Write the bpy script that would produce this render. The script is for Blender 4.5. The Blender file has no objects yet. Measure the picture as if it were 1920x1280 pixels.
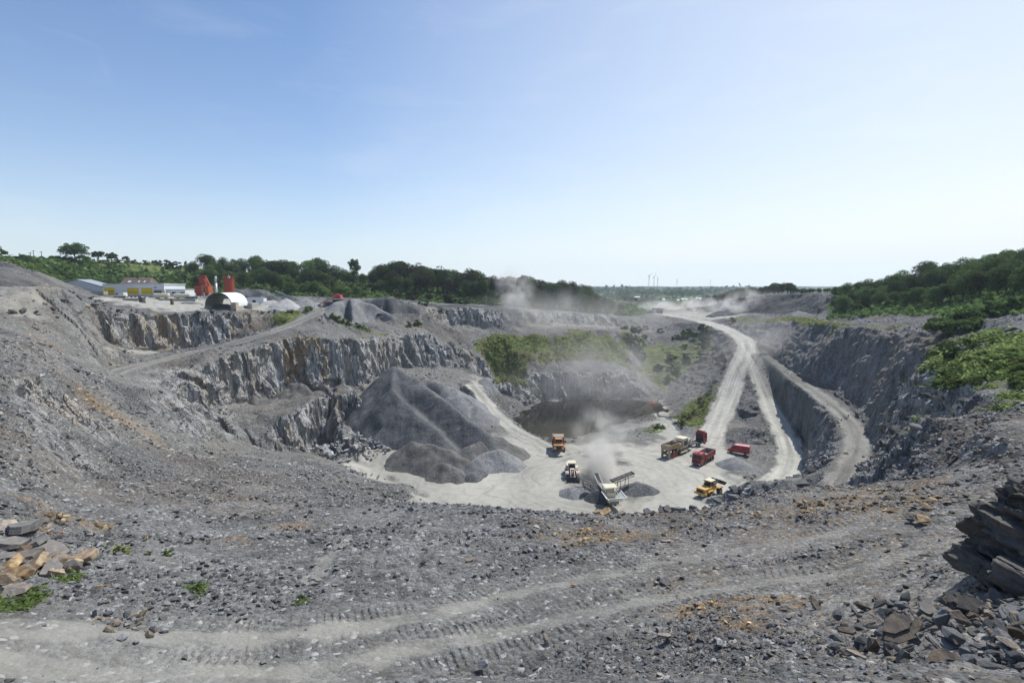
import bpy, bmesh, math, random
import numpy as np
from mathutils import Vector, Matrix, geometry
rad = math.radians
scene = bpy.context.scene
COL = scene.collection
RNG = np.random.default_rng(7)
random.seed(7)

# ---------------------------------------------------------------- camera
FPX = 1000.0                    # focal length in pixels of the 1920 px wide photograph
PITCH = math.atan(102.0 / FPX)  # the horizon lies a little above the middle
CT, ST = math.cos(PITCH), math.sin(PITCH)
cam_data = bpy.data.cameras.new('camera')
cam_data.sensor_width = 36.0
cam_data.lens = 36.0 * FPX / 1920.0
cam_data.clip_start = 0.2
cam_data.clip_end = 20000.0
cam = bpy.data.objects.new('camera', cam_data)
COL.objects.link(cam)
cam.location = (0, 0, 0)        # heights are measured from the eye
cam.rotation_euler = (math.pi / 2 - PITCH, 0, 0)
scene.camera = cam

def W(px, py, t):
    """point of the place seen at a pixel: t > 0 is its distance, t < 0 its height"""
    u = (px - 960.0) / FPX
    v = (640.0 - py) / FPX
    dy = CT + v * ST
    dz = -ST + v * CT
    s = t / dy if t > 0 else t / dz
    return np.array((u * s, dy * s, dz * s))

# ---------------------------------------------------------------- noise
def _hash(ix, iy, iz, seed):
    h = ix.astype(np.uint32) * np.uint32(374761393) + iy.astype(np.uint32) * np.uint32(668265263) \
        + iz.astype(np.uint32) * np.uint32(2246822519) + np.uint32((seed * 3266489917) & 0xffffffff)
    h = (h ^ (h >> np.uint32(13))) * np.uint32(1274126177)
    h = (h ^ (h >> np.uint32(15))) * np.uint32(2654435761)
    return ((h ^ (h >> np.uint32(16))) & np.uint32(0xffffff)).astype(np.float32) * np.float32(2.0 / 0xffffff) - np.float32(1)

def noise2(x, y, seed=0):
    x = np.asarray(x, np.float64); y = np.asarray(y, np.float64)
    fx = np.floor(x); fy = np.floor(y)
    ix = fx.astype(np.int64); iy = fy.astype(np.int64)
    tx = (x - fx).astype(np.float32); ty = (y - fy).astype(np.float32)
    tx = tx * tx * (3 - 2 * tx); ty = ty * ty * (3 - 2 * ty)
    o = np.zeros_like(ix)
    a = _hash(ix, iy, o, seed); b = _hash(ix + 1, iy, o, seed)
    c = _hash(ix, iy + 1, o, seed); d = _hash(ix + 1, iy + 1, o, seed)
    return (a + (b - a) * tx) * (1 - ty) + (c + (d - c) * tx) * ty

def noise3(x, y, z, seed=0):
    fx = np.floor(x); fy = np.floor(y); fz = np.floor(z)
    ix = fx.astype(np.int64); iy = fy.astype(np.int64); iz = fz.astype(np.int64)
    tx = (x - fx).astype(np.float32); ty = (y - fy).astype(np.float32); tz = (z - fz).astype(np.float32)
    tx = tx * tx * (3 - 2 * tx); ty = ty * ty * (3 - 2 * ty); tz = tz * tz * (3 - 2 * tz)
    r = []
    for k in (0, 1):
        a = _hash(ix, iy, iz + k, seed); b = _hash(ix + 1, iy, iz + k, seed)
        c = _hash(ix, iy + 1, iz + k, seed); d = _hash(ix + 1, iy + 1, iz + k, seed)
        r.append((a + (b - a) * tx) * (1 - ty) + (c + (d - c) * tx) * ty)
    return r[0] + (r[1] - r[0]) * tz

def fbm2(x, y, seed=0, octaves=4, gain=0.5):
    s = 0; a = 1.0; f = 1.0; n = 0
    for k in range(octaves):
        # every octave is turned a little so that no grid shows
        c, q = math.cos(k * 1.1 + seed), math.sin(k * 1.1 + seed)
        s = s + a * noise2((x * c - y * q) * f, (x * q + y * c) * f, seed + 17 * k)
        n += a; a *= gain; f *= 2.03
    return s / n * 1.6

def sstep(e0, e1, x):
    t = np.clip((x - e0) / (e1 - e0), 0, 1)
    return t * t * (3 - 2 * t)

# ---------------------------------------------------------------- object helpers
def tag(o, label=None, cat=None, group=None, kind=None):
    if label: o['label'] = label
    if cat: o['category'] = cat
    if group: o['group'] = group
    if kind: o['kind'] = kind
    return o

def empty(name, loc, label=None, cat=None, group=None, rz=0.0, scale=1.0):
    o = bpy.data.objects.new(name, None)
    COL.objects.link(o)
    o.location = loc
    o.rotation_euler = (0, 0, rz)
    o.scale = (scale,) * 3 if not isinstance(scale, tuple) else scale
    o.empty_display_size = 0.3
    return tag(o, label, cat, group)

def link_mesh(name, me, parent=None):
    o = bpy.data.objects.new(name, me)
    COL.objects.link(o)
    if parent is not None:
        o.parent = parent
    return o

def np_mesh(name, verts, faces, mats=(), attrs=None, smooth=False, colors=None):
    """verts (n,3); faces: (m,3) or (m,4) int array"""
    me = bpy.data.meshes.new(name)
    verts = np.ascontiguousarray(verts, np.float32)
    faces = np.ascontiguousarray(faces, np.int32)
    nf, k = faces.shape
    me.vertices.add(len(verts)); me.vertices.foreach_set('co', verts.ravel())
    me.loops.add(nf * k); me.loops.foreach_set('vertex_index', faces.ravel())
    me.polygons.add(nf)
    me.polygons.foreach_set('loop_start', np.arange(0, nf * k, k, dtype=np.int32))
    me.polygons.foreach_set('use_smooth', np.full(nf, bool(smooth)))
    for m in mats:
        me.materials.append(m)
    me.update(calc_edges=True)
    if attrs:
        for n, a in attrs.items():
            at = me.attributes.new(n, 'FLOAT', 'POINT')
            at.data.foreach_set('value', np.ascontiguousarray(a, np.float32))
    if colors:
        for n, a in colors.items():
            at = me.attributes.new(n, 'FLOAT_COLOR', 'POINT')
            at.data.foreach_set('color', np.ascontiguousarray(a, np.float32).ravel())
    me.validate()
    return me
# ---------------------------------------------------------------- the lie of the land
# control lines of the quarry: benches, crests, toes, road edges (seen point, distance or height)
LINES = []; PTS = []
def line(*p, step=3.0):
    q = [W(*a) for a in p]
    LINES.append((q, step))
    return q
def pts(*p):
    PTS.extend(W(*a) for a in p)
def wpts(*p):
    PTS.extend(np.array(a, float) for a in p)

# near ledge that the photographer looks down on
pts((0,1280,13.5),(300,1280,14.2),(640,1280,14.6),(960,1280,14.4),(1280,1280,13),(1500,1280,11),(1700,1280,9),(1920,1280,7.4),
    (0,1180,15.6),(300,1180,16.8),(640,1180,17.6),(960,1180,17.8),(1280,1180,16.2),(1500,1180,14),(1700,1180,11.8),(1920,1180,9.6),
    (0,1090,18.3),(300,1090,20.3),(640,1090,22),(960,1090,22.5),(1280,1090,21),(1500,1090,18.6),(1700,1090,15.8),(1920,1090,13),
    (0,1000,22),(100,1000,24),(200,1000,25.5),(300,1000,27),(640,1000,31),(960,1000,30),(1280,1000,28.5),(1500,1000,26),(1700,1000,22.5),(1920,1000,18.5),
    (150,950,30),(300,940,36),(500,950,40),(640,950,42),(1700,930,31),(1920,930,24),(1800,880,40),(1920,850,33))
RIM = line((690,928,48),(800,948,42),(900,956,38),(1000,959,36),(1100,962,34),(1200,955,34),(1300,945,35),(1400,938,36),(1450,921,37),(1520,911,37),(1600,905,38))
# left slope
pts((0,900,26.5),(100,900,33),(200,900,42),(300,900,50),(400,900,62),(500,900,66),(450,880,85),(600,915,60),(560,905,75),(560,880,95),(620,890,100),(640,882,118),
    (0,800,35),(100,800,46),(200,840,58),(300,850,72),(400,860,92),(480,860,108),(550,860,118),(600,860,128),
    (0,700,50),(60,700,58),(100,740,66),(0,640,78),(50,640,88),(100,650,100),(150,690,105),(200,700,112),(240,700,122),(150,603,131),(150,622,127),(165,640,127),(130,630,118),(100,622,114),
    (0,610,105),(60,605,112),(120,610,121))
line((160,740,80),(230,790,80),(300,832,82))
pts((230,740,102),(300,790,102),(360,830,106),(400,850,110),(330,730,119),(360,720,128),(430,790,131),(470,770,137),(440,825,124),(480,840,127),(500,810,130))
line((0,594,112),(20,593,114),(90,592,120),(150,590,134),(220,588,151),(300,588,160),(420,588,172),(500,586,181),(530,580,186),(590,575,195))
pts((0,541,125),(50,537,125),(90,541,128),(115,556,131),(140,573,137),(0,565,116.5),(60,565,120),(180,580,150),(0,538,140),(60,539,150),
    (0,505,160),(40,515,170),(80,530,185),(20,490,190))
# works plateau on the left
pts((250,553,222),(330,553,222),(200,560,200),(230,575,180),(330,570,185),(415,578,180),(500,575,190),(560,572,200),(620,570,205),
    (680,563,212),(740,562,222),(440,555,222),(350,548,240),(600,557,235),(130,545,220),(180,565,165))
# hill behind the works and the wood
pts((0,492,230),(100,490,285),(200,491,310),(300,500,330),(60,520,230),(150,530,250),(220,540,262),(300,540,268),(350,520,300),
    (400,550,262),(450,545,275),(560,555,262),(700,560,262),(800,566,258),(900,572,275),(1000,580,285),(1100,588,305),(1180,592,320),
    (400,515,330),(560,515,340),(700,525,340),(800,530,340),(900,540,345),(1000,550,350),(1100,560,360),(1180,577,380))
wpts((-420,360,18),(-330,430,20),(-300,520,22),(-150,450,8),(0,450,-8),(-600,700,20),(-200,700,5),(-700,300,14),(-300,200,12),(-260,150,8))
# ramp along the left benches
def spline(P, step=1.5):
    P = np.array(P); Q = np.concatenate([[2 * P[0] - P[1]], P, [2 * P[-1] - P[-2]]]); out = []
    for i in range(1, len(Q) - 2):
        n = max(2, int(np.linalg.norm(Q[i + 1] - Q[i]) / step))
        for k in range(n):
            t = k / n
            out.append(.5 * (2 * Q[i] + (Q[i + 1] - Q[i - 1]) * t + (2 * Q[i - 1] - 5 * Q[i] + 4 * Q[i + 1] - Q[i + 2]) * t * t + (3 * Q[i] - Q[i - 1] - 3 * Q[i + 1] + Q[i + 2]) * t ** 3))
    out.append(Q[-2])
    return np.array(out)
def road_lines(c, w):
    c = spline([W(*a) for a in c])
    t = np.gradient(c[:, :2], axis=0); t /= np.linalg.norm(t, axis=1)[:, None]
    n = np.stack([-t[:, 1], t[:, 0]], 1)
    for s in (-w / 2, w / 2):
        e = c.copy(); e[:, :2] += n * s
        LINES.append((list(e), 50.0))
    LINES.append((list(c), 50.0))
    return c
RAMP = road_lines([(205,703,121),(240,690,128),(330,668,140),(420,648,152),(500,625,165),(560,603,178),(600,585,188)], 6)
line((180,650,138),(250,660,150.5),(350,655,162.5),(430,640,168.5),(510,615,177.5))            # toe of the upper cliff
line((310,697,130),(400,677,140),(480,647,152),(560,630,162),(640,640,165),(700,640,178),(760,630,196),(800,625,206),(850,640,212),(885,650,214))   # crest of the second cliff
pts((580,608,176),(620,615,178),(660,625,176))
line((380,770,127),(440,755,143.5),(500,748,150.5),(560,737,158.5),(650,722,165),(690,715,172),(740,690,187),(790,690,198),(830,688,200),(880,690,206),(900,690,210))   # its toe
line((515,782,133.5),(600,748,148.5),(680,737,157))                          # lip of the third bench
line((535,852,133),(590,837,145),(640,812,152.5),(690,788,157.5),(720,780,165))  # its toe
pts((650,610,186),(700,622,192),(750,612,208),(780,612,214),(640,578,206),(700,578,213),(760,584,219),(800,584,226),(610,590,192),(650,592,203))
line((850,611,235),(900,616,245),(980,607,257),(1080,609,271),(1180,613,284))          # toe of the far upper wall
line((780,574,225),(850,575,240),(960,580,262),(1080,586,277),(1180,594,292))          # far crest
line((900,632,234),(1000,628,244),(1100,618,254),(1180,622,260))                       # top of the green slope
line((950,708,206),(1000,701,216),(1060,699,220),(1130,699,221),(1180,692,226))        # its foot, crest of the lake cliff
pts((880,640,222),(900,670,216))
# terrace and track on the left of the lake
pts((860,705,192),(900,705,202),(880,725,184),(930,715,206))
TRACK = road_lines([(885,722,184),(905,745,180),(930,775,170),(965,805,160),(1010,828,153),(1045,850,144)], 5)
line((925,736,188),(942,770,178),(978,803,165),(1030,826,156))
# lake
SHORE = [W(px, py, -46.0) for px, py in ((985,808),(966,790),(972,772),(988,758),(1010,752),(1050,749),(1150,748),(1232,749),(1240,756),(1236,770),
         (1222,778),(1205,780),(1180,790),(1155,797),(1130,806),(1090,817),(1040,822))]
LINES.append(([np.array((p[0], p[1], -45.9)) for p in SHORE] , 3.0))
for px, py in ((1000,790),(1060,800),(1100,792),(1150,780),(1200,768),(1030,768),(1100,765),(1170,760),(1215,762),(1060,780)):
    p = W(px, py, -46.0); p[2] = -48.5; PTS.append(p)
pts((960,762,212),(955,742,205))
# pit floor
for px, py in ((660,876),(720,895),(800,935),(860,910),(900,935),(900,885),(1000,880),(1000,935),(1100,850),(1100,935),(1200,860),(1200,935),(1300,880),
               (1300,935),(1380,895),(1150,828),(1250,832),(760,880),(1050,845),(1280,822),(1235,800),(1250,785),(1345,850),(1380,870),(1100,832)):
    PTS.append(W(px, py, -45.0))
for x in np.linspace(-24, 50, 12):
    PTS.append(np.array((x, 92.0 - 0.12 * abs(x), -45.0)))
    PTS.append(np.array((x, 84.0, -43.0)))
# main haul road, second lane, upper bench road
MAIN = road_lines([(1235,588,336),(1270,593,318),(1310,601,296),(1350,612,264),(1385,629,243),(1399,645,229),(1396,670,215),(1380,700,204),(1362,750,187),(1340,800,168),(1325,832,153)], 8)
LANE = road_lines([(1400,648,229),(1408,668,217),(1423,700,201),(1446,760,178),(1474,820,154),(1482,860,139),(1465,895,126),(1415,920,117)], 7)
BENCH = road_lines([(1434,668,213),(1446,676,206),(1473,697,186),(1508,721,167),(1551,752,145),(1592,790,125),(1608,830,108.6),(1594,870,95.5),(1570,912,85)], 5.5)
pts((1412,720,196),(1420,800,157),(1408,850,142),(1415,760,175))
line((1365,680,208),(1343,740,189),(1318,790,169))
line((1235,750,213),(1256,775,192),(1277,800,174),(1300,817,162))
pts((1372,640,231),(1330,652,250),(1290,642,262),(1280,690,240),(1240,735,222),(1230,640,268),(1200,660,258),(1200,700,240),(1310,625,275),(1250,605,300))
line((1452,712,192),(1478,755,174),(1514,830,147),(1522,850,139),(1500,890,124))
pts((1560,850,109),(1530,880,111),(1480,912,117),(1530,905,103))
wpts((38,60,-25.5),(46,72,-31),(20,60,-33))
line((1497,690,180),(1560,722,160),(1622,772,131),(1642,830,106),(1652,888,88))         # toe of the right wall
line((1470,655,208),(1450,640,222),(1400,612,252))
line((1345,598,288),(1400,600,262),(1440,602,241),(1530,606,200),(1640,618,150),(1720,640,124))       # its crest
pts((1650,700,135),(1690,742,95),(1655,775,116),(1652,820,104),(1690,690,113))
line((1690,753,77),(1760,760,57),(1830,762,45),(1890,774,40))                          # crest of the shaded near cliff
line((1662,890,77),(1720,868,66),(1790,845,49.5),(1850,820,42.5))
pts((1700,700,92),(1800,744,52),(1720,744,70),(1800,690,74),(1850,640,92),(1760,640,105),(1920,640,80),(1920,700,58),(1920,760,46),(1920,806,37))
# far right
pts((1300,575,380),(1215,586,345),(1400,588,290),(1420,592,270),(1480,598,255),(1400,575,320),(1560,601,200),(1560,592,222),(1600,592,205),(1700,597,165),(1800,602,120),
    (1920,600,100),(1920,565,130),(1920,535,160),(1920,505,200),(1800,545,180),(1700,562,210),(1600,562,240),(1750,525,240),(1600,548,300),(1340,558,390))
line((1330,585,330),(1420,589,305),(1520,590,262),(1550,588,235))
line((1340,572,345),(1380,560,335),(1420,553,322),(1530,549,288),(1570,552,262))
pts((1440,554,370),(1500,552,340),(1400,556,380),(1540,551,320))
wpts((200,420,-8),(120,460,-14),(50,500,-18),(260,330,3),(330,260,8),(330,160,6),(160,20,-2),(160,60,-3),(120,0,-2),(250,100,3),(70,0,-2),(40,4,-3.5),
     (0,0,-1.75),(16.5,12,-3.8),(19,15.5,-4.2),(21,10,-2.6),(17,7,-2.4),(0,2,-1.9),(12,0,-2),(-12,0,-3),(8,3,-2.6),(0,5.5,-4.9),(5,6.5,-5.0),(-8,7,-7),(-40,6,-6),(-80,20,-2),(-140,40,3),(-200,80,6),(-60,0,-4),(-120,0,0),(-300,0,4),(300,0,4),(0,-60,-1.5),(-300,-60,3),(300,-60,3))

def sample_lines():
    P = list(PTS)
    for q, step in LINES:
        for a, b in zip(q[:-1], q[1:]):
            n = max(1, int(np.linalg.norm((b - a)[:2]) / step))
            for k in range(n):
                P.append(a + (b - a) * k / n)
        P.append(q[-1])
    return np.array(P)

def tin_raster(P, x0, x1, y0, y1, s):
    _, _, tris, orig, _, _ = geometry.delaunay_2d_cdt([Vector(p[:2]) for p in P], [], [], 0, 1e-4)
    vmap = [o[0] if o else 0 for o in orig]
    T = np.array([[vmap[i] for i in t] for t in tris])
    nx = int((x1 - x0) / s) + 1; ny = int((y1 - y0) / s) + 1
    R = np.full((ny, nx), np.nan, np.float32)
    A = P[T]
    for a, b, c in A:
        i0 = max(0, int((min(a[0], b[0], c[0]) - x0) / s)); i1 = min(nx - 1, int((max(a[0], b[0], c[0]) - x0) / s) + 1)
        j0 = max(0, int((min(a[1], b[1], c[1]) - y0) / s)); j1 = min(ny - 1, int((max(a[1], b[1], c[1]) - y0) / s) + 1)
        if i1 < i0 or j1 < j0: continue
        X, Y = np.meshgrid(x0 + s * np.arange(i0, i1 + 1), y0 + s * np.arange(j0, j1 + 1))
        D = (b[0] - a[0]) * (c[1] - a[1]) - (c[0] - a[0]) * (b[1] - a[1])
        if abs(D) < 1e-9: continue
        u = ((X - a[0]) * (c[1] - a[1]) - (c[0] - a[0]) * (Y - a[1])) / D
        v = ((b[0] - a[0]) * (Y - a[1]) - (X - a[0]) * (b[1] - a[1])) / D
        m = (u >= -1e-6) & (v >= -1e-6) & (u + v <= 1 + 1e-6)
        Z = a[2] + u * (b[2] - a[2]) + v * (c[2] - a[2])
        sub = R[j0:j1 + 1, i0:i1 + 1]
        sub[m] = Z[m]
    return R

def blur(R, n):
    for _ in range(n):
        Q = np.pad(R, 1, mode='edge')
        R = (Q[1:-1, :-2] + 2 * Q[1:-1, 1:-1] + Q[1:-1, 2:]) / 4
        Q = np.pad(R, 1, mode='edge')
        R = (Q[:-2, 1:-1] + 2 * Q[1:-1, 1:-1] + Q[2:, 1:-1]) / 4
    return R

# far country: rolling fields out to a low ridge
for d, z in ((520,-22),(800,-26),(1300,-24),(2000,-15),(2900,2.5),(3400,-8),(4200,-14)):
    for f in np.linspace(-1.9, 1.9, 15):
        zz = z
        if d < 2500 and f < -0.35: zz = z + (-0.35 - f) * 34
        if d < 2500 and f > 0.75: zz = z + (f - 0.75) * 26
        PTS.append(np.array((f * d, d, zz + (4 * math.sin(f * 7 + d) if d > 600 and d != 2900 else 0))))
CTRL = sample_lines()
NX0, NX1, NY0, NY1, NS = -300, 300, -20, 440, 0.4
BASE = tin_raster(CTRL, NX0, NX1, NY0, NY1, NS)
BASE = np.nan_to_num(BASE, nan=-2.0)
BASE = blur(BASE, 3)
ROADS = [(RAMP, 2.9), (TRACK, 2.4), (MAIN, 4.0), (LANE, 3.3), (BENCH, 2.4)]
LEVEL = True
FX0, FX1, FY0, FY1, FS = -5000, 5000, -60, 4200, 8.0
FAR = blur(np.nan_to_num(tin_raster(CTRL, FX0, FX1, FY0, FY1, FS), nan=-10.0), 2)

def bil(R, x0, y0, s, x, y):
    fx = np.clip((x - x0) / s, 0, R.shape[1] - 1.001); fy = np.clip((y - y0) / s, 0, R.shape[0] - 1.001)
    i = fx.astype(np.int64); j = fy.astype(np.int64)
    u = fx - i; v = fy - j
    return (R[j, i] * (1 - u) + R[j, i + 1] * u) * (1 - v) + (R[j + 1, i] * (1 - u) + R[j + 1, i + 1] * u) * v

def seg_dist(x, y, pl, want_s=False):
    """distance of points to a polyline in plan (and the length run along it)"""
    best = np.full(x.shape, 1e9); S = np.zeros(x.shape); L = 0.0
    pl = np.asarray(pl)
    for a, b in zip(pl[:-1], pl[1:]):
        ab = b[:2] - a[:2]; l2 = float(ab @ ab) + 1e-9
        t = np.clip(((x - a[0]) * ab[0] + (y - a[1]) * ab[1]) / l2, 0, 1)
        d = np.hypot(x - a[0] - t * ab[0], y - a[1] - t * ab[1])
        m = d < best
        best[m] = d[m]
        if want_s: S[m] = (L + t * math.sqrt(l2))[m]
        L += math.sqrt(l2)
    return (best, S) if want_s else best

def poly_sd(x, y, poly):
    """signed distance to a polygon in plan, positive inside"""
    poly = np.asarray(poly)[:, :2]
    inside = np.zeros(x.shape, bool)
    q = np.roll(poly, -1, 0)
    for a, b in zip(poly, q):
        c = ((a[1] > y) != (b[1] > y))
        with np.errstate(divide='ignore', invalid='ignore'):
            xi = (b[0] - a[0]) * (y - a[1]) / (b[1] - a[1] + 1e-12) + a[0]
        inside ^= c & (x < xi)
    d = seg_dist(x, y, list(poly) + [poly[0]])
    return np.where(inside, d, -d)

def boxed(x, y, pl, pad, fn, fill):
    """evaluate fn only near the polyline's bounding box"""
    pl = np.asarray(pl)
    m = (x > pl[:, 0].min() - pad) & (x < pl[:, 0].max() + pad) & (y > pl[:, 1].min() - pad) & (y < pl[:, 1].max() + pad)
    out = np.full(x.shape, fill, np.float64)
    if m.any(): out[m] = fn(x[m], y[m])
    return out
def near_line(x, y, pl, pad=14.0): return boxed(x, y, pl, pad, lambda a, b: seg_dist(a, b, pl), 1e3)
def in_poly(x, y, poly, pad=14.0): return boxed(x, y, poly, pad, lambda a, b: poly_sd(a, b, poly), -1e3)

def level_roads():
    """grade the road beds smooth on the raster"""
    xs = NX0 + NS * np.arange(BASE.shape[1]); ys = NY0 + NS * np.arange(BASE.shape[0])
    for i in (4, 0, 1, 3, 2):
        pl, hw = ROADS[i]; pl = np.asarray(pl)
        L = np.concatenate([[0], np.cumsum(np.linalg.norm(np.diff(pl[:, :2], axis=0), axis=1))])
        i0, i1 = np.searchsorted(xs, (pl[:, 0].min() - 8, pl[:, 0].max() + 8)); j0, j1 = np.searchsorted(ys, (pl[:, 1].min() - 8, pl[:, 1].max() + 8))
        gx, gy = np.meshgrid(xs[i0:i1], ys[j0:j1])
        d, s = seg_dist(gx, gy, pl, True)
        z = np.interp(s, L, pl[:, 2])
        w = 1 - sstep(hw - .1, hw + 1.3, d)
        BASE[j0:j1, i0:i1] = BASE[j0:j1, i0:i1] * (1 - w) + z * w
level_roads()
FLOOR = [W(px, py, -45.0) for px, py in ((640,880),(655,858),(700,845),(760,850),(880,840),(960,815),(1010,830),(1060,832),(1110,835),(1150,828),(1200,836),(1240,820),(1250,795),(1246,784),(1268,790),(1275,812),
         (1300,822),(1345,815),(1370,850),(1372,885),(1400,892),(1470,880),(1480,905),(1440,925))] + [np.array((52, 88, -45)), np.array((20, 84, -45)), np.array((-20, 86, -45)), np.array((-34, 100, -45))]

def ground_base(x, y):
    """height of the land without its small roughness"""
    r = np.hypot(x, y)
    k = np.clip((r - 12) / 40, 0, 1)
    k = k * np.where((x < -25) & (y < 125), 0.45, 1.0)
    wx = (fbm2(x / 9.0, y / 9.0, 3, 3) * 2.0 + fbm2(x / 21.0, y / 21.0, 4, 2) * 2.0 * (x < 20) * (y > 118)) * k
    wy = (fbm2(x / 9.0, y / 9.0, 11, 3) * 2.0 + fbm2(x / 21.0, y / 21.0, 12, 2) * 2.4 * (x < 20) * (y > 118)) * k
    rd = np.full(x.shape, 1e3)
    for pl, hw in ROADS:
        rd = np.minimum(rd, near_line(x, y, pl) - hw)
    calm = sstep(0.2, 1.7, rd)
    wx = wx * calm; wy = wy * calm
    z = bil(BASE, NX0, NY0, NS, x + wx, y + wy)
    far = (x < NX0 + 5) | (x > NX1 - 5) | (y > NY1 - 5)
    if far.any():
        z = np.where(far, bil(FAR, FX0, FY0, FS, x, y), z)
    return z, rd, calm

def ground(x, y):
    x = np.atleast_1d(np.asarray(x, float)); y = np.atleast_1d(np.asarray(y, float))
    return ground_base(x, y)[0]
def G(x, y):
    return float(ground(x, y)[0])
# ---------------------------------------------------------------- material helpers
class NT:
    def __init__(self, name):
        self.m = bpy.data.materials.new(name)
        self.m.use_nodes = True
        self.t = self.m.node_tree
        self.b = self.t.nodes['Principled BSDF']
        self.b.inputs['Specular IOR Level'].default_value = 0.25
    def n(self, typ, **kw):
        o = self.t.nodes.new(typ)
        for k, v in kw.items(): setattr(o, k, v)
        return o
    def put(self, sock, v):
        if hasattr(v, 'is_output'): self.t.links.new(v, sock)
        elif isinstance(v, (tuple, list)) and len(v) == 3 and sock.type == 'RGBA': sock.default_value = (*v, 1)
        else: sock.default_value = v
    def geo(self):
        if not hasattr(self, '_g'): self._g = self.n('ShaderNodeNewGeometry')
        return self._g
    def pos(self, s=(1, 1, 1), rot=(0, 0, 0), src=None):
        mp = self.n('ShaderNodeMapping')
        mp.inputs['Scale'].default_value = s if isinstance(s, tuple) else (s, s, s)
        mp.inputs['Rotation'].default_value = rot
        self.put(mp.inputs['Vector'], src or self.geo().outputs['Position'])
        return mp.outputs[0]
    def objco(self):
        if not hasattr(self, '_o'): self._o = self.n('ShaderNodeTexCoord')
        return self._o.outputs['Object']
    def attr(self, name, typ='GEOMETRY'):
        a = self.n('ShaderNodeAttribute'); a.attribute_name = name; a.attribute_type = typ
        return a
    def noise(self, v, scale, detail=4, rough=0.55, dist=0.0):
        t = self.n('ShaderNodeTexNoise')
        self.put(t.inputs['Vector'], v); t.inputs['Scale'].default_value = scale
        t.inputs['Detail'].default_value = detail; t.inputs['Roughness'].default_value = rough
        t.inputs['Distortion'].default_value = dist
        return t.outputs['Fac']
    def voro(self, v, scale, feature='F1', rnd=1.0):
        t = self.n('ShaderNodeTexVoronoi'); t.feature = feature
        self.put(t.inputs['Vector'], v); t.inputs['Scale'].default_value = scale
        t.inputs['Randomness'].default_value = rnd
        return t
    def math(self, op, a, b=None, clamp=False):
        m = self.n('ShaderNodeMath'); m.operation = op; m.use_clamp = clamp
        self.put(m.inputs[0], a)
        if b is not None: self.put(m.inputs[1], b)
        return m.outputs[0]
    def rng(self, v, a, b, c=0.0, d=1.0):
        m = self.n('ShaderNodeMapRange'); m.interpolation_type = 'SMOOTHSTEP'
        self.put(m.inputs[0], v)
        for i, q in enumerate((a, b, c, d)): m.inputs[1 + i].default_value = q
        return m.outputs[0]
    def mix(self, f, a, b, mode='MIX'):
        m = self.n('ShaderNodeMix'); m.data_type = 'RGBA'; m.blend_type = mode
        self.put(m.inputs['Factor'], f)
        self.put(m.inputs['A'] if False else m.inputs[6], a); self.put(m.inputs[7], b)
        return m.outputs[2]
    def hsv(self, c, v=1.0, s=1.0, h=0.5):
        m = self.n('ShaderNodeHueSaturation')
        self.put(m.inputs['Color'], c); self.put(m.inputs['Value'], v); self.put(m.inputs['Saturation'], s); self.put(m.inputs['Hue'], h)
        return m.outputs[0]
    def bump(self, h, strength=0.5, dist=0.1, normal=None):
        m = self.n('ShaderNodeBump')
        self.put(m.inputs['Height'], h); m.inputs['Strength'].default_value = strength; m.inputs['Distance'].default_value = dist
        if normal is not None: self.put(m.inputs['Normal'], normal)
        return m.outputs[0]
    def done(self, col=None, rough=None, normal=None, metal=None, spec=None):
        if col is not None: self.put(self.b.inputs['Base Color'], col)
        if rough is not None: self.put(self.b.inputs['Roughness'], rough)
        if normal is not None: self.put(self.b.inputs['Normal'], normal)
        if metal is not None: self.put(self.b.inputs['Metallic'], metal)
        if spec is not None: self.b.inputs['Specular IOR Level'].default_value = spec
        return self.m

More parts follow.
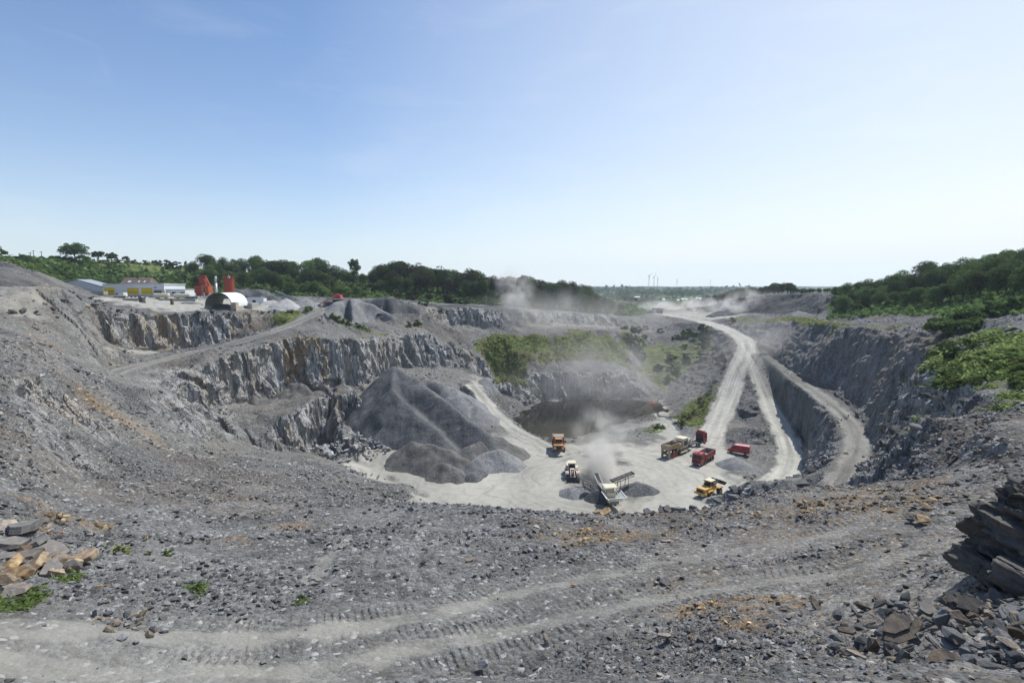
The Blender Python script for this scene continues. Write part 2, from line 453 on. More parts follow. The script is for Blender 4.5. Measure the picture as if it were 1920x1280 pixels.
def ground_material():
    N = NT('quarry_ground')
    P = N.geo().outputs['Position']
    pale = N.attr('pale').outputs['Fac']; grass = N.attr('grass').outputs['Fac']; rust = N.attr('rust').outputs['Fac']
    clif = N.attr('cliff').outputs['Fac']; dark = N.attr('dark').outputs['Fac']; near = N.attr('near').outputs['Fac']
    far = N.attr('far').outputs['Fac']
    n1 = N.noise(P, 0.07, 5, 0.6); n2 = N.noise(P, 0.6, 6, 0.62, 0.4); n3 = N.noise(P, 5.0, 5, 0.65)
    # broken slate: every chip its own grey, contrast pushed to paint in crevice shade
    v1 = N.voro(N.pos((1.0, 1.0, 1.6)), 1.7); v2 = N.voro(N.pos((1.0, 1.0, 1.7), (0.3, 0.2, 0.4)), 5.5); v3 = N.voro(P, 17.0)
    def cellv(v):
        sx = N.n('ShaderNodeSeparateColor'); N.put(sx.inputs[0], v.outputs['Color']); return sx.outputs[0], sx.outputs[1]
    a1, b1 = cellv(v1); a2, b2 = cellv(v2); a3, b3 = cellv(v3)
    slate = N.mix(n2, (0.062, 0.063, 0.0625), (0.168, 0.169, 0.166))
    slate = N.mix(N.rng(n1, 0.35, 0.7), slate, N.hsv(slate, 1.22, 0.85))
    nz = N.noise(P, 0.22, 5, 0.6, 0.6)
    slate = N.hsv(slate, N.rng(nz, 0.30, 0.70, 0.74, 1.2))
    chip = N.math('ADD', N.math('MULTIPLY', N.rng(a2, 0.0, 1.0, 0.0, 1.0), 0.5), N.math('MULTIPLY', a3, N.math('MULTIPLY', near, 0.5)))
    chip = N.math('ADD', chip, N.math('MULTIPLY', a1, 0.3))
    slate = N.hsv(slate, N.math('ADD', N.math('MULTIPLY', chip, 1.25), 0.38))
    bright = N.rng(b2, 0.93, 0.97)
    slate = N.mix(N.math('MULTIPLY', bright, 0.7), slate, (0.46, 0.46, 0.45))
    slate = N.hsv(slate, N.rng(b3, 0.02, 0.16, 0.55, 1.0))  # darkest chips stand in for small shadows between stones
    # iron-stained chips
    rn = N.math('MULTIPLY', N.math('MULTIPLY', rust, 0.85), N.rng(N.math('ADD', N.math('MULTIPLY', b1, 0.35), N.math('MULTIPLY', b2, 0.65)), 0.34, 0.60))
    rustc = N.mix(n3, (0.120, 0.080, 0.042), (0.30, 0.21, 0.115))
    slate = N.mix(rn, slate, N.hsv(rustc, N.math('ADD', 0.6, N.math('MULTIPLY', a2, 0.8))))
    # standing rock: streaks down the cleavage, their contrast also painting crack shade; stains
    ps = N.pos((1.0, 1.0, 0.16), (0.0, 0.22, 0.0))
    s1 = N.noise(ps, 0.55, 6, 0.65, 0.8); s2 = N.noise(ps, 2.6, 4, 0.6, 0.4); s3 = N.noise(P, 0.22, 4, 0.6)
    rock = N.mix(N.rng(s1, 0.3, 0.7), (0.105, 0.107, 0.108), (0.56, 0.56, 0.55))
    rock = N.hsv(rock, N.math('ADD', 0.35, N.math('MULTIPLY', s2, 1.25)))
    stain = N.math('MULTIPLY', N.rng(N.math('ADD', N.math('MULTIPLY', s1, 0.5), N.math('MULTIPLY', N.noise(ps, 0.3, 3, 0.5), 0.6)), 0.50, 0.60), rust)
    rock = N.mix(N.math('MULTIPLY', stain, 0.85), rock, N.mix(s2, (0.17, 0.10, 0.045), (0.46, 0.34, 0.18)))
    rock = N.mix(N.math('MULTIPLY', N.rng(s3, 0.55, 0.7), 0.35), rock, (0.30, 0.28, 0.24))
    vcr = N.voro(N.pos((1.0, 1.0, 0.35), (0.0, 0.25, 0.3)), 0.9, 'DISTANCE_TO_EDGE')
    col = N.mix(clif, slate, rock)
    # wet or clayey dark soil
    col = N.mix(dark, col, N.hsv(N.mix(n3, (0.060, 0.058, 0.060), (0.105, 0.100, 0.098)), N.math('ADD', 0.7, N.math('MULTIPLY', chip, 0.5))))
    # pale rock flour on floor and roads
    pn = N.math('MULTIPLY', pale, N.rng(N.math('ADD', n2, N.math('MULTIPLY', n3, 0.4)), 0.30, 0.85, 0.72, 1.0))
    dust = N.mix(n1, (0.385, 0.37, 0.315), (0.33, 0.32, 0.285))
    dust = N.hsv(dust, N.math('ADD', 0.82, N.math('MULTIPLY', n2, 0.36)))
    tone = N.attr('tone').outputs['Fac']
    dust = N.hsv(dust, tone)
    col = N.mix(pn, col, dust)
    # grass and moss
    gn = N.math('MULTIPLY', grass, 1.35)
    gf = N.rng(N.math('ADD', gn, N.math('MULTIPLY', N.math('ADD', N.math('MULTIPLY', n2, 0.6), N.math('MULTIPLY', n3, 0.4)), 0.8)), 0.72, 1.15)
    gc = N.mix(N.rng(N.noise(P, 0.35, 5, 0.6), 0.35, 0.65), (0.075, 0.120, 0.026), (0.17, 0.185, 0.06))
    gc = N.hsv(gc, N.math('ADD', 0.45, N.math('MULTIPLY', n3, 1.1)))
    gc = N.mix(N.rng(N.noise(P, 0.12, 3, 0.5), 0.55, 0.7), gc, (0.13, 0.125, 0.06))
    col = N.mix(gf, col, gc)
    # far country: fields, hedges, woods
    vf = N.voro(N.pos((1.0, 0.55, 0.0)), 0.0075); fa, fb = cellv(vf)
    fld = N.mix(N.rng(fa, 0.3, 0.75), (0.055, 0.078, 0.030), (0.17, 0.14, 0.065))
    fld = N.mix(N.rng(fb, 0.5, 0.75), fld, (0.075, 0.115, 0.035))
    ve = N.voro(N.pos((1.0, 0.55, 0.0)), 0.0075, 'DISTANCE_TO_EDGE')
    fld = N.mix(N.rng(N.math('ADD', ve.outputs['Distance'], N.math('MULTIPLY', N.noise(P, 0.02, 4), 0.25)), 0.17, 0.21), (0.022, 0.034, 0.016), fld)
    fld = N.mix(N.rng(N.noise(P, 0.0045, 4), 0.47, 0.53), fld, (0.022, 0.034, 0.018))
    col = N.mix(far, col, fld)
    # relief finer than the mesh
    soft = N.math('SUBTRACT', 1.0, N.math('MULTIPLY', pale, 0.93))
    h = N.math('MULTIPLY', N.math('SUBTRACT', 1.0, v2.outputs['Distance']), 0.10)
    h = N.math('ADD', h, N.math('MULTIPLY', a2, 0.10))
    h = N.math('ADD', h, N.math('MULTIPLY', N.math('ADD', a1, N.math('SUBTRACT', 1.0, v1.outputs['Distance'])), 0.16))
    h = N.math('ADD', h, N.math('MULTIPLY', N.math('MULTIPLY', N.math('ADD', a3, N.math('SUBTRACT', 1.0, v3.outputs['Distance'])), near), 0.03))
    h = N.math('MULTIPLY', h, soft)
    hc = N.math('ADD', N.math('MULTIPLY', s2, 0.8), N.math('MULTIPLY', N.rng(vcr.outputs['Distance'], 0.0, 0.12), 0.35))
    hm = N.n('ShaderNodeMix'); hm.data_type = 'FLOAT'
    N.put(hm.inputs[0], clif); N.put(hm.inputs[2], h); N.put(hm.inputs[3], hc)
    hh = N.math('ADD', hm.outputs[0], N.math('MULTIPLY', n3, 0.02))
    return N.done(col, 0.9, N.bump(hh, 0.85, 1.0), spec=0.18)
GROUND_MAT = ground_material()
# ---------------------------------------------------------------- the ground itself: one fine sheet from the ledge to the horizon
TH = np.concatenate([np.linspace(-2.1, -.86, 130)[:-1], np.linspace(-.86, .86, 1022), np.linspace(.86, 2.1, 130)[1:]])
NT_COLS, NT_ROWS = len(TH), 1580
RC = np.concatenate([np.exp(np.arange(math.log(1.0), math.log(430), 0.007)), np.exp(np.arange(math.log(432), math.log(4100), 0.02))])
_th, _r = np.meshgrid(TH[::4], RC)
_z = ground_base((np.sin(_th) * _r).ravel(), (np.cos(_th) * _r).ravel())[0].reshape(_th.shape)
_dr = np.diff(_r, axis=0); _dz = np.diff(_z, axis=0)
_ds = np.sqrt(_dr ** 2 + 1.3 * _dz ** 2) / _r[1:]
_ds *= np.where(_r[1:] > 430, 0.35, np.where(_r[1:] < 6.5, 0.12, 1.0))
_k = np.ones(9) / 9
_ds = np.apply_along_axis(lambda q: np.convolve(np.pad(q, 4, mode='edge'), _k, 'valid'), 1, _ds)
_cum = np.concatenate([np.zeros((1, _ds.shape[1])), np.cumsum(_ds, 0)])
_cum /= _cum[-1]
_q = np.linspace(0, 1, NT_ROWS)
_rr = np.stack([np.interp(_q, _cum[:, j], RC) for j in range(_cum.shape[1])], 1)
_cols = np.clip((np.arange(NT_COLS)) / 4.0, 0, _rr.shape[1] - 1.001)
_j = _cols.astype(int); _f = _cols - _j
_lr = np.log(_rr)
RR = np.exp(_lr[:, _j] * (1 - _f) + _lr[:, np.minimum(_j + 1, _rr.shape[1] - 1)] * _f)
THH = np.broadcast_to(TH, RR.shape)
X = (np.sin(THH) * RR).ravel(); Y = (np.cos(THH) * RR).ravel()
Zb, ROADD, CALM = ground_base(X, Y)
R1 = RR.ravel()

def grid_normals(x, y, z):
    A = np.stack([x, y, z], -1).reshape(NT_ROWS, NT_COLS, 3)
    n = np.cross(np.gradient(A, axis=1), np.gradient(A, axis=0))
    n /= np.linalg.norm(n, axis=2)[..., None] + 1e-12
    return n.reshape(-1, 3)
NRM = grid_normals(X, Y, Zb)
CLIFF = 1 - sstep(0.50, 0.76, NRM[:, 2])
CLIFF = blur(CLIFF.reshape(NT_ROWS, NT_COLS), 2).ravel() * sstep(0, .9, ROADD)
RIGHT = sstep(62, 78, X) * sstep(98, 112, Y) * (Y < 262)      # broken dark wall on the right: rubble rather than standing rock
CLIFF *= 1 - 0.6 * RIGHT
CLIFF *= 1 - .7 * ((X < -96) & (Y < 141))

def patch0(poly, soft, amp, seed):
    p = [W(*a) for a in poly]
    return sstep(-soft, soft, in_poly(X, Y, p, soft * 3 + 4) + fbm2(X / 5, Y / 5, seed, 3) * soft * 1.5) * amp
# worn, half buried rock running down from the second cliff to the floor
CLIFF = np.maximum(CLIFF, patch0(((305,700,128),(420,680,143),(445,752,143),(425,800,127),(405,852,112),(335,785,107),(295,735,116)), 3, .62, 78))
FL = in_poly(X, Y, FLOOR, 25)
FLn = FL + fbm2(X / 5, Y / 5, 5, 3) * 2.5
FLM = sstep(-1.5, 1.5, FLn) * (Zb < -43.2)
RDn = ROADD + fbm2(X / 3, Y / 3, 8, 2) * 0.7
RDM = 1 - sstep(-0.8, 0.9, RDn)

def patch(poly, soft, amp=1.0, seed=1, wl=4.0):
    """soft-edged patch given by seen points"""
    p = [W(*a) for a in poly]
    sd = in_poly(X, Y, p, soft * 3 + 4)
    return sstep(-soft, soft, sd + fbm2(X / wl, Y / wl, seed, 3) * soft * 1.2) * amp
def blob(px, py, t, r, amp=1.0, seed=1):
    c = W(px, py, t); d = np.hypot(X - c[0], Y - c[1])
    return (1 - sstep(r * 0.45, r, d + fbm2(X / (r * .5), Y / (r * .5), seed, 3) * r * 0.5)) * amp

# ---- tracks over the near ledge
TRK_A = [W(*a) for a in ((-60,1165,15.5),(150,1188,16.2),(450,1210,16.6),(560,1190,17.3),(700,1165,18.2),(800,1148,18.9),(960,1112,21),(1150,1077,22.8),(1300,1052,24),(1440,1036,24.6),(1620,1008,24))]
TRK_B = [W(*a) for a in ((-60,1255,13.9),(200,1262,14.5),(560,1262,15),(700,1222,16),(800,1203,16.6),(960,1180,17.6),(1100,1152,18.6),(1250,1118,19.5),(1440,1088,19.8),(1600,1062,19),(1720,1040,19))]
TRK_C = [W(*a) for a in ((585,1085,22.3),(650,1010,29))]
dA, sA = seg_dist(X[R1 < 60], Y[R1 < 60], TRK_A, True); dB, sB = seg_dist(X[R1 < 60], Y[R1 < 60], TRK_B, True)
dC = seg_dist(X[R1 < 60], Y[R1 < 60], TRK_C)
def full(v, fill): o = np.full(X.shape, fill, float); o[R1 < 60] = v; return o
dA, sA, dB, sB, dC = full(dA, 99), full(sA, 0), full(dB, 99), full(sB, 0), full(dC, 99)
wob = fbm2(X / 1.3, Y / 1.3, 21, 3) * 0.35
tA = (1 - sstep(0.25, 0.8, dA + wob)); tB = (1 - sstep(0.25, 0.85, dB + wob))
fadeL = sstep(10, -6, X)
trk = np.maximum(tA * (0.42 + 0.4 * fadeL), tB * (0.50 + 0.3 * fadeL))
trk *= 0.55 + 0.45 * sstep(-0.5, 0.4, fbm2(X / 2.1, Y / 1.1, 4, 3) + 0.25)
left_wide = (1 - sstep(1.2, 2.6, np.hypot((X + 10.5) / 3.2, (Y - 14.6) / 0.75))) * 0.5
trk = np.maximum(trk, left_wide)
trk = np.maximum(trk, (1 - sstep(0.2, 0.5, dC + wob * .6)) * 0.45)

# ---- what the ground is made of
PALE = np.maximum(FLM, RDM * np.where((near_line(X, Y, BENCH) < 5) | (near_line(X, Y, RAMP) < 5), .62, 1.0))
PALE = np.maximum(PALE, trk * 0.9)
FINES = (1 - sstep(1.5, 2.3, np.minimum(dA, dB) + wob)) * (R1 < 60)
FINES = np.maximum(FINES, .8 * sstep(.25, .6, fbm2(X / 5.5, Y / 4, 99, 4)) * (R1 < 60))
PALE = np.maximum(PALE, FINES * .16)
PALE = np.maximum(PALE, patch(((880,722,186),(860,705,192),(900,700,203),(935,712,207),(905,725,190)), 3, 0.8, 3))
PALE = np.maximum(PALE, patch(((175,560,190),(260,552,222),(420,556,215),(640,567,208),(640,574,202),(500,584,186),(330,586,168),(225,583,165)), 4, 0.9, 4))      # yard
PALE = np.maximum(PALE, patch(((1235,583,345),(1300,578,345),(1420,590,290),(1350,600,285),(1300,602,296),(1240,590,330)), 5, 0.95, 6))
PALE = np.maximum(PALE, patch(((1240,760,212),(1258,782,192),(1278,812,172),(1240,828,158),(1232,800,172),(1222,778,196)), 2, 0.9, 7))
PALE = np.maximum(PALE, patch(((1150,800,172),(1225,792,178),(1240,800,172),(1150,815,164)), 2, 0.55, 8))
PALE = np.maximum(PALE, patch(((220,640,140),(290,655,150),(300,668,146),(240,668,140),(200,640,132)), 3, 0.75, 9))
PALE = np.maximum(PALE, patch(((980,590,262),(1180,600,285),(1190,612,275),(980,615,250)), 6, 0.45, 12))
PALE = np.maximum(PALE, patch(((780,590,228),(880,600,240),(850,612,232),(770,608,220)), 5, 0.35, 13))
DARK = patch(((735,905,122),(790,925,116),(810,940,113),(770,945,112),(735,925,116)), 2.0, 0.8, 2)
DARK = np.maximum(DARK, RIGHT * .12 * sstep(.93, .8, NRM[:, 2]))
DARK = np.maximum(DARK, blob(1160, 925, -45, 6, 0.5, 3))
DARK = np.maximum(DARK, blob(1090, 910, -45, 5, 0.35, 5))
DARK = np.maximum(DARK, blob(1157, 868, -45, 3.4, 0.7, 4))
DARK = np.maximum(DARK, blob(1150, 850, -45, 3.0, 0.6, 14))
DARK = np.maximum(DARK, patch(((1425,700,205),(1470,760,184),(1505,830,150),(1515,850,142),(1500,800,165),(1470,730,193)), 2, 0.25, 16))
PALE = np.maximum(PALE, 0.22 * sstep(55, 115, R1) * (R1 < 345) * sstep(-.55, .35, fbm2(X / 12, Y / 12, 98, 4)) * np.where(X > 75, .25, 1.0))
PALE = np.maximum(PALE, patch(((0,533,127),(50,533,129),(110,548,132),(150,573,139),(180,588,144),(60,591,116),(0,592,111)), 2.5, .62, 57, 5))
DARK = np.maximum(DARK, patch(((1405,556,326),(1530,551,292),(1545,590,250),(1480,592,268),(1410,590,300)), 5, .75, 17))
PALE *= 1 - DARK
TONE = 1.0 + 0 * X
TONE = np.where(FLM > 0.3, 0.90 + 0.22 * fbm2(X / 14, Y / 30, 31, 5), TONE)
# wheel tracks wheeling over the floor
ang = np.arctan2(Y - 118, X - 18); rr_ = np.hypot(X - 18, Y - 118) + fbm2(X / 9, Y / 9, 40, 2) * 3
ruts = sstep(0.25, 0.9, noise2(rr_ * 1.1, ang * 1.2, 41)) + sstep(0.25, 0.9, noise2(rr_ * 2.6, ang * 1.5, 42)) * 0.6
TONE -= np.where(FLM > 0.2, ruts * 0.17, 0)
for pl, hw in ROADS:
    dd = near_line(X, Y, pl)
    mm = dd < 7
    if mm.any():
        d_, s_ = seg_dist(X[mm], Y[mm], pl, True)
        TONE[mm] += .20 * noise2(d_ * 1.9, s_ / 16, 45) + .12 * noise2(d_ * 4.5, s_ / 9, 46) + .12 * noise2(s_ / 5, d_ * .3, 47)
    TONE -= 0.16 * (1 - sstep(0.3, 0.9, np.abs(dd - 0.0) + 0 * dd)) * (dd < 3) * 0.7
    TONE += 0.12 * (1 - sstep(0.3, 0.8, np.abs(dd - 1.5))) * (dd < 4)
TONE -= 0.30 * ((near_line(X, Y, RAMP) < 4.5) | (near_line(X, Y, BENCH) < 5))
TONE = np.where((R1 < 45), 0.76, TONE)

GRASS = patch(((880,640,220),(905,632,234),(1000,628,243),(1100,620,253),(1178,625,256),(1182,650,248),(1175,690,233),(1120,697,229),(1060,697,227),(1000,699,224),(950,712,212),(925,690,214)), 3.5, 1.0, 1, 6)
GRASS *= 1 - 0.7 * patch(((1035,625,248),(1048,660,236),(1065,695,226),(1060,695,226),(1040,660,236),(1025,625,247)), 1.2, 1, 3)
GRASS = np.maximum(GRASS, patch(((960,735,207),(985,745,210),(1010,752,213),(985,758,206),(965,752,206)), 2, 0.7, 2))
GRASS = np.maximum(GRASS, patch(((612,588,190),(640,595,188),(700,618,190),(720,625,192),(690,628,186),(640,607,183)), 2.5, 0.95, 3))
GRASS = np.maximum(GRASS, patch(((505,600,180),(530,582,186),(590,577,194),(560,597,182),(520,612,176)), 2, 0.8, 8))
GRASS = np.maximum(GRASS, patch(((1700,700,92),(1740,660,104),(1850,615,98),(1950,600,86),(1950,745,44),(1830,738,58),(1730,742,74)), 4, 0.95, 4))
GRASS = np.maximum(GRASS, patch(((1345,595,290),(1500,598,240),(1640,606,158),(1700,620,136),(1640,620,152),(1500,606,214)), 3, 0.55, 5))
GRASS = np.maximum(GRASS, patch(((1300,745,196),(1340,720,196),(1345,760,182),(1312,800,166),(1280,805,172),(1262,785,186)), 2.5, 0.6, 6))
GRASS = np.maximum(GRASS, patch(((1225,800,172),(1240,806,168),(1225,815,164),(1205,812,166)), 2, 0.7, 7))
GRASS = np.maximum(GRASS, patch(((1190,620,268),(1330,620,262),(1375,650,228),(1330,700,238),(1240,730,222),(1190,690,236)), 4, 0.45, 9))
hillg = sstep(225, 250, Y) * (X < 140) * sstep(-4, 1, Zb + 9 + np.clip(X / 15, -3, 8))
behind = poly_sd(X, Y, [W(0,530,200), W(130,545,228), W(350,547,246), W(600,556,248), W(800,566,262), W(960,580,282), W(1180,594,318), np.array((150, 420, 0)), np.array((-900, 430, 0)), np.array((-900, 150, 0))])
GRASS = np.maximum(GRASS, sstep(-3, 5, behind) * (R1 < 460))
right_wood = poly_sd(X, Y, [W(1560,600,205), W(1700,600,168), W(1800,604,126), W(1960,602,104), np.array((260, 60, 0)), np.array((300, 420, 0)), W(1580,550,300)])
GRASS = np.maximum(GRASS, sstep(-3, 4, right_wood) * 0.8)
GRASS = np.maximum(GRASS, 0.22 * sstep(0.25, 0.7, fbm2(X / 2.2, Y / 2.2, 77, 4)) * (R1 < 26) * (X < -6) * (Y > 16.5))
for px, py, t, r_ in ((45,1120,17.5,1.0),(130,1075,19.5,.9),(222,1025,24,1.3),(372,1088,20.3,.8),(565,1130,20,.7),(30,1110,17,1.2)):
    GRASS = np.maximum(GRASS, blob(px, py, t, r_ * .7, 0.42, int(px)))
GRASS *= 1 - sstep(0.0, 0.4, RDM)
GRASS *= 1 - 0.9 * sstep(.45, .8, CLIFF) * (R1 < 130)
dscree = patch(((-60,496,180),(40,503,190),(85,531,188),(100,540,140),(45,536,131),(-60,541,131)), 2, 0.95, 5)
GRASS *= 1 - dscree
DARK = np.maximum(DARK, dscree * 0.9)

RUST = 0.08 + 0.22 * sstep(0.1, 0.6, fbm2(X / 14, Y / 14, 50, 3))
RUST = np.maximum(RUST, patch(((1440,930,36),(1600,905,38),(1750,930,31),(1700,990,23.5),(1500,1000,26),(1400,960,32)), 3, 0.8, 51, 3))
for px, py, t, r_, a_ in ((1160,1005,29,3.6,.95),(1380,1150,17,2.6,.9),(440,1000,28,1.6,.9),(560,980,32,2.2,.8),(1060,990,30,3,.55),(90,755,66,3,.9),(200,775,80,4,.95),(250,805,81,4.5,1),(285,825,82,3,.95),
                          (165,745,80,4,.8),(90,630,108,5,.7),(230,620,140,5,.8),(320,625,160,6,.95),(345,632,160,5,.9),(270,600,153,4,.9),(470,600,176,6,.8),(540,650,158,6,.9),(590,650,162,5,.8),
                          (620,690,156,5,.7),(330,690,134,5,.5),(440,940,42,3,.5),(130,1000,26,2.5,.8),(1820,960,19,3,.5),(1250,960,34,3,.5),(1600,970,27,4,.7),(1700,1030,20,3,.5),(1300,1080,21,2,.5)):
    RUST = np.maximum(RUST, blob(px, py, t, r_, a_, int(px + py)))
RUST = np.maximum(RUST, 0.30 * sstep(-2, 9, X) * (R1 < 60))
RUST = np.maximum(RUST, patch(((1560,606,185),(1640,612,150),(1760,625,118),(1740,660,104),(1650,660,140),(1560,625,182)), 5, 0.6, 58))
RUST = np.maximum(RUST, patch(((0,535,127),(60,535,129),(130,565,135),(190,588,148),(60,591,116),(0,592,111)), 3, 0.7, 52, 4))
RUST = np.maximum(RUST, CLIFF * 0.45 * sstep(-0.1, 0.5, fbm2(X / 10, Y / 10, 55, 3)) * (X < 10))
NEAR = 1 - sstep(28, 60, R1)
FAR_ = sstep(400, 470, R1 + fbm2(X / 40, Y / 40, 60, 2) * 20)

# ---- roughness of the land, as real relief along the normal
def rough(x, y, z, r, wl, seed):
    """noise of one wavelength, dropped where the mesh could not carry it"""
    m = r < wl * 330
    o = np.zeros(x.shape)
    o[m] = noise3(x[m] / wl, y[m] / wl, z[m] / wl, seed)
    return o * (1 - sstep(wl * 220, wl * 330, r))
flat = np.clip(1 - 0.97 * np.maximum(FLM, RDM) - 0.75 * np.clip(trk, 0, 1) - .65 * FINES, 0.03, 1)
D = np.zeros(X.shape)
for wl, a, sd in ((9, .45, 1), (3.6, .30, 2), (1.5, .17, 3), (.62, .085, 4), (.27, .045, 5), (.12, .02, 6)):
    D += a * rough(X, Y, Zb, R1, wl, sd) * flat * (0.6 if wl > 3 else 1.0)
D += RIGHT * sstep(-.5, .3, ROADD) * (R1 < 430) * (1.3 * np.abs(noise3((X + .8 * Zb) / 5, Y / 5, Zb / 3.5, 81)) + .55 * noise3((X + .8 * Zb) / 2.0, Y / 2.0, Zb / 1.3, 82) + .25 * noise3(X / .9, Y / .9, Zb / .7, 83)) * sstep(.97, .85, NRM[:, 2])
D *= np.where(R1 > 430, 0.0, 1.0)
D[R1 > 430] += (fbm2(X[R1 > 430] / 60, Y[R1 > 430] / 60, 3, 4) * 2.0)
# bedded, jointed rock faces
c = CLIFF > 0.02
xc, yc, zc = X[c], Y[c], Zb[c]
lean = xc + 0.25 * zc
j1 = noise3(lean / 2.6, yc / 2.6, zc / 14, 61); j2 = noise3(lean / 1.1, yc / 1.1, zc / 5, 62); j3 = noise3(xc / 4.5, yc / 4.5, zc / 2.2, 63); j4 = noise3(lean / 6, yc / 6, zc / 20, 64)
def cell3(x, y, z, seed):
    fx, fy = np.floor(x).astype(np.int64), np.floor(y).astype(np.int64)
    off = _hash(fx, fy, np.zeros_like(fx), seed + 3)
    return _hash(fx, fy, np.floor(z + off * 3).astype(np.int64), seed)
wx_ = lean + noise3(xc / 5, yc / 5, zc / 5, 71) * 1.2; wy_ = yc + noise3(xc / 5, yc / 5, zc / 5, 72) * 1.2
nr = R1[c] < 96
b1 = cell3(wx_ / 2.4, wy_ / 2.4, zc / 7.5, 73); b2 = cell3(wx_ / 1.05, wy_ / 1.05, zc / 3.2, 74)
cd = 1.2 * (np.abs(j4) - 0.3) + 0.8 * (np.abs(j1) - .35) + 0.3 * j2 + 0.4 * np.round(j3 * 2.2) / 2.2 + 0.85 * b1 + 0.42 * b2
b3 = cell3(wx_ / 1.1, wy_ / 1.1, (zc + .5 * xc) / 1.0, 75); b4 = cell3(wx_ / .45, wy_ / .45, (zc + .5 * xc) / .5, 76)
cd = np.where(nr, 0.45 * cd + .5 * b3 + .22 * b4 - .45, cd)
cd *= np.clip(R1[c] / 80, 0.55, 1.1)
D[c] = D[c] * (1 - CLIFF[c]) + cd * CLIFF[c]
# ridge of grousers printed by tracked machines
tread = (1 - sstep(.42, .6, np.abs(dB - 0.95))) * (sB > 12) + (1 - sstep(.42, .6, np.abs(dA - 0.95))) * (sA > 6) * 0.8
tread *= .35 + .65 * sstep(-.3, .3, fbm2(X / 1.5, Y / 1.5, 48, 3))
tread *= .8 + .7 * np.clip(noise2(X * 1.7, Y * 1.7, 49), -.5, .5)
D += tread * 0.030 * np.clip(1.6 * np.sin(2 * math.pi * (np.where(dB < dA, sB, sA) / 0.27 + .12 * noise2(X * .8, Y * .8, 50))), -1, 1)
Xd = X + NRM[:, 0] * D; Yd = Y + NRM[:, 1] * D; Zd = Zb + NRM[:, 2] * D
ATTR = dict(pale=PALE, grass=np.clip(GRASS, 0, 1), rust=np.clip(RUST, 0, 1), cliff=CLIFF, dark=DARK, near=NEAR, far=FAR_, tone=TONE)

# ---- cut the sheet where one kind of ground gives way to another
idx = np.arange(NT_ROWS * NT_COLS).reshape(NT_ROWS, NT_COLS)
QUADS = np.stack([idx[:-1, :-1], idx[:-1, 1:], idx[1:, 1:], idx[1:, :-1]], -1).reshape(-1, 4)
cls = np.zeros(X.shape, np.int8)
cls[(GRASS > 0.55) & (R1 < 430)] = 5
cls[CLIFF > 0.5] = 3
cls[FLM > 0.5] = 2
for i, (pl, hw) in enumerate(ROADS):
    cls[(near_line(X, Y, pl) < hw) & (FLM < 0.5)] = 10 + i
cls[R1 > 430] = 4
cls[(PALE > 2)] = 0
qc = cls[QUADS[:, 0]]
NAMES = {0: ('quarry_ground', 'grey slate rubble slopes and benches of the open quarry'), 2: ('quarry_floor', 'pale dusty floor at the bottom of the quarry'),
         3: ('rock_face', 'steep jointed slate faces between the quarry benches'), 4: ('hills', 'distant hazy farmland and low wooded hills behind the quarry'),
         5: ('grass_slope', 'grassy banks on the quarry sides and the hill behind the works'),
         10: ('ramp_road', 'grey ramp climbing from the left bench to the works yard'), 11: ('lake_track', 'pale track running down beside the lake to the floor'),
         12: ('haul_road', 'main pale haul road climbing out of the pit to the far rim'), 13: ('haul_road', 'second pale haul road curving down round the rubble median'),
         14: ('bench_road', 'grey bench road along the foot of the shaded wall')}
V = np.stack([Xd, Yd, Zd], 1)
for k, (nm, lab) in NAMES.items():
    f = QUADS[qc == k]
    if not len(f): continue
    u, inv = np.unique(f, return_inverse=True)
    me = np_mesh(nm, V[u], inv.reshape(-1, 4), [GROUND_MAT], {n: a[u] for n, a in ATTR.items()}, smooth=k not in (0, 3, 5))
    tag(link_mesh(nm, me), lab, nm.replace('_', ' '), kind='structure')

# ---------------------------------------------------------------- lake
def lake():
    N = NT('lake_water')
    P = N.geo().outputs['Position']
    h = N.math('ADD', N.noise(N.pos((1, 2.2, 1)), 1.2, 3, 0.5), N.math('MULTIPLY', N.noise(P, 6, 2), 0.3))
    N.b.inputs['IOR'].default_value = 1.33
    m = N.done((0.026, 0.022, 0.018), 0.03, N.bump(h, 0.02, 0.3), spec=0.5)
    x0, x1 = -10, 75
    V_ = [(x0, 150, -46), (x1, 150, -46), (x1, 226, -46), (x0, 226, -46)]
    me = np_mesh('lake', V_, [[0, 1, 2, 3]], [m])
    tag(link_mesh('lake', me), 'still dark brown lake below the far quarry wall', 'lake', kind='structure')
lake()
# ---------------------------------------------------------------- daylight
SUN_EL, SUN_AZ = 57.0, 47.0            # degrees; azimuth to the right of straight ahead
world = bpy.data.worlds.new('World'); scene.world = world; world.use_nodes = True
wt = world.node_tree
sky = wt.nodes.new('ShaderNodeTexSky'); sky.sky_type = 'NISHITA'; sky.sun_disc = False
sky.sun_elevation = rad(SUN_EL); sky.sun_rotation = rad(SUN_AZ)
sky.altitude = 100; sky.air_density = 1.0; sky.dust_density = 0.5; sky.ozone_density = 6.5
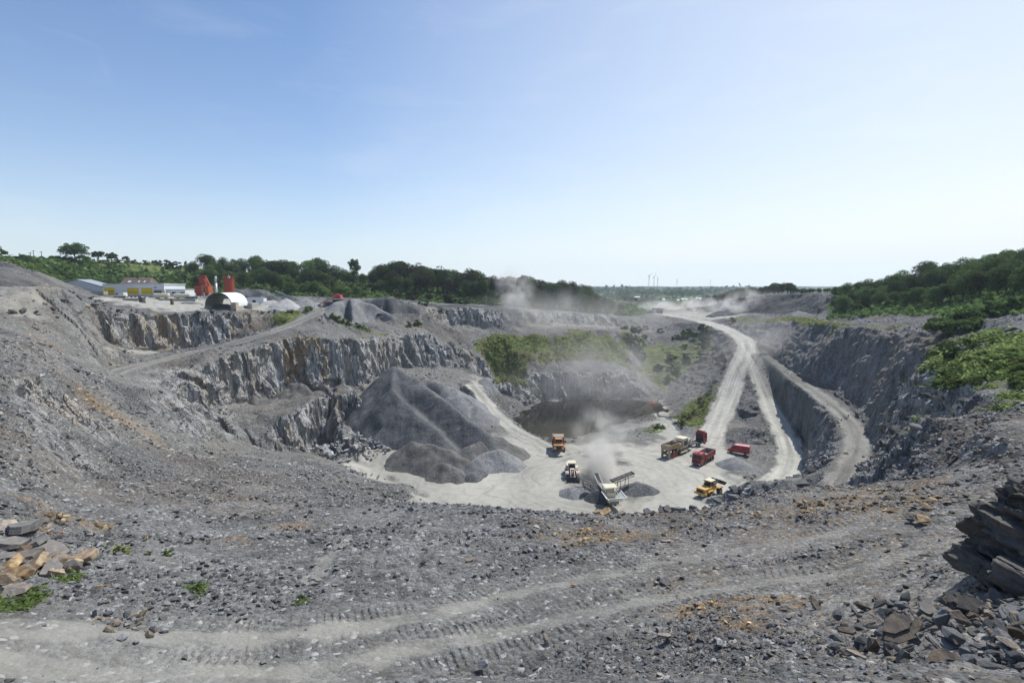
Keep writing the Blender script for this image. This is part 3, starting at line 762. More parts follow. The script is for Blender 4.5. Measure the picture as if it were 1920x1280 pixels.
# a thin veil of high summer haze whitens the sky towards the sun's side and the horizon
tc = wt.nodes.new('ShaderNodeTexCoord')
def wmath(op, a, b, clamp=False):
    m = wt.nodes.new('ShaderNodeMath'); m.operation = op; m.use_clamp = clamp
    for i, v in enumerate((a, b)):
        if hasattr(v, 'is_output'): wt.links.new(v, m.inputs[i])
        else: m.inputs[i].default_value = v
    return m.outputs[0]
sp = wt.nodes.new('ShaderNodeSeparateXYZ'); wt.links.new(tc.outputs['Generated'], sp.inputs[0])
dirx, diry, dirz = sp.outputs
VA = rad(70)
side = wmath('MULTIPLY', wmath('ADD', wmath('MULTIPLY', dirx, math.sin(VA)), wmath('MULTIPLY', diry, math.cos(VA))), 0.70)
side = wmath('MAXIMUM', side, 0.0)
low = wmath('MULTIPLY', wmath('POWER', 2.718, wmath('MULTIPLY', wmath('MAXIMUM', dirz, 0.0), -8.5)), 0.85)
cn = wt.nodes.new('ShaderNodeTexNoise'); cm = wt.nodes.new('ShaderNodeMapping'); cm.inputs['Scale'].default_value = (2.2, 2.2, 9.0); cm.inputs['Rotation'].default_value = (0, 0.12, 0)
wt.links.new(tc.outputs['Generated'], cm.inputs[0]); wt.links.new(cm.outputs[0], cn.inputs['Vector']); cn.inputs['Scale'].default_value = 2.0; cn.inputs['Detail'].default_value = 7; cn.inputs['Roughness'].default_value = .62; cn.inputs['Distortion'].default_value = .6
cr = wt.nodes.new('ShaderNodeMapRange'); cr.inputs[1].default_value = .52; cr.inputs[2].default_value = .80; cr.inputs[3].default_value = 0; cr.inputs[4].default_value = .10; wt.links.new(cn.outputs['Fac'], cr.inputs[0])
veil = wmath('ADD', wmath('ADD', side, low), cr.outputs[0], True)
vm = wt.nodes.new('ShaderNodeMix'); vm.data_type = 'RGBA'
wt.links.new(veil, vm.inputs[0]); wt.links.new(sky.outputs[0], vm.inputs[6]); vm.inputs[7].default_value = (6.7, 7.0, 7.0, 1)
wt.links.new(vm.outputs[2], wt.nodes['Background'].inputs[0])
wt.nodes['Background'].inputs[1].default_value = 0.104
sl = bpy.data.lights.new('sun', 'SUN'); sl.energy = 3.6; sl.angle = rad(0.53); sl.color = (1.0, 0.975, 0.94)
so = bpy.data.objects.new('sun', sl); COL.objects.link(so)
so.rotation_euler = (rad(90 - SUN_EL), 0, -rad(SUN_AZ) + math.pi)
so.rotation_euler = Vector((-math.sin(rad(SUN_AZ)) * math.cos(rad(SUN_EL)), -math.cos(rad(SUN_AZ)) * math.cos(rad(SUN_EL)), -math.sin(rad(SUN_EL)))).to_track_quat('-Z', 'Y').to_euler()
scene.view_settings.view_transform = 'Standard'; scene.view_settings.look = 'None'
scene.view_settings.exposure = 0.5; scene.view_settings.gamma = 1.0
cy = scene.cycles
cy.max_bounces = 6; cy.diffuse_bounces = 3; cy.glossy_bounces = 2; cy.transmission_bounces = 2; cy.transparent_max_bounces = 8; cy.volume_bounces = 3
cy.use_denoising = True
# ---------------------------------------------------------------- heaps of crushed stone
def grit_material(name, c0, c1, stone=7.0, patch_=0.25):
    N = NT(name)
    P = N.geo().outputs['Position']
    v = N.voro(P, stone); sx = N.n('ShaderNodeSeparateColor'); N.put(sx.inputs[0], v.outputs['Color'])
    n = N.noise(P, patch_, 5, 0.6)
    c = N.mix(N.rng(n, 0.3, 0.7), c0, c1)
    c = N.hsv(c, N.math('ADD', 0.62, N.math('MULTIPLY', sx.outputs[0], 0.75)))
    flow = N.noise(N.pos((1.0, 1.0, 0.2)), 0.8, 5, 0.65)
    c = N.hsv(c, N.math('ADD', 0.80, N.math('MULTIPLY', flow, 0.4)))
    h = N.math('ADD', N.math('MULTIPLY', N.math('SUBTRACT', 1.0, v.outputs['Distance']), 0.06), N.math('MULTIPLY', flow, 0.35))
    return N.done(c, 0.92, N.bump(h, 0.8, 1.0), spec=0.15)
M_DARKGRIT = grit_material('dark_slate_grit', (0.074, 0.077, 0.080), (0.135, 0.136, 0.137), 5.0)
M_BROWNGRIT = grit_material('brown_grey_grit', (0.095, 0.093, 0.087), (0.150, 0.146, 0.136), 6.0)
M_MIDGRIT = grit_material('grey_grit', (0.165, 0.168, 0.172), (0.235, 0.235, 0.230), 6.0)
M_PALEGRIT = grit_material('pale_grit', (0.30, 0.30, 0.295), (0.38, 0.375, 0.36), 6.0)

def heap(label, ridges, slope, mat, step=0.6, group=None, bumpy=0.5, name='gravel_pile', seed=1):
    R = [np.array([W(*a) if len(a) == 3 else a[1:] for a in r], float) for r in ridges]
    allp = np.concatenate(R)
    gz = ground(allp[:, 0], allp[:, 1])
    reach = np.max(np.maximum(allp[:, 2] - gz, 1.0)) / slope + 3
    deep = min(gz.min(), G(allp[:, 0].mean(), allp[:, 1].mean() - reach * .5))
    reach = max(reach, (allp[:, 2].max() - deep) / slope + 2)
    x0, y0 = allp[:, :2].min(0) - reach; x1, y1 = allp[:, :2].max(0) + reach
    nx = int((x1 - x0) / step) + 2; ny = int((y1 - y0) / step) + 2
    gx, gy = np.meshgrid(x0 + step * np.arange(nx), y0 + step * np.arange(ny))
    x, y = gx.ravel(), gy.ravel()
    wx = x + fbm2(x / 5, y / 5, seed, 3) * bumpy * 2.2; wy = y + fbm2(x / 5, y / 5, seed + 5, 3) * bumpy * 2.2
    z = np.full(x.shape, -1e3)
    for r in R:
        if len(r) == 1: r = np.concatenate([r, r + 0.01])
        for a, b in zip(r[:-1], r[1:]):
            ab = b - a; l2 = ab[:2] @ ab[:2] + 1e-9
            t = np.clip(((wx - a[0]) * ab[0] + (wy - a[1]) * ab[1]) / l2, 0, 1)
            d = np.hypot(wx - a[0] - t * ab[0], wy - a[1] - t * ab[1])
            zz = a[2] + t * ab[2] - slope * (np.sqrt(d * d + .5) - .707)
            z = np.maximum(z, zz)
    z += fbm2(x / 2.5, y / 2.5, seed + 9, 4) * bumpy * 0.5
    # little slides running down the sides
    g = ground(x, y)
    up = z - g
    far_ = np.full(x.shape, 1e9); lim = np.zeros(x.shape)
    for q, gq in zip(allp, gz):
        d = np.hypot(x - q[0], y - q[1]); m = d < far_
        far_[m] = d[m]; lim[m] = g[m] - gq
    k_ = sstep(-0.6, -2.6, lim)
    z = z - k_ * np.maximum(up + 1.0, 0); up = z - g
    z = np.where(up < -0.8, g - 0.8, z)
    I = np.arange(nx * ny).reshape(ny, nx)
    Q = np.stack([I[:-1, :-1], I[:-1, 1:], I[1:, 1:], I[1:, :-1]], -1).reshape(-1, 4)
    keep = (up[Q] > -0.6).any(1)
    Q = Q[keep]
    u, inv = np.unique(Q, return_inverse=True)
    o = np.array((allp[:, 0].mean(), allp[:, 1].mean(), gz.min()))
    me = np_mesh(name, np.stack([x, y, z], 1)[u] - o, inv.reshape(-1, 4), [mat], smooth=True)
    ob = link_mesh(name, me); ob.location = o
    return tag(ob, label, 'gravel pile', group)

heap('huge dark grey slate stockpile filling the pit below the left cliff',
     [[(738,687,165),(800,726,158),(850,766,148),(905,806,139)], [(738,687,165),(735,728,155),(785,778,145),(835,822,137)]], 0.92, M_DARKGRIT, 0.5, bumpy=0.32, seed=3)
heap('brown grey mound at the toe of the dark stockpile, beside the pale floor', [[(776,826,134),(830,838,130),(862,856,127)],[(838,868,123.5),(858,878,122.5)]], 0.75, M_BROWNGRIT, 0.4, bumpy=0.5, seed=5)
heap('long brown grey hump between the dark stockpile and the lake track', [[(880,838,133.5),(915,822,138),(938,818,140.5)]], 0.72, M_BROWNGRIT, 0.45, bumpy=0.5, seed=7)
heap('small pale grey pile on the near side of the brown grey hump', [[(903,852,130),(935,842,132)]], 0.7, M_MIDGRIT, 0.35, bumpy=0.4, seed=9)
heap('low rounded grey pile at the foot of the stockpile, nearest the pale floor', [[(882,872,-42.3)]], 0.75, M_DARKGRIT, 0.3, bumpy=0.4, seed=10)
heap('dark grey pile under the outer end of the crusher right hand belt', [[(1192,902,-43.0),(1210,909,-43.6)]], 0.6, M_DARKGRIT, 0.3, bumpy=0.3, seed=11)
heap('grey dome of crushed stone in front of the cream loader bucket', [[(1076,912,-43.4),(1092,914,-43.6)]], 0.6, M_MIDGRIT, 0.3, bumpy=0.25, seed=12)
heap('blackish heap of fines under the belts beside the cream crusher', [[(1122,914,-42.6)]], 0.9, M_DARKGRIT, 0.3, bumpy=0.3, seed=13)
heap('grey cone of gravel in front of the red van', [[(1382,858,-42.8)]], 0.6, M_MIDGRIT, 0.3, bumpy=0.35, seed=14)
heap('light grey cone on the terrace at the head of the lake track', [[(914,708,197)]], 0.6, M_MIDGRIT, 0.5, bumpy=0.5, seed=15)
heap('grey bank of gravel on the terrace behind the dark stockpile', [[(815,712,176),(858,730,172),(895,762,166)]], 0.7, M_MIDGRIT, 0.5, bumpy=0.5, seed=16)
heap('rugged blue grey stockpile in the yard behind the arched shelter', [[(444,541,217),(470,544,214),(488,542,216),(505,549,212)],[(462,552,207),(486,557,204)]], 0.7, M_DARKGRIT, 0.5, bumpy=0.9, seed=17)
heap('pale cone of chippings at the yard edge, below the teal conveyor', [[(535,560,193)]], 0.62, M_PALEGRIT, 0.4, bumpy=0.3, seed=18)
heap('grey cone in the yard between the teal and the red conveyors', [[(570,559,199)]], 0.6, M_MIDGRIT, 0.4, bumpy=0.3, seed=19)
heap('low pale pile in the yard beside the arched shelter', [[(500,563,196),(512,562,197)]], 0.6, M_PALEGRIT, 0.4, bumpy=0.4, seed=20)
heap('broad grey mound on the crest, right of the red screening machine', [[(640,564,204),(668,560,206)]], 0.5, M_MIDGRIT, 0.5, bumpy=0.5, seed=21)
heap('grey mound on the crest beside the dark wood', [[(712,557,214),(735,556,216)]], 0.5, M_DARKGRIT, 0.5, bumpy=0.5, seed=22)
heap('flat sandy grey bank in the yard left of the arched shelter', [[(345,566,190),(372,568,188)]], 0.35, M_BROWNGRIT, 0.5, bumpy=0.3, seed=23)
heap('wedge of grey sand in the yard by the small concrete post', [[(262,570,186),(300,571,187)]], 0.4, M_MIDGRIT, 0.5, bumpy=0.3, seed=24)
heap('dark mound of waste at the dusty far end of the haul road', [[(1345,583,312),(1370,584,305)]], 0.5, M_DARKGRIT, 0.8, bumpy=0.8, seed=25)
heap('grey spoil pile half hidden by dust below the far dark face', [[(1368,569,322),(1385,562,328)]], 0.75, M_MIDGRIT, 0.8, bumpy=1.0, seed=26)
heap('grey pile at the edge of the right wood below the far face', [[(1497,583,262),(1510,585,258)]], 0.6, M_MIDGRIT, 0.7, bumpy=0.7, seed=27)

# ---------------------------------------------------------------- stones
def stone_template(seed, flat=0.5, n=16):
    r = np.random.default_rng(seed)
    bm = bmesh.new()
    p = r.normal(size=(n, 3)); p /= np.linalg.norm(p, axis=1)[:, None]
    p *= r.uniform(0.75, 1.0, (n, 1))
    p *= np.array((1.0, r.uniform(0.55, 0.9), flat * r.uniform(0.8, 1.2)))
    for q in p: bm.verts.new(q)
    res = bmesh.ops.convex_hull(bm, input=bm.verts)
    bmesh.ops.delete(bm, geom=[g for g in res['geom_interior'] if isinstance(g, bmesh.types.BMVert)], context='VERTS')
    bmesh.ops.triangulate(bm, faces=bm.faces)
    bm.verts.index_update()
    v = np.array([q.co[:] for q in bm.verts]); f = np.array([[q.index for q in t.verts] for t in bm.faces])
    bm.free()
    return v * 0.5, f

def stone_material(name, obj_level):
    N = NT(name)
    P = N.objco() if obj_level else N.geo().outputs['Position']
    n = N.noise(P, 3.0 if obj_level else 5.0, 5, 0.65, 0.6)
    tint = N.attr('tint', 'OBJECT' if obj_level else 'GEOMETRY').outputs['Fac']
    ru = N.attr('iron', 'OBJECT' if obj_level else 'GEOMETRY').outputs['Fac']
    grey = N.mix(n, (0.085, 0.088, 0.092), (0.205, 0.207, 0.205))
    iron = N.mix(N.rng(n, 0.35, 0.7), (0.15, 0.085, 0.038), (0.40, 0.30, 0.165))
    c = N.mix(N.math('MULTIPLY', ru, N.rng(n, 0.25, 0.5)), grey, iron)
    c = N.hsv(c, tint)
    lay = N.noise(N.pos((0.4, 0.4, 6.0), src=P), 4.0 if obj_level else 8.0, 3, 0.6)
    h = N.math('ADD', N.math('MULTIPLY', lay, 0.06), N.math('MULTIPLY', n, 0.05))
    return N.done(c, 0.88, N.bump(h, 0.7, 1.0 if obj_level else 0.4), spec=0.2)
M_STONE = stone_material('slate_stone', True)
M_RUBBLE = stone_material('slate_rubble', False)

def rot_mats(n, r, tilt=0.5):
    a = r.uniform(0, 2 * math.pi, n); t = r.normal(0, tilt, n); b = r.uniform(0, 2 * math.pi, n)
    ca, sa, ct, st, cb, sb = np.cos(a), np.sin(a), np.cos(t), np.sin(t), np.cos(b), np.sin(b)
    Z1 = np.zeros((n, 3, 3)); Z1[:, 0, 0] = ca; Z1[:, 0, 1] = -sa; Z1[:, 1, 0] = sa; Z1[:, 1, 1] = ca; Z1[:, 2, 2] = 1
    Xr = np.zeros((n, 3, 3)); Xr[:, 0, 0] = 1; Xr[:, 1, 1] = ct; Xr[:, 1, 2] = -st; Xr[:, 2, 1] = st; Xr[:, 2, 2] = ct
    Z2 = np.zeros((n, 3, 3)); Z2[:, 0, 0] = cb; Z2[:, 0, 1] = -sb; Z2[:, 1, 0] = sb; Z2[:, 1, 1] = cb; Z2[:, 2, 2] = 1
    return Z1 @ Xr @ Z2

def scatter(name, label, ids, size, tint, iron, seed, flat=0.45, tilt=0.4, npts=11, sink=0.1):
    """a field of broken stone too fine to count, as one mesh"""
    r = np.random.default_rng(seed)
    T = [stone_template(seed * 50 + k, flat, npts) for k in range(10)]
    pick = r.integers(0, len(T), len(ids))
    VV, FF, TT, II = [], [], [], []; off = 0
    for k, (v, f) in enumerate(T):
        m = pick == k
        i = ids[m]; n = len(i)
        if not n: continue
        M = rot_mats(n, r, tilt) * size[m][:, None, None]
        p = np.stack([Xd[i], Yd[i], Zd[i]], 1) + NRM[i] * (size[m] * sink)[:, None]
        vv = np.einsum('nij,vj->nvi', M, v) + p[:, None, :]
        VV.append(vv.reshape(-1, 3))
        FF.append((f[None] + (off + np.arange(n) * len(v))[:, None, None]).reshape(-1, 3))
        TT.append(np.repeat(tint[m], len(v))); II.append(np.repeat(iron[m], len(v)))
        off += n * len(v)
    me = np_mesh(name, np.concatenate(VV), np.concatenate(FF), [M_RUBBLE], {'tint': np.concatenate(TT), 'iron': np.concatenate(II)}, smooth=False)
    return tag(link_mesh(name, me), label, 'rubble', kind='stuff')

def pick_ids(w, n, seed):
    r = np.random.default_rng(seed)
    w = np.clip(w, 0, None); c = np.cumsum(w)
    return np.unique(np.searchsorted(c, r.uniform(0, c[-1], n)))

INVIEW = (np.abs(X) < (Y + 6) * 1.1) & (Y > 3)
loose = INVIEW * (1 - np.clip(PALE * 1.4, 0, 1)) * (1 - np.clip(GRASS * 0.8, 0, 1)) * (1 - 0.7 * CLIFF) * (R1 > 6)
rim_d = np.full(X.shape, 99.0); _m = R1 < 70; rim_d[_m] = seg_dist(X[_m], Y[_m], RIM)
clump = 1.2 * sstep(3.5, .5, rim_d) + 0.12 + 1.9 * sstep(-0.2, 0.55, fbm2(X / 3.5, Y / 3.5, 90, 4))
right_rough = 1 + 2.2 * sstep(4, 9, X) * (R1 < 22)
ids = pick_ids(loose * clump * (1 - .88 * FINES) * right_rough * (R1 < 62), 90000, 1)
r_ = np.random.default_rng(3)
sz = R1[ids] * 0.0021 * np.clip(r_.pareto(1.75, len(ids)) + 0.75, 0.75, 8.0)
sz = np.minimum(sz, 0.55)
scatter('loose_rubble', 'loose grey and rusty slate chips strewn over the near ledge', ids, sz,
        np.clip(r_.lognormal(-.15, 0.42, len(ids)), 0.35, 2.4), np.clip(RUST[ids] * 1.1 * (r_.random(len(ids)) < 0.25 + 0.6 * RUST[ids]), 0, 1), 1)
lw = loose * (R1 >= 55) * (R1 < 330) * (0.12 + 1.4 * sstep(0.0, 0.55, fbm2(X / 9, Y / 9, 91, 4))) * (1 + 2.0 * ((X < -25) & (R1 < 120)))
ids = pick_ids(lw, 34000, 2)
sz = R1[ids] * 0.0022 * np.clip(r_.pareto(2.6, len(ids)) + 0.85, 0.85, 4.5)
sz = np.minimum(sz, 1.3)
scatter('scree', 'grey broken slate scree lying on the quarry slopes and benches', ids, sz,
        np.clip(r_.lognormal(0.0, 0.4, len(ids)), 0.4, 2.4), np.clip(RUST[ids] * (r_.random(len(ids)) < 0.5), 0, 1), 2)

# fallen and still standing blocks on the shaded near cliff and the broken right wall
lw = INVIEW * (X > 28) * (R1 < 130) * (R1 > 40) * (ROADD > .5) * (GRASS < .4) * sstep(.97, .8, NRM[:, 2]) * (0.3 + sstep(-.1, .4, fbm2(X / 6, Y / 6, 92, 3)))
ids = pick_ids(lw, 2600, 4)
sz = np.clip(r_.pareto(2.2, len(ids)) + .5, .5, 3.2) * np.clip(R1[ids] / 90, .5, 1.2)
scatter('rock_debris', 'dark angular blocks littering the shaded cliff and the right wall', ids, sz, np.clip(r_.lognormal(-.45, 0.35, len(ids)), 0.3, 1.5), np.clip(RUST[ids] * .6, 0, 1), 5, flat=.4, tilt=.35, npts=13, sink=-.08)
lw = INVIEW * (X < 5) * (R1 > 90) * (R1 < 260) * (CLIFF < .25) * sstep(.97, .80, NRM[:, 2]) * (ROADD > 1) * (0.15 + sstep(.1, .5, fbm2(X / 8, Y / 8, 93, 3)))
ids = pick_ids(lw, 2200, 5)
sz = np.clip(r_.pareto(2.6, len(ids)) + .4, .4, 1.8)
scatter('rock_debris', 'grey angular blocks fallen below the left cliffs', ids, sz, np.clip(r_.lognormal(.1, 0.4, len(ids)), 0.4, 2.4), np.clip(RUST[ids] * .8, 0, 1), 6, flat=.5, tilt=.4, npts=13, sink=-.05)

# single stones big enough to tell apart
STONES = []
for k in range(9):
    v, f = stone_template(900 + k, [0.45, 0.6, 0.28][k % 3], 18)
    STONES.append(np_mesh('boulder', v, f, [M_STONE]))
SLABS = []
for k in range(5):       # split slates: irregular thick plates
    r = np.random.default_rng(40 + k)
    bm = bmesh.new()
    a = np.sort(r.uniform(0, 2 * math.pi, 9)); rr0 = r.uniform(0.75, 1.0, 9)
    lo, hi = [], []
    for q, w in zip(a, rr0):
        lo.append(bm.verts.new((math.cos(q) * w * .5, math.sin(q) * w * .32, -.07 + r.uniform(-.02, .02))))
        hi.append(bm.verts.new((math.cos(q) * w * .47 + r.uniform(-.03, .03), math.sin(q) * w * .30, .07 + r.uniform(-.03, .03))))
    bm.faces.new(hi); bm.faces.new(lo[::-1])
    for i in range(9):
        bm.faces.new((lo[i], lo[(i + 1) % 9], hi[(i + 1) % 9], hi[i]))
    me = bpy.data.meshes.new('slab'); bm.to_mesh(me); bm.free(); me.materials.append(M_STONE)
    SLABS.append(me)
RS = random.Random(11)
def ground_d(x, y):
    """height of the finished surface: nearest vertex of the sheet in its own ring"""
    z = G(x, y)
    return z
def stone(name, px, py, t, size, label, cat, group=None, tint=1.0, iron=0.0, meshes=STONES, lift=0.15, tilt=0.25, sc=None, xyz=None):
    if xyz is not None:
        p = np.array(xyz, float)
    else:
        p = W(px, py, t)
        p[2] = G(p[0], p[1])
    o = link_mesh(name, RS.choice(meshes))
    s = sc or (RS.uniform(.85, 1.15), RS.uniform(.75, 1.1), RS.uniform(.8, 1.2))
    o.scale = tuple(size * q for q in s)
    o.rotation_euler = (RS.gauss(0, tilt), RS.gauss(0, tilt), RS.uniform(0, 6.28))
    o.location = (p[0], p[1], p[2] + size * lift)
    o['tint'] = float(tint); o['iron'] = float(iron)
    return tag(o, label, cat, group)

# slates tumbled together on the left of the ledge
for px, py, t, s, ti, ir in ((10,990,22.3,1.5,1.3,.5),(45,985,22.6,2.2,1.5,.5),(62,1005,21.6,1.8,1.45,.6),(20,1010,21.2,1.4,1.2,.2),(95,1010,21.4,1.7,1.4,1),(38,1030,20.4,1.5,1.2,.3),(75,1032,20.3,1.3,1.0,.7),
                             (118,1020,21,1.2,.9,.8),(150,1020,21.2,1.4,1.25,1),(60,1050,19.6,1.5,1.3,1),(95,1045,19.8,1.3,1.3,.9),(15,1055,19.3,1.4,1.1,1),(25,1075,18.6,1.5,1.0,1),(8,1095,18,1.3,1.3,.6),(30,1110,17.6,1.2,.9,.5),(5,1035,20,1.3,1.2,.2),
                             (135,1035,20.4,1.0,1.1,1),(88,1022,20.9,1.2,1.3,.4),(45,1018,21,1.1,.8,.8)):
    for q in range(2):
     stone('slate_slab', px + q * RS.uniform(-14, 14), py + q * RS.uniform(-4, 12), t - q * .25, s * (1 - .35 * q), 'large grey and rusty slab tumbled in the slab heap by the left edge', 'slab', 'slabs heaped at the left edge of the ledge', ti * RS.uniform(.6, 1.25), ir * RS.choice((.2, .7, 1)), SLABS + STONES[:3], 0.2, 0.30)
for k in range(46):
    px = RS.gauss(225, 40); py = RS.gauss(1138, 15)
    stone('stone', px, py, 1280 / 100 + (1280 - py) * .026 + .6, RS.choice((.15, .2, .3, .4, .5)), 'angular yellow grey stone in the cluster beside the pale track', 'stone', 'stones clustered beside the track', RS.uniform(.8, 1.7), RS.choice((0, .2, .5)), STONES)
# boulders guarding the yard edge
for k, px in enumerate((24,45,68,100,122,138,150,180,196,206,222,231,247,258,330,372,398,420,432,484,492,505,515,530,541,548)):
    t = np.interp(px, (20,90,150,220,300,420,500,560), (114,120,134,151,160,172,181,187)) + .8
    o = stone('boulder', px, 586, t, RS.uniform(1.2, 2.5), 'dark boulder in the row along the lip of the upper left cliff', 'boulder', 'boulders along the yard edge', RS.uniform(.45, .75), 0.1, STONES, 0.3)
# boulders beside the lake track
for k in range(26):
    f = k / 25
    p = W(*[np.interp(f, (0, .3, .6, 1), q) for q in ((922,940,978,1028),(738,771,803,826),(186,177,164,156))])
    stone('boulder', 0, 0, 0, RS.uniform(.9, 1.9), 'grey boulder in the row between the lake track and the lake', 'boulder', 'boulders beside the lake track', RS.uniform(.8, 1.4), 0.05, STONES, 0.3, xyz=(p[0] + RS.uniform(-.5, .8), p[1], G(p[0], p[1])))
stone('boulder', 1077, 829, 155, 3.0, 'big lone grey boulder on the lake shore right of the orange hauler', 'boulder', None, .8, 0, STONES, .3)
stone('boulder', 1263, 827, -45, 1.3, 'pale block lying by the track left of the tan crushing trailer', 'boulder', None, 1.7, 0, SLABS, .3)
# blast heap of pale blocks at the toe of the third bench
hp = np.array([W(655, 850, 139)])[0]
for k in range(150):
    u = RS.random(); a = RS.uniform(0, 6.28); q = math.sqrt(RS.random())
    x = hp[0] + q * math.cos(a) * 11.0; y = hp[1] - 1 + q * math.sin(a) * 7.5
    if G(x, y) > -41.2: continue
    s = RS.choice((.9, 1.1, 1.3, 1.7, 2.2)); hgt = max(0, 1 - q) * 3.2
    stone('quarried_block', 0, 0, 0, s, 'pale angular block in the heap at the foot of the left cliff', 'stone block', 'pale blocks heaped at the foot of the left cliff', RS.choice((1.3, 1.8, 2.3, 2.7)), RS.choice((0, 0, .12)), STONES, 0.25, .6, xyz=(x, y, max(G(x, y), -45) + hgt))
for k in range(22):
    p = W(RS.gauss(672, 22), RS.gauss(903, 6), -45.0)
    stone('quarried_block', 0, 0, 0, RS.uniform(.6, 1.3), 'grey block in the strip of stones at the near left edge of the floor', 'stone block', 'blocks at the near left edge of the floor', RS.uniform(.9, 1.6), 0, STONES, .25, .5, xyz=(p[0], p[1], G(p[0], p[1])))
for k in range(18):
    f = RS.random(); p = W(1535 + 50 * f + RS.gauss(0, 5), 850 - 42 * f + RS.gauss(0, 7), 113 + 18 * f)
    stone('boulder', 0, 0, 0, RS.uniform(.6, 1.4), 'light grey stone in the bank below the bend of the bench road', 'stone', 'stones below the bench road bend', RS.uniform(1.0, 1.6), .1, STONES, .25, .4, xyz=(p[0], p[1], G(p[0], p[1])))
for k in range(16):
    p = W(RS.gauss(1650, 6), RS.gauss(842, 9), 106)
    if min(seg_dist(np.array([p[0]]), np.array([p[1]]), BENCH)) < 4: continue
    stone('boulder', 0, 0, 0, RS.uniform(.6, 1.3), 'grey stone in the small pile between the bench road and the shaded cliff', 'stone', 'stones piled beside the bench road', RS.uniform(.9, 1.5), .3, STONES, .25, .4, xyz=(p[0], p[1], G(p[0], p[1])))
for k in range(16):
    p = W(RS.gauss(1225, 12) - k * .6, RS.gauss(775 + k * .5, 3), -45.6)
    stone('boulder', 0, 0, 0, RS.uniform(.7, 1.5), 'light stone on the causeway tip in the lake', 'stone', 'stones on the causeway in the lake', RS.uniform(1.0, 1.7), 0, STONES, .2, .4, xyz=(p[0], p[1], max(G(p[0], p[1]), -46)))
# single stones on the ledge
for px, py, t, s, ti, ir, lab in (
    (792,1057,24.2,.45,.35,0,'small blackish stone in the middle of the ledge, next to a tan chip'),
    (829,1047,24.6,.5,1.4,.2,'pale cubic stone on the ledge right of the blackish stone'),
    (880,1046,24.7,.5,1.0,.7,'leaning rusty slate on the ledge beside the pale cubic stone'),
    (1247,1090,20.9,.62,.8,.1,'dark slab tilted up between the two wheel tracks'),
    (905,1243,15.4,.5,1.9,0,'bright white upright stone at the bottom of the ledge'),
    (1024,1207,16.6,.55,1.0,.3,'two-tone upright block below the lower track'),
    (1246,1212,15.8,.5,1.5,.3,'pale oval slab lying low on the rubble below the lower track'),
    (1348,1228,14.6,.35,2.3,0,'small white stone in the rubble at the bottom of the ledge'),
    (1081,989,31.4,.55,2.2,0,'white stone on the rusty ground near the rim'),
    (1135,970,33.5,1.1,1.2,1,'rusty orange slab on the rim below the crusher'),
    (1120,965,34,.9,1.3,.8,'tan slab on the rim beside the rusty orange slab'),
    (1166,968,33.6,.7,1.4,.4,'cream block on the rim right of the rusty orange slab'),
    (1252,957,34,1.0,.9,.1,'grey plate standing up on the rim'),
    (1240,955,34.3,.9,.8,0,'dark grey stone leaning on the standing plate at the rim'),
    (1270,962,33.3,1.1,1.2,.1,'long light slab on the rim right of the standing plate'),
    (1300,948,34.8,.9,1.0,0,'grey boulder on the rim below the yellow loader'),
    (1215,950,34.6,1.0,.7,0,'dark flat slab on the rim left of the standing plate'),
    (1345,940,35.5,.9,.9,0,'grey slab on the rim beyond the grey boulder'),
    (1375,942,35,1.0,1.2,0,'light grey block near the right end of the rubble rim'),
    (772,968,37.2,.8,1.4,0,'light grey block alone on the slope near the rim'),
    (765,980,36,.6,.8,0,'dark stone just below the light grey block near the rim'),
    (1726,1000,22.6,.85,1.2,.9,'long rusty stone on the tan slope at the right'),
    (1703,997,23,.6,.75,0,'dark grey stone beside the long rusty stone'),
    (1735,980,24,.7,.9,.9,'rusty flat stone higher on the tan slope'),
    (1700,972,25,.4,1.0,.9,'small brown stone on the tan slope'),
    (543,1005,29,.6,.8,0,'dark slab with a light top on the left of the ledge'),
    (595,1087,21.8,.6,1.1,.2,'split grey slate beside the faint track spur'),
    (272,1000,25.9,.55,1.2,1,'rusty slab alone on the left slope'),
    (175,1097,18.6,.55,.55,.1,'dark wedge of slate above the stone cluster'),
    (188,1080,19.2,.35,1.2,1,'small orange stone behind the dark wedge of slate'),
    (205,1078,19.3,.4,.9,.4,'brown grey stone right of the small orange stone'),
    (1075,1095,21.5,.3,1.5,.9,'small orange stone between the wheel tracks'),
    (205,805,64,1.3,1.5,0,'pale stone low on the left slope'),
    (55,812,36,.7,1.7,0,'pale flat slab on the left slope near the edge'),
    (207,900,44,.9,1.7,0,'bright slab in the middle of the left slope'),
    (228,945,34,.6,2.0,0,'small white slab on the lower left slope')):
    stone('stone', px, py, t, s, lab, 'stone', None, ti, ir, SLABS if 'sla' in lab or 'plate' in lab else STONES, .25, .25)

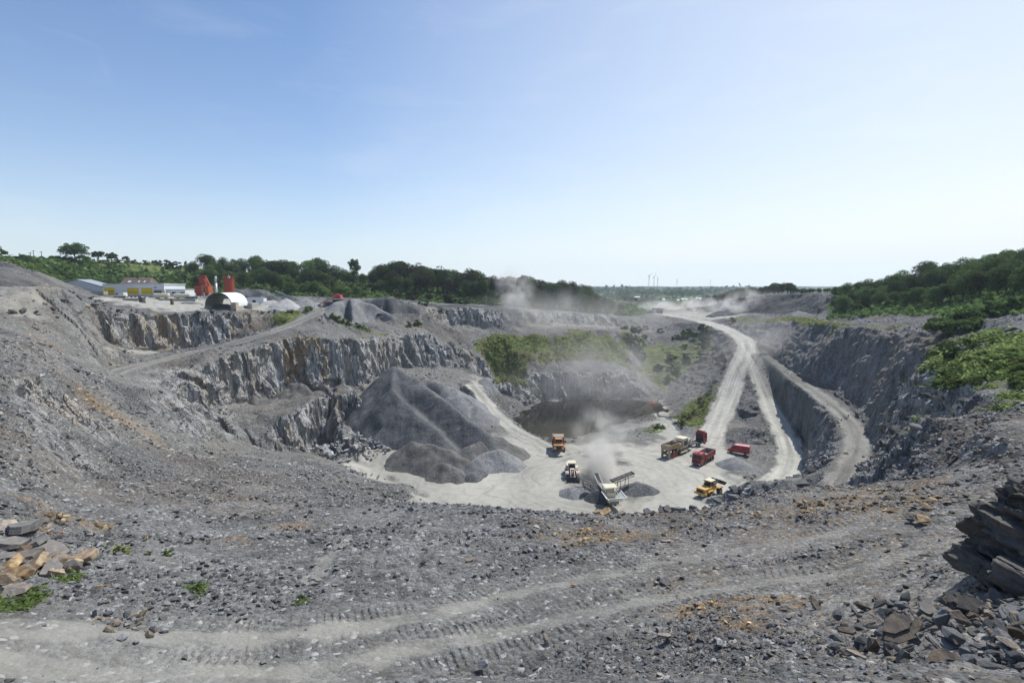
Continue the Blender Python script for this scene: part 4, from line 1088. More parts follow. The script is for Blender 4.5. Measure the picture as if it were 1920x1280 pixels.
# ---- the shaded outcrop and the tilted slabs close to the camera on the right
def outcrop(name, px, py, t, size, label, seed, rot=(0, 0, 0), tint=0.8, iron=.3, sub=6, lay=5.0, pw=.75):
    bm = bmesh.new(); bmesh.ops.create_icosphere(bm, subdivisions=sub, radius=1.0)
    v = np.array([q.co[:] for q in bm.verts])
    v = np.sign(v) * np.abs(v) ** pw
    v *= np.array(size)
    n = v / np.linalg.norm(v, axis=1)[:, None]
    big = noise3(v[:, 0] / 1.1, v[:, 1] / 1.1, v[:, 2] / .7, seed) * .55 * min(size)
    bed = v[:, 2] + 0.25 * v[:, 0] + 0.12 * noise3(v[:, 0], v[:, 1], v[:, 2], seed + 4)
    stepv = noise3(np.floor(bed * lay), v[:, 0] * .9, v[:, 1] * .9, seed + 1) * .28 * min(size)
    fine = (noise3(v[:, 0] * 3, v[:, 1] * 3, v[:, 2] * 5, seed + 2) * .10 + noise3(np.floor(v[:, 0] * 4 + v[:, 2]), np.floor(v[:, 1] * 4), np.floor(bed * lay * 1.7), seed + 6) * .10 + noise3(v[:, 0] * 11, v[:, 1] * 11, v[:, 2] * 16, seed + 7) * .035) * min(size)
    vn = v + n * (big + fine)[:, None] + (n * np.array((1, 1, 0.15))) * stepv[:, None]
    for q, c in zip(bm.verts, vn): q.co = c
    me = bpy.data.meshes.new(name); bm.to_mesh(me); bm.free(); me.materials.append(M_STONE)
    o = link_mesh(name, me)
    p = W(px, py, t); o.location = (p[0], p[1], p[2]); o.rotation_euler = rot
    o['tint'] = tint; o['iron'] = iron
    return tag(o, label, name.replace('_', ' '))
outcrop('rock_outcrop', 1962, 1008, 13.0, (1.15, 1.35, 1.28), 'big dark layered rock outcrop jutting in from the right edge', 5, (0.15, 0.32, 0.3), .66, .25, pw=.6)
outcrop('rock_outcrop', 1838, 1062, 13.3, (.42, .65, .40), 'dark rock shoulder at the left foot of the big outcrop', 6, (0.1, .35, 0.2), .66, .25, 5, 7, pw=.6)
outcrop('rock_outcrop', 1915, 1085, 12.2, (.55, .5, .38), 'low dark ledge under the front of the big outcrop', 21, (0.2, .2, 0.5), .7, .2, 5, 8, pw=.6)
def split_slab(px, py, t, L, Wd, th, rot, label, seed, tint, iron, layers=4):
    """a slab of slate that is splitting into leaves"""
    r = np.random.default_rng(seed); bm = bmesh.new(); z = -th / 2
    n = 13; a = np.sort(r.uniform(0, 2 * math.pi, n)); w = r.uniform(.72, 1.0, n)
    for k in range(layers):
        h = th / layers * r.uniform(.7, 1.3); grow = r.uniform(.82, 1.0); ox, oy = r.normal(0, .05, 2) * L
        jit = r.uniform(.9, 1.1, n)
        lo = [bm.verts.new((math.cos(q) * m * e * grow * L / 2 + ox, math.sin(q) * m * e * grow * Wd / 2 + oy, z + r.normal(0, .006))) for q, m, e in zip(a, w, jit)]
        hi = [bm.verts.new((v.co.x * r.uniform(.95, 1.0), v.co.y * r.uniform(.95, 1.0), z + h + r.normal(0, .008))) for v in lo]
        bm.faces.new(hi); bm.faces.new(lo[::-1])
        for i in range(n): bm.faces.new((lo[i], lo[(i + 1) % n], hi[(i + 1) % n], hi[i]))
        z += h * .96
    bmesh.ops.triangulate(bm, faces=bm.faces)
    me = bpy.data.meshes.new('slate_slab'); bm.to_mesh(me); bm.free(); me.materials.append(M_STONE)
    o = link_mesh('slate_slab', me); p = W(px, py, t); p[2] -= .10; o.location = p; o.rotation_euler = rot; o['tint'] = tint; o['iron'] = iron
    return tag(o, label, 'slab')
split_slab(1690, 1172, 10.9, 1.05, .55, .16, (.45, -.38, .25), 'tilted slab with an ochre patch near the bottom right', 7, .7, .4)
split_slab(1812, 1124, 11.5, .95, .55, .22, (.75, -.12, .12), 'dark upright slab with a shaded face below the outcrop', 8, .6, .2)
split_slab(1890, 1225, 9.3, .7, .5, .15, (.3, -.15, .9), 'blue grey slab among splinters in the bottom right corner', 9, .85, .05)
split_slab(1770, 1238, 9.5, 1.0, .6, .18, (.35, -.35, .3), 'yellow stained slab over a dark hollow at the bottom right', 10, .75, .5)
split_slab(1885, 1140, 10.9, .95, .5, .12, (.4, -.25, .3), 'light faced slab leaning just under the outcrop', 12, 1.25, 0)
split_slab(1790, 1200, 10.2, .75, .45, .12, (.3, -.25, .5), 'pale splitting slab in the middle of the bottom right heap', 15, 1.6, 0)
split_slab(1850, 1255, 8.9, .8, .45, .14, (.35, -.2, 1.3), 'grey slab lying across the splinters at the bottom edge', 16, .9, .1)
split_slab(1735, 1130, 12.0, .6, .4, .1, (.3, -.2, .7), 'small grey slab at the upper left end of the splinter heap', 17, 1.0, .15)
for k in range(230):
    px = 1920 - 390 * RS.random() ** 1.35; py = RS.uniform(1090, 1279)
    t = np.interp(px, (1500, 1700, 1920), (14 - (py - 1180) * .03, 11.8 - (py - 1180) * .026, 9.6 - (py - 1180) * .021))
    stone('slate_splinter', px, py, t, RS.choice((.15, .2, .25, .35, .5)), 'grey splintered slate among the slabs in the bottom right corner', 'slate', 'slate splinters in the bottom right corner', RS.uniform(.45, 1.3), RS.choice((0, 0, .4)), SLABS + STONES, .2, .5)

for k in range(14):
    px = 214 + k * 6.4 + RS.uniform(-2, 2); t = 207 - k * .25
    stone('boulder', px, 556, t, RS.uniform(.9, 1.7), 'dark block in the row across the yard in front of the yellow doors', 'boulder', 'blocks in front of the yellow doors', RS.uniform(.5, 1.0), .1, STONES, .3)

for k, (px, py, t, r1, r2) in enumerate(((548,722,156.5,-26.6,0),(470,742,146.5,-29.4,0))):
    heap(('cone of broken slate at the toe of the second left cliff', 'smaller scree cone at the left end of the second cliff')[k], [[(px, py - 6, t), (px + 9, py, t - 1.5)]], .8, M_BROWNGRIT, .4, bumpy=1.0, name='scree_cone', seed=70 + k)
for k in range(30):
    i = 4 + k * 2
    if i + 1 >= len(BENCH): break
    a_, b_ = BENCH[i], BENCH[i + 1]; n_ = np.array((-(b_ - a_)[1], (b_ - a_)[0])); n_ /= np.linalg.norm(n_)
    if n_[0] > 0: n_ = -n_
    x, y = a_[:2] + n_ * RS.uniform(2.6, 3.4)
    stone('boulder', 0, 0, 0, RS.uniform(.5, 1.3), 'rough block in the berm along the outer edge of the bench road', 'stone', 'berm blocks along the bench road', RS.uniform(.6, 1.3), .1, STONES, .25, .4, xyz=(x, y, G(x, y)))
# ---------------------------------------------------------------- leaves and trees
def leaf_material(name, c0, c1, trans=0.22):
    N = NT(name)
    t = N.attr('leaf').outputs['Fac']
    oi = N.n('ShaderNodeObjectInfo')
    c = N.mix(t, c0, c1)
    c = N.hsv(c, N.math('ADD', 0.72, N.math('MULTIPLY', oi.outputs['Random'], 0.55)), 0.92, N.math('ADD', 0.478, N.math('MULTIPLY', oi.outputs['Random'], 0.035)))
    d = N.n('ShaderNodeBsdfDiffuse'); N.put(d.inputs[0], c)
    tr = N.n('ShaderNodeBsdfTranslucent'); N.put(tr.inputs[0], N.hsv(c, 1.3))
    mx = N.n('ShaderNodeMixShader'); mx.inputs[0].default_value = trans
    N.t.links.new(d.outputs[0], mx.inputs[1]); N.t.links.new(tr.outputs[0], mx.inputs[2])
    out = [n for n in N.t.nodes if n.type == 'OUTPUT_MATERIAL'][0]
    N.t.links.new(mx.outputs[0], out.inputs[0])
    return N.m
M_LEAF = {'grass': leaf_material('meadow_grass', (0.120, 0.140, 0.048), (0.23, 0.25, 0.095), .5),
          'dark': leaf_material('dark_leaves', (0.034, 0.058, 0.021), (0.115, 0.165, 0.053), .32),
          'mid': leaf_material('green_leaves', (0.048, 0.086, 0.025), (0.140, 0.215, 0.060), .34),
          'light': leaf_material('light_green_leaves', (0.085, 0.130, 0.036), (0.195, 0.255, 0.075), .5),
          'brown': leaf_material('brownish_leaves', (0.042, 0.042, 0.024), (0.105, 0.095, 0.050), .25)}
def bark():
    N = NT('bark'); n = N.noise(N.pos((4, 4, .6), src=N.objco()), 3, 4)
    return N.done(N.mix(n, (.035, .028, .02), (.11, .09, .07)), .9, N.bump(n, .6, .1))
M_BARK = bark()

def leaves_mesh(name, puffs, n, size, mat, seed, flatten=0.9):
    """leaf sprays set over and inside a cloud of puffs; puffs: (x,y,z,r)"""
    r = np.random.default_rng(seed)
    P = np.array(puffs); w = P[:, 3] ** 2; w /= w.sum()
    k = r.choice(len(P), n, p=w)
    d = r.normal(size=(n, 3)); d /= np.linalg.norm(d, axis=1)[:, None]
    d[:, 2] = np.where(d[:, 2] < -0.35, -d[:, 2], d[:, 2])
    rad_ = P[k, 3] * np.clip(1 - np.abs(r.normal(0, .20, n)), .25, 1.08)
    c = P[k, :3] + d * rad_[:, None] * np.array((1, 1, flatten))
    nrm = d + r.normal(0, .55, (n, 3)); nrm /= np.linalg.norm(nrm, axis=1)[:, None]
    u = np.cross(nrm, r.normal(size=(n, 3))); u /= np.linalg.norm(u, axis=1)[:, None]
    v = np.cross(nrm, u)
    s = size * r.uniform(.6, 1.5, n)[:, None]
    bend = nrm * s * .25
    V = np.stack([c - u * s * .6, c - v * s * .38 - bend, c + u * s * .6, c + v * s * .38 + bend * .4], 1).reshape(-1, 3)
    F = np.arange(n * 4).reshape(n, 4)
    tone = np.clip(r.normal(.45, .28, n) + .25 * noise3(c[:, 0] * .6, c[:, 1] * .6, c[:, 2] * .6, seed), 0, 1)
    return np_mesh(name, V, F, [mat], {'leaf': np.repeat(tone, 4)})

def trunk_mesh(h, r0, limbs, seed):
    rr = random.Random(seed)
    bm = bmesh.new()
    def tube(a, b, ra, rb, n=7):
        a, b = Vector(a), Vector(b); ax = (b - a).normalized()
        s = ax.orthogonal().normalized(); t = ax.cross(s)
        A = [bm.verts.new(a + (s * math.cos(q) + t * math.sin(q)) * ra) for q in [2 * math.pi * i / n for i in range(n)]]
        B = [bm.verts.new(b + (s * math.cos(q) + t * math.sin(q)) * rb) for q in [2 * math.pi * i / n for i in range(n)]]
        for i in range(n): bm.faces.new((A[i], A[(i + 1) % n], B[(i + 1) % n], B[i]))
        bm.faces.new(A[::-1]); bm.faces.new(B)
    tube((0, 0, -1.0), (0, 0, h * .25), r0 * 1.15, r0 * .85)
    tube((0, 0, h * .25), (rr.uniform(-.2, .2), rr.uniform(-.2, .2), h * .62), r0 * .85, r0 * .45)
    for q in limbs:
        z0 = h * rr.uniform(.25, .5)
        tube((0, 0, z0), (q[0] * .85, q[1] * .85, q[2]), r0 * .4, r0 * .1, 5)
    me = bpy.data.meshes.new('trunk'); bm.to_mesh(me); bm.free(); me.materials.append(M_BARK)
    return me

def crown_puffs(h, wid, base, n, rr, shape='round'):
    P = []
    zc = base + (h - base) * (.5 if shape == 'round' else .30 if shape == 'umbrella' else .15)
    for k in range(n):
        r_ = (h - base) * rr.uniform(.15, .26) * (.85 if shape != 'round' else 1)
        while True:
            x, y, z = rr.uniform(-1, 1), rr.uniform(-1, 1), rr.uniform(-1, 1)
            q = math.sqrt(x * x + y * y + z * z)
            if .35 < q < 1: break
        if shape != 'round' and z < -.25: z = -z
        zu = (h - zc) - r_ * .75; zd = max((zc - base) - r_ * .4, .1)
        lump = rr.uniform(.82, 1.05)
        P.append((x * (wid / 2 - r_ * .7) * lump, y * (wid / 2 - r_ * .7) * lump, zc + z * (zu if z > 0 else zd) * lump, r_))
    return P

TREES = {}
def tree_kind(key, h, wid, base, npuff, nleaf, size, mat, seed, shape='round'):
    rr = random.Random(seed)
    P = crown_puffs(h, wid, base, npuff, rr, shape)
    TREES[key] = (leaves_mesh('crown', P, nleaf, size, M_LEAF[mat], seed), trunk_mesh(h, h * .022 + .08, P[:7], seed) if shape != 'bush' else trunk_mesh(h * .7, .09, P[:6], seed), h)
for i in range(4): tree_kind('dark%d' % i, 14, 11.5, 2.0, 34, 4600, .40, 'dark', 100 + i)
for i in range(3): tree_kind('mid%d' % i, 12, 10.5, 1.2, 30, 4200, .38, 'mid', 200 + i)
for i in range(2): tree_kind('light%d' % i, 9, 8, .6, 24, 3600, .34, 'light', 300 + i)
for i in range(3): tree_kind('brown%d' % i, 13, 11, 1.5, 32, 4400, .38, 'brown', 400 + i)
tree_kind('oak', 12, 15.5, 3.2, 60, 8500, .38, 'dark', 500, 'umbrella')
for i in range(2): tree_kind('umb%d' % i, 8, 8, 2.6, 28, 3400, .34, 'dark', 510 + i, 'umbrella')
for i in range(3): tree_kind('bush_d%d' % i, 4, 6, 0, 16, 2600, .26, 'dark', 600 + i, 'bush')
for i in range(3): tree_kind('bush_m%d' % i, 4, 6, 0, 16, 2800, .26, 'mid', 610 + i, 'bush')
for i in range(3): tree_kind('bush_l%d' % i, 3.2, 4.6, 0, 14, 3200, .18, 'light', 620 + i, 'bush')
for i in range(2): tree_kind('bush_b%d' % i, 4, 6, 0, 16, 2600, .24, 'brown', 630 + i, 'bush')

RT = random.Random(5)
def plant(name, key, x, y, z, height, label, cat, group=None, wide=1.0):
    crown, trunk, h = TREES[key]
    s = height / h
    e = empty(name, (x, y, z), label, cat, group, RT.uniform(0, 6.28), (s * wide, s * wide, s))
    link_mesh('trunk' if 'bush' not in key else 'stem', trunk, e)
    link_mesh('crown' if 'bush' not in key else 'foliage', crown, e)
    return e

def skyline(px, table): return np.interp(px, [a for a, b in table], [b for a, b in table])
SKY_L = [(320,497),(345,492),(380,467),(405,476),(430,474),(470,478),(490,470),(515,480),(540,480),(570,477),(610,478),(632,496),(660,500),(690,502),(712,492),(748,480),(775,488),(800,489),(835,490),(860,497),(885,494),(910,508),(935,515),(965,515),(990,510),(1010,522),(1040,520),(1060,516),(1085,526),(1105,534),(1130,548),(1160,565),(1190,580)]
def wood(px0, px1, n, d0, d1, table, drop, keys, name, label, cat, group, hmin=4, hmax=19, wide=1.0):
    for k in range(n):
        px = px0 + (px1 - px0) * (k + RT.uniform(.1, .9)) / n
        t = RT.uniform(d0, d1) if not callable(d0) else d0(px) + RT.uniform(0, d1)
        u = (px - 960) / FPX
        top = skyline(px, table) + RT.uniform(0, drop[1] - drop[0]) + drop[0]
        x = u * t * 1.0 / (CT + (640 - top) / FPX * ST); p = W(px, top, t)
        g = G(p[0], p[1]); h = p[2] - g
        h = min(max(h, hmin), hmax)
        plant(name, RT.choice(keys), p[0], p[1], g - .3, h, label, cat, group, wide * RT.uniform(.85, 1.15) * (1.2 if h < 8 else 1))
DK = ['dark0', 'dark1', 'dark2', 'dark3']; MD = ['mid0', 'mid1', 'mid2']; LT = ['light0', 'light1']; BR = ['brown0', 'brown1', 'brown2']
wood(345, 720, 22, 296, 318, SKY_L, (0, 9), DK + MD, 'broadleaf_tree', 'dark broadleaf tree on the skyline of the wood behind the works', 'tree', 'skyline trees of the wood behind the works')
wood(705, 930, 15, 292, 312, SKY_L, (0, 9), DK + BR, 'broadleaf_tree', 'dark brownish tree on the skyline of the wood right of the lone tall crown', 'tree', 'skyline trees of the wood behind the far cliff')
wood(920, 1185, 18, 302, 330, SKY_L, (0, 7), BR + ['dark0', 'dark2'], 'broadleaf_tree', 'brownish tree where the wood slopes down behind the dust cloud', 'tree', 'trees of the wood behind the dust cloud', 3)
wood(345, 720, 22, 272, 290, SKY_L, (22, 42), DK + MD, 'broadleaf_tree', 'green tree in the middle of the wood behind the works', 'tree', 'inner trees of the wood behind the works')
wood(720, 1150, 24, 284, 300, SKY_L, (16, 34), BR + DK, 'broadleaf_tree', 'dull dark tree in the middle of the wood behind the far cliff', 'tree', 'inner trees of the wood behind the far cliff', 3)
wood(545, 690, 10, 250, 262, [(540, 512), (690, 530)], (0, 14), MD + LT + LT, 'broadleaf_tree', 'fresh green tree at the front of the wood behind the red conveyor', 'tree', 'light green trees at the front of the wood', 4)
wood(395, 545, 9, 248, 262, [(390, 530), (545, 540)], (0, 12), MD + DK, 'broadleaf_tree', 'low green tree at the front of the wood behind the red silo', 'tree', 'low trees behind the red silo', 3)
wood(700, 1180, 30, lambda px: np.interp(px, (700, 900, 1180), (258, 270, 305)), 8, [(700, 545), (760, 540), (900, 552), (1180, 583)], (0, 14), ['bush_b0', 'bush_b1', 'bush_d0', 'bush_m1', 'brown1'], 'bush', 'dull bush at the foot of the wood along the far rim', 'bush', 'bushes along the far rim', 2, 7, 1.2)
plant('broadleaf_tree', 'umb0', *(lambda p: (p[0], p[1], G(p[0], p[1])))(W(664, 487, 322)), 15.5, 'lone tall crown standing above the skyline of the wood', 'tree', None, .55)
# right wood
SKY_R = [(1540,548),(1560,540),(1580,525),(1600,526),(1625,512),(1650,514),(1680,505),(1705,500),(1740,486),(1775,488),(1805,474),(1835,472),(1870,462),(1900,462),(1960,452)]
wood(1560, 1960, 22, lambda px: np.interp(px, (1560, 1700, 1960), (255, 215, 172)), 12, SKY_R, (0, 10), DK + MD + ['mid0', 'mid1'], 'broadleaf_tree', 'bushy tree on the skyline of the wood on the right hill', 'tree', 'skyline trees of the right wood', 4, 15)
wood(1560, 1960, 22, lambda px: np.interp(px, (1560, 1700, 1960), (232, 195, 150)), 12, SKY_R, (12, 28), DK + MD, 'broadleaf_tree', 'dark tree in the middle of the wood on the right hill', 'tree', 'inner trees of the right wood', 4, 15)
wood(1555, 1960, 20, lambda px: np.interp(px, (1560, 1700, 1960), (215, 178, 128)), 8, SKY_R, (26, 52), MD + DK, 'broadleaf_tree', 'low tree at the front of the right wood above the shaded wall', 'tree', 'front trees of the right wood', 3, 13, 1.0)
wood(1795, 1960, 9, 112, 122, [(1790, 572), (1960, 535)], (0, 14), ['bush_m0', 'bush_m1', 'bush_m2', 'mid0'], 'bush', 'sunlit green bush below the right wood at the photo edge', 'bush', 'sunlit bushes below the right wood', 2.5, 7, 1.3)
wood(1345, 1520, 26, 332, 362, [(1340,550),(1370,537),(1420,533),(1450,527),(1480,526),(1505,538),(1525,545)], (0, 7), DK + BR, 'broadleaf_tree', 'hazy dark tree on top of the far dark face', 'tree', 'trees on top of the far dark face', 4, 14, 1.1)
wood(1500, 1600, 14, 285, 310, [(1500,548),(1540,540),(1600,530)], (0, 12), DK + MD, 'broadleaf_tree', 'dark tree between the far face and the right wood', 'tree', 'trees left of the right wood', 3, 11)
wood(1195, 1350, 14, 400, 470, [(1195,572),(1260,565),(1350,558)], (0, 8), BR + DK, 'broadleaf_tree', 'hazy tree beyond the dusty end of the haul road', 'tree', 'trees beyond the haul road end', 3, 11)
# hill behind the works
def hill_plant(name, key, px, top, base, t, label, cat, group=None, wide=1.0):
    p = W(px, base, t); q = W(px, top, t); g = G(p[0], p[1])
    return plant(name, key, p[0], p[1], min(g, p[2]) - .2, max(q[2] - min(g, p[2]), 1.0), label, cat, group, wide)
hill_plant('oak_tree', 'oak', 141, 453, 489, 292, 'big spreading dark oak on the left hilltop', 'tree')
hill_plant('hill_tree', 'umb0', 184, 468, 489, 305, 'small umbrella shaped tree on the hilltop right of the big oak', 'tree', None, 1.1)
hill_plant('hill_tree', 'umb1', 209, 471, 490, 308, 'small round headed tree, second to the right of the big oak', 'tree', None, 1.0)
hill_plant('hill_tree', 'umb1', -4, 458, 492, 250, 'tree cut off by the left edge of the photo', 'tree', None, 1.0)
hill_plant('hill_tree', 'umb0', 237, 478, 492, 325, 'slim little tree on the hilltop hedge, right of the two small trees', 'tree', None, .9)
for px, tp, t, k, w in ((22,477,245,'bush_b0',1.9),(99,479,288,'bush_d0',1.0),(109,482,290,'bush_d1',.9),(65,480,270,'bush_b1',1.2),(118,479,290,'bush_d1',1.1),(130,477,291,'bush_d2',1.2),(155,477,292,'bush_d0',1.3),(163,478,292,'bush_m0',1.0),
                        (195,485,306,'bush_b0',1.6),(222,484,312,'bush_b1',1.4),(240,486,318,'bush_b0',1.2),(255,485,330,'bush_d2',1.2),(272,487,340,'bush_d0',1.2),(287,485,345,'bush_d1',1.2),(297,486,345,'bush_d2',1.1),(312,486,330,'bush_d0',1.3),(325,486,322,'bush_d1',1.3)):
    hill_plant('bush', k, px, tp, 491, t, 'dark bush in the hedge along the hilltop beside the oak', 'bush', 'bushes of the hilltop hedge', w)
hill_plant('bush', 'bush_d2', 228, 495, 505, 300, 'round blackish bush at the lower edge of the yellow green field', 'bush', None, 1.5)
for k in range(95):
    px = RT.uniform(45, 350); f = RT.random()
    t = 232 + 62 * f if px < 200 else 250 + 50 * f
    py = np.interp(t, (225, 300), (546, 497)) + 0 * px
    p = W(px, py, t); g = G(p[0], p[1])
    if poly_sd(np.array([p[0]]), np.array([p[1]]), [W(-60,500,170), W(40,505,185), W(95,535,182), W(40,545,150), W(-60,545,150)])[0] > -3: continue
    plant('bush', RT.choice(['bush_m0', 'bush_m1', 'bush_m2', 'bush_l0', 'bush_d1', 'bush_m0']), p[0], p[1], g - .3, RT.uniform(2.0, 4.2), 'green bush in the scrub on the hill behind the long shed', 'bush', 'bushes in the scrub behind the works', RT.uniform(1.0, 1.5))
# bushes on the quarry sides
def side_bush(px, py, t, h, key, label, group=None, wide=1.0):
    p = W(px, py, t); q_ = ground_base(np.array([p[0]]), np.array([p[1]]))[1][0]
    if q_ < 1.2: return
    plant('bush', key, p[0], p[1], G(p[0], p[1]) - .15, h, label, 'bush', group, wide)
for px, py, t, h, k in ((1800,650,92,4.2,'bush_m0'),(1815,640,94,4.4,'bush_m1'),(1790,665,88,2.6,'bush_d0')):
    side_bush(px, py, t, h, k, 'tall dark green shrub standing alone on the right bank', 'tall shrubs on the right bank')
for k in range(64):
    px = RT.uniform(1705, 1925); py = RT.uniform(np.interp(px, (1700, 1800, 1920), (695, 655, 640)), np.interp(px, (1700, 1800, 1920), (742, 735, 700)))
    t = np.interp(py, (640, 700, 745), (np.interp(px, (1700, 1920), (108, 68)), np.interp(px, (1700, 1920), (91, 51)), np.interp(px, (1700, 1920), (76, 45))))
    side_bush(px, py, t, RT.uniform(.6, 1.5), RT.choice(['bush_l0', 'bush_l1', 'bush_l2', 'bush_l0', 'bush_l1']), 'low bright green bush on the right bank above the shaded cliff', 'low bushes on the right bank', 1.3)
for px, py, t, h, k in ((625,595,187,2.2,'bush_l0'),(633,600,187,2.6,'bush_l1'),(645,600,188,2.4,'bush_m0'),(655,606,188,2.6,'bush_m1'),(668,610,189,2.2,'bush_d0'),(678,616,190,2.4,'bush_m2'),(690,618,190,1.8,'bush_l2'),(615,590,188,2.0,'bush_m1')):
    side_bush(px, py, t, h, k, 'green bush in the strip running down right of the ramp head', 'bushes right of the ramp head')
for px, py, t, h, k in ((575,580,188,2.2,'bush_l0'),(565,585,185,2.0,'bush_m0'),(556,590,182,2.0,'bush_l1'),(580,577,190,1.8,'bush_m2')):
    side_bush(px, py, t, h, k, 'bright bush on the bank at the left of the ramp head', 'bushes left of the ramp head')
for px, py, t, h, k, lab in ((710,603,208,3.0,'bush_b0','brown olive bush on the mound face right of the ramp'),(758,582,219,3.4,'bush_d1','dark round bush at the right end of the yard mounds'),(783,612,213,3.0,'bush_m0','grey green bush on the ledge below the far left rim'),(765,612,208,2.6,'bush_m1','smaller grey green bush left of its twin on the ledge below the rim'),
                             (800,580,228,2.6,'bush_d0','dark bush on the scree just under the far rim'),(788,582,226,2.0,'bush_m2','small bush under the far rim left of the dark bush'),(825,588,232,2.4,'bush_b1','olive bush lower on the far upper face'),(672,692,160,1.6,'bush_l0','small bright plant at the top of the dark stockpile'),(690,690,162,1.8,'bush_l1','bright tuft beside the stockpile top')):
    side_bush(px, py, t, h, k, lab)
for k in range(18):
    px = RT.uniform(880, 1180); py = RT.uniform(632, 700)
    t = np.interp(py, (625, 700), (np.interp(px, (900, 1180), (235, 258)), np.interp(px, (900, 1180), (212, 234))))
    side_bush(px, py, t, RT.uniform(.5, 1.1), RT.choice(['bush_m0', 'bush_b0', 'bush_b1', 'bush_l1']), 'small dark bush dotted over the green slope above the lake', 'bushes on the green slope')
for k in range(55):
    px = RT.uniform(1165, 1385)
    py = RT.uniform(np.interp(px, (1165, 1250, 1385), (600, 605, 628)), np.interp(px, (1165, 1250, 1330, 1385), (640, 735, 720, 650)))
    t = np.interp(py, (600, 640, 735), (288, 262, 222))
    side_bush(px, py, t, RT.uniform(1.5, 3.6), RT.choice(['bush_b0', 'bush_b1', 'bush_d0', 'bush_d1', 'bush_m1']), 'dull bush on the shaded bank between the lake and the haul road', 'bushes between the lake and the haul road', 1.2)
for k in range(20):
    px = RT.uniform(1262, 1350); py = np.interp(px, (1262, 1350), (800, 715)) + RT.uniform(-6, 14)
    t = np.interp(py, (710, 815), (203, 168))
    side_bush(px, py, t, RT.uniform(.8, 1.8), RT.choice(['bush_m0', 'bush_l1', 'bush_d0']), 'low green bush on the embankment under the haul road', 'bushes on the haul road embankment', 1.3)
for px, py, t, h, k in ((1235,806,168,1.8,'bush_m1'),(1243,808,167,1.6,'bush_l0'),(1228,810,166,1.2,'bush_b0')):
    side_bush(px, py, t, h, k, 'olive bush on the knoll beside the lake causeway', 'bushes on the causeway knoll')
# plants on the ledge
for px, py, t, h, lab in ((312,1028,24,.55,'leafy weed with a yellow green top on the left of the ledge'),(278,1030,23.6,.4,'small yellow weed left of the leafy weed'),(372,1090,20.3,.35,'bright green clover patch in the middle left of the ledge'),(565,1128,20.1,.3,'bright green tuft just above the pale track'),
                          (660,1054,24.2,.3,'tiny green tuft in the middle of the ledge'),(222,1028,23.5,.5,'pale grass tuft right of the slab heap'),(130,1072,19.8,.5,'dense grass tuft below the slab heap'),(55,1122,17.4,.5,'grass tuft at the foot of the slab heap, by the left edge'),(1232,1047,24.9,.25,'tiny plant on the upper wheel track')):
    p = W(px, py, t)
    e = plant('weed', RT.choice(['bush_l0', 'bush_l1', 'bush_l2']), p[0], p[1], G(p[0], p[1]) - .03, h * .62, lab, 'plant', None, 1.3)

# ---- ground cover too fine to count
def cover(name, label, w, n, k, seed, mat, spread=1.0, up=1.2, size=.0030):
    ids = pick_ids(w, n, seed); r = np.random.default_rng(seed)
    ids = np.repeat(ids, k); m = len(ids)
    s = (R1[ids] * size * r.uniform(.6, 1.6, m))
    c = np.stack([Xd[ids], Yd[ids], Zd[ids]], 1) + r.normal(0, 1, (m, 3)) * (s * spread * 1.6)[:, None] * np.array((1, 1, .25))
    c[:, 2] += s * .5
    nrm = r.normal(0, 1, (m, 3)); nrm[:, 2] = np.abs(nrm[:, 2]) * up + .3 * up; nrm /= np.linalg.norm(nrm, axis=1)[:, None]
    u = np.cross(nrm, r.normal(size=(m, 3))); u /= np.linalg.norm(u, axis=1)[:, None]; v = np.cross(nrm, u)
    s = s[:, None]
    V = np.stack([c - u * s, c - v * s * .6, c + u * s, c + v * s * .6], 1).reshape(-1, 3)
    me = np_mesh(name, V, np.arange(m * 4).reshape(m, 4), [mat], {'leaf': np.repeat(np.clip(r.normal(.5, .3, m), 0, 1), 4)})
    return tag(link_mesh(name, me), label, 'ground cover', kind='stuff')
cover('hillside_scrub', 'dense green scrub covering the hill behind the works', (behind > 0) * (R1 < 400) * INVIEW * (GRASS > .4) * (1 - .93 * ((X < -190) & (Y > 296))), 16000, 3, 31, M_LEAF['mid'])
cover('hillside_scrub', 'low green growth under the right wood and on its banks', (right_wood > 0) * INVIEW * (R1 < 400) * 1.0, 9000, 3, 32, M_LEAF['mid'])
slope_w = (GRASS > .5) * INVIEW * (behind < 0) * (right_wood < 0) * (R1 > 40)
cover('slope_grass', 'rough green grass and weeds on the quarry banks', slope_w * (0.2 + sstep(-.2, .4, fbm2(X / 5, Y / 5, 95, 3))), 14000, 2, 33, M_LEAF['grass'], 1.0, 2.5, .0017)
cover('bank_scrub', 'bright green weeds and low scrub covering the right bank', (GRASS > .5) * INVIEW * (X > 34) * (R1 < 135) * (right_wood < 0) * 1.0, 5500, 3, 36, M_LEAF['light'], 1.0, 2.0, .0021)
cover('ledge_grass', 'sparse grass blades on the left of the near ledge', (GRASS > .35) * (R1 < 30) * INVIEW * 1.0, 1100, 3, 34, M_LEAF['light'], 0.8, 1.5, .0022)

# far-off woods and hedges of the valley
fw = (R1 > 470) * (R1 < 2950) * (np.abs(X) < Y * 1.05) * (0.12 + sstep(.0, .35, fbm2(X / 120, Y / 60, 97, 4))) * sstep(2950, 1200, R1)
cover('distant_woods', 'hazy distant woods and hedges in the valley beyond the quarry', fw, 7000, 3, 35, M_LEAF['dark'], 1.2, .5, .0034)
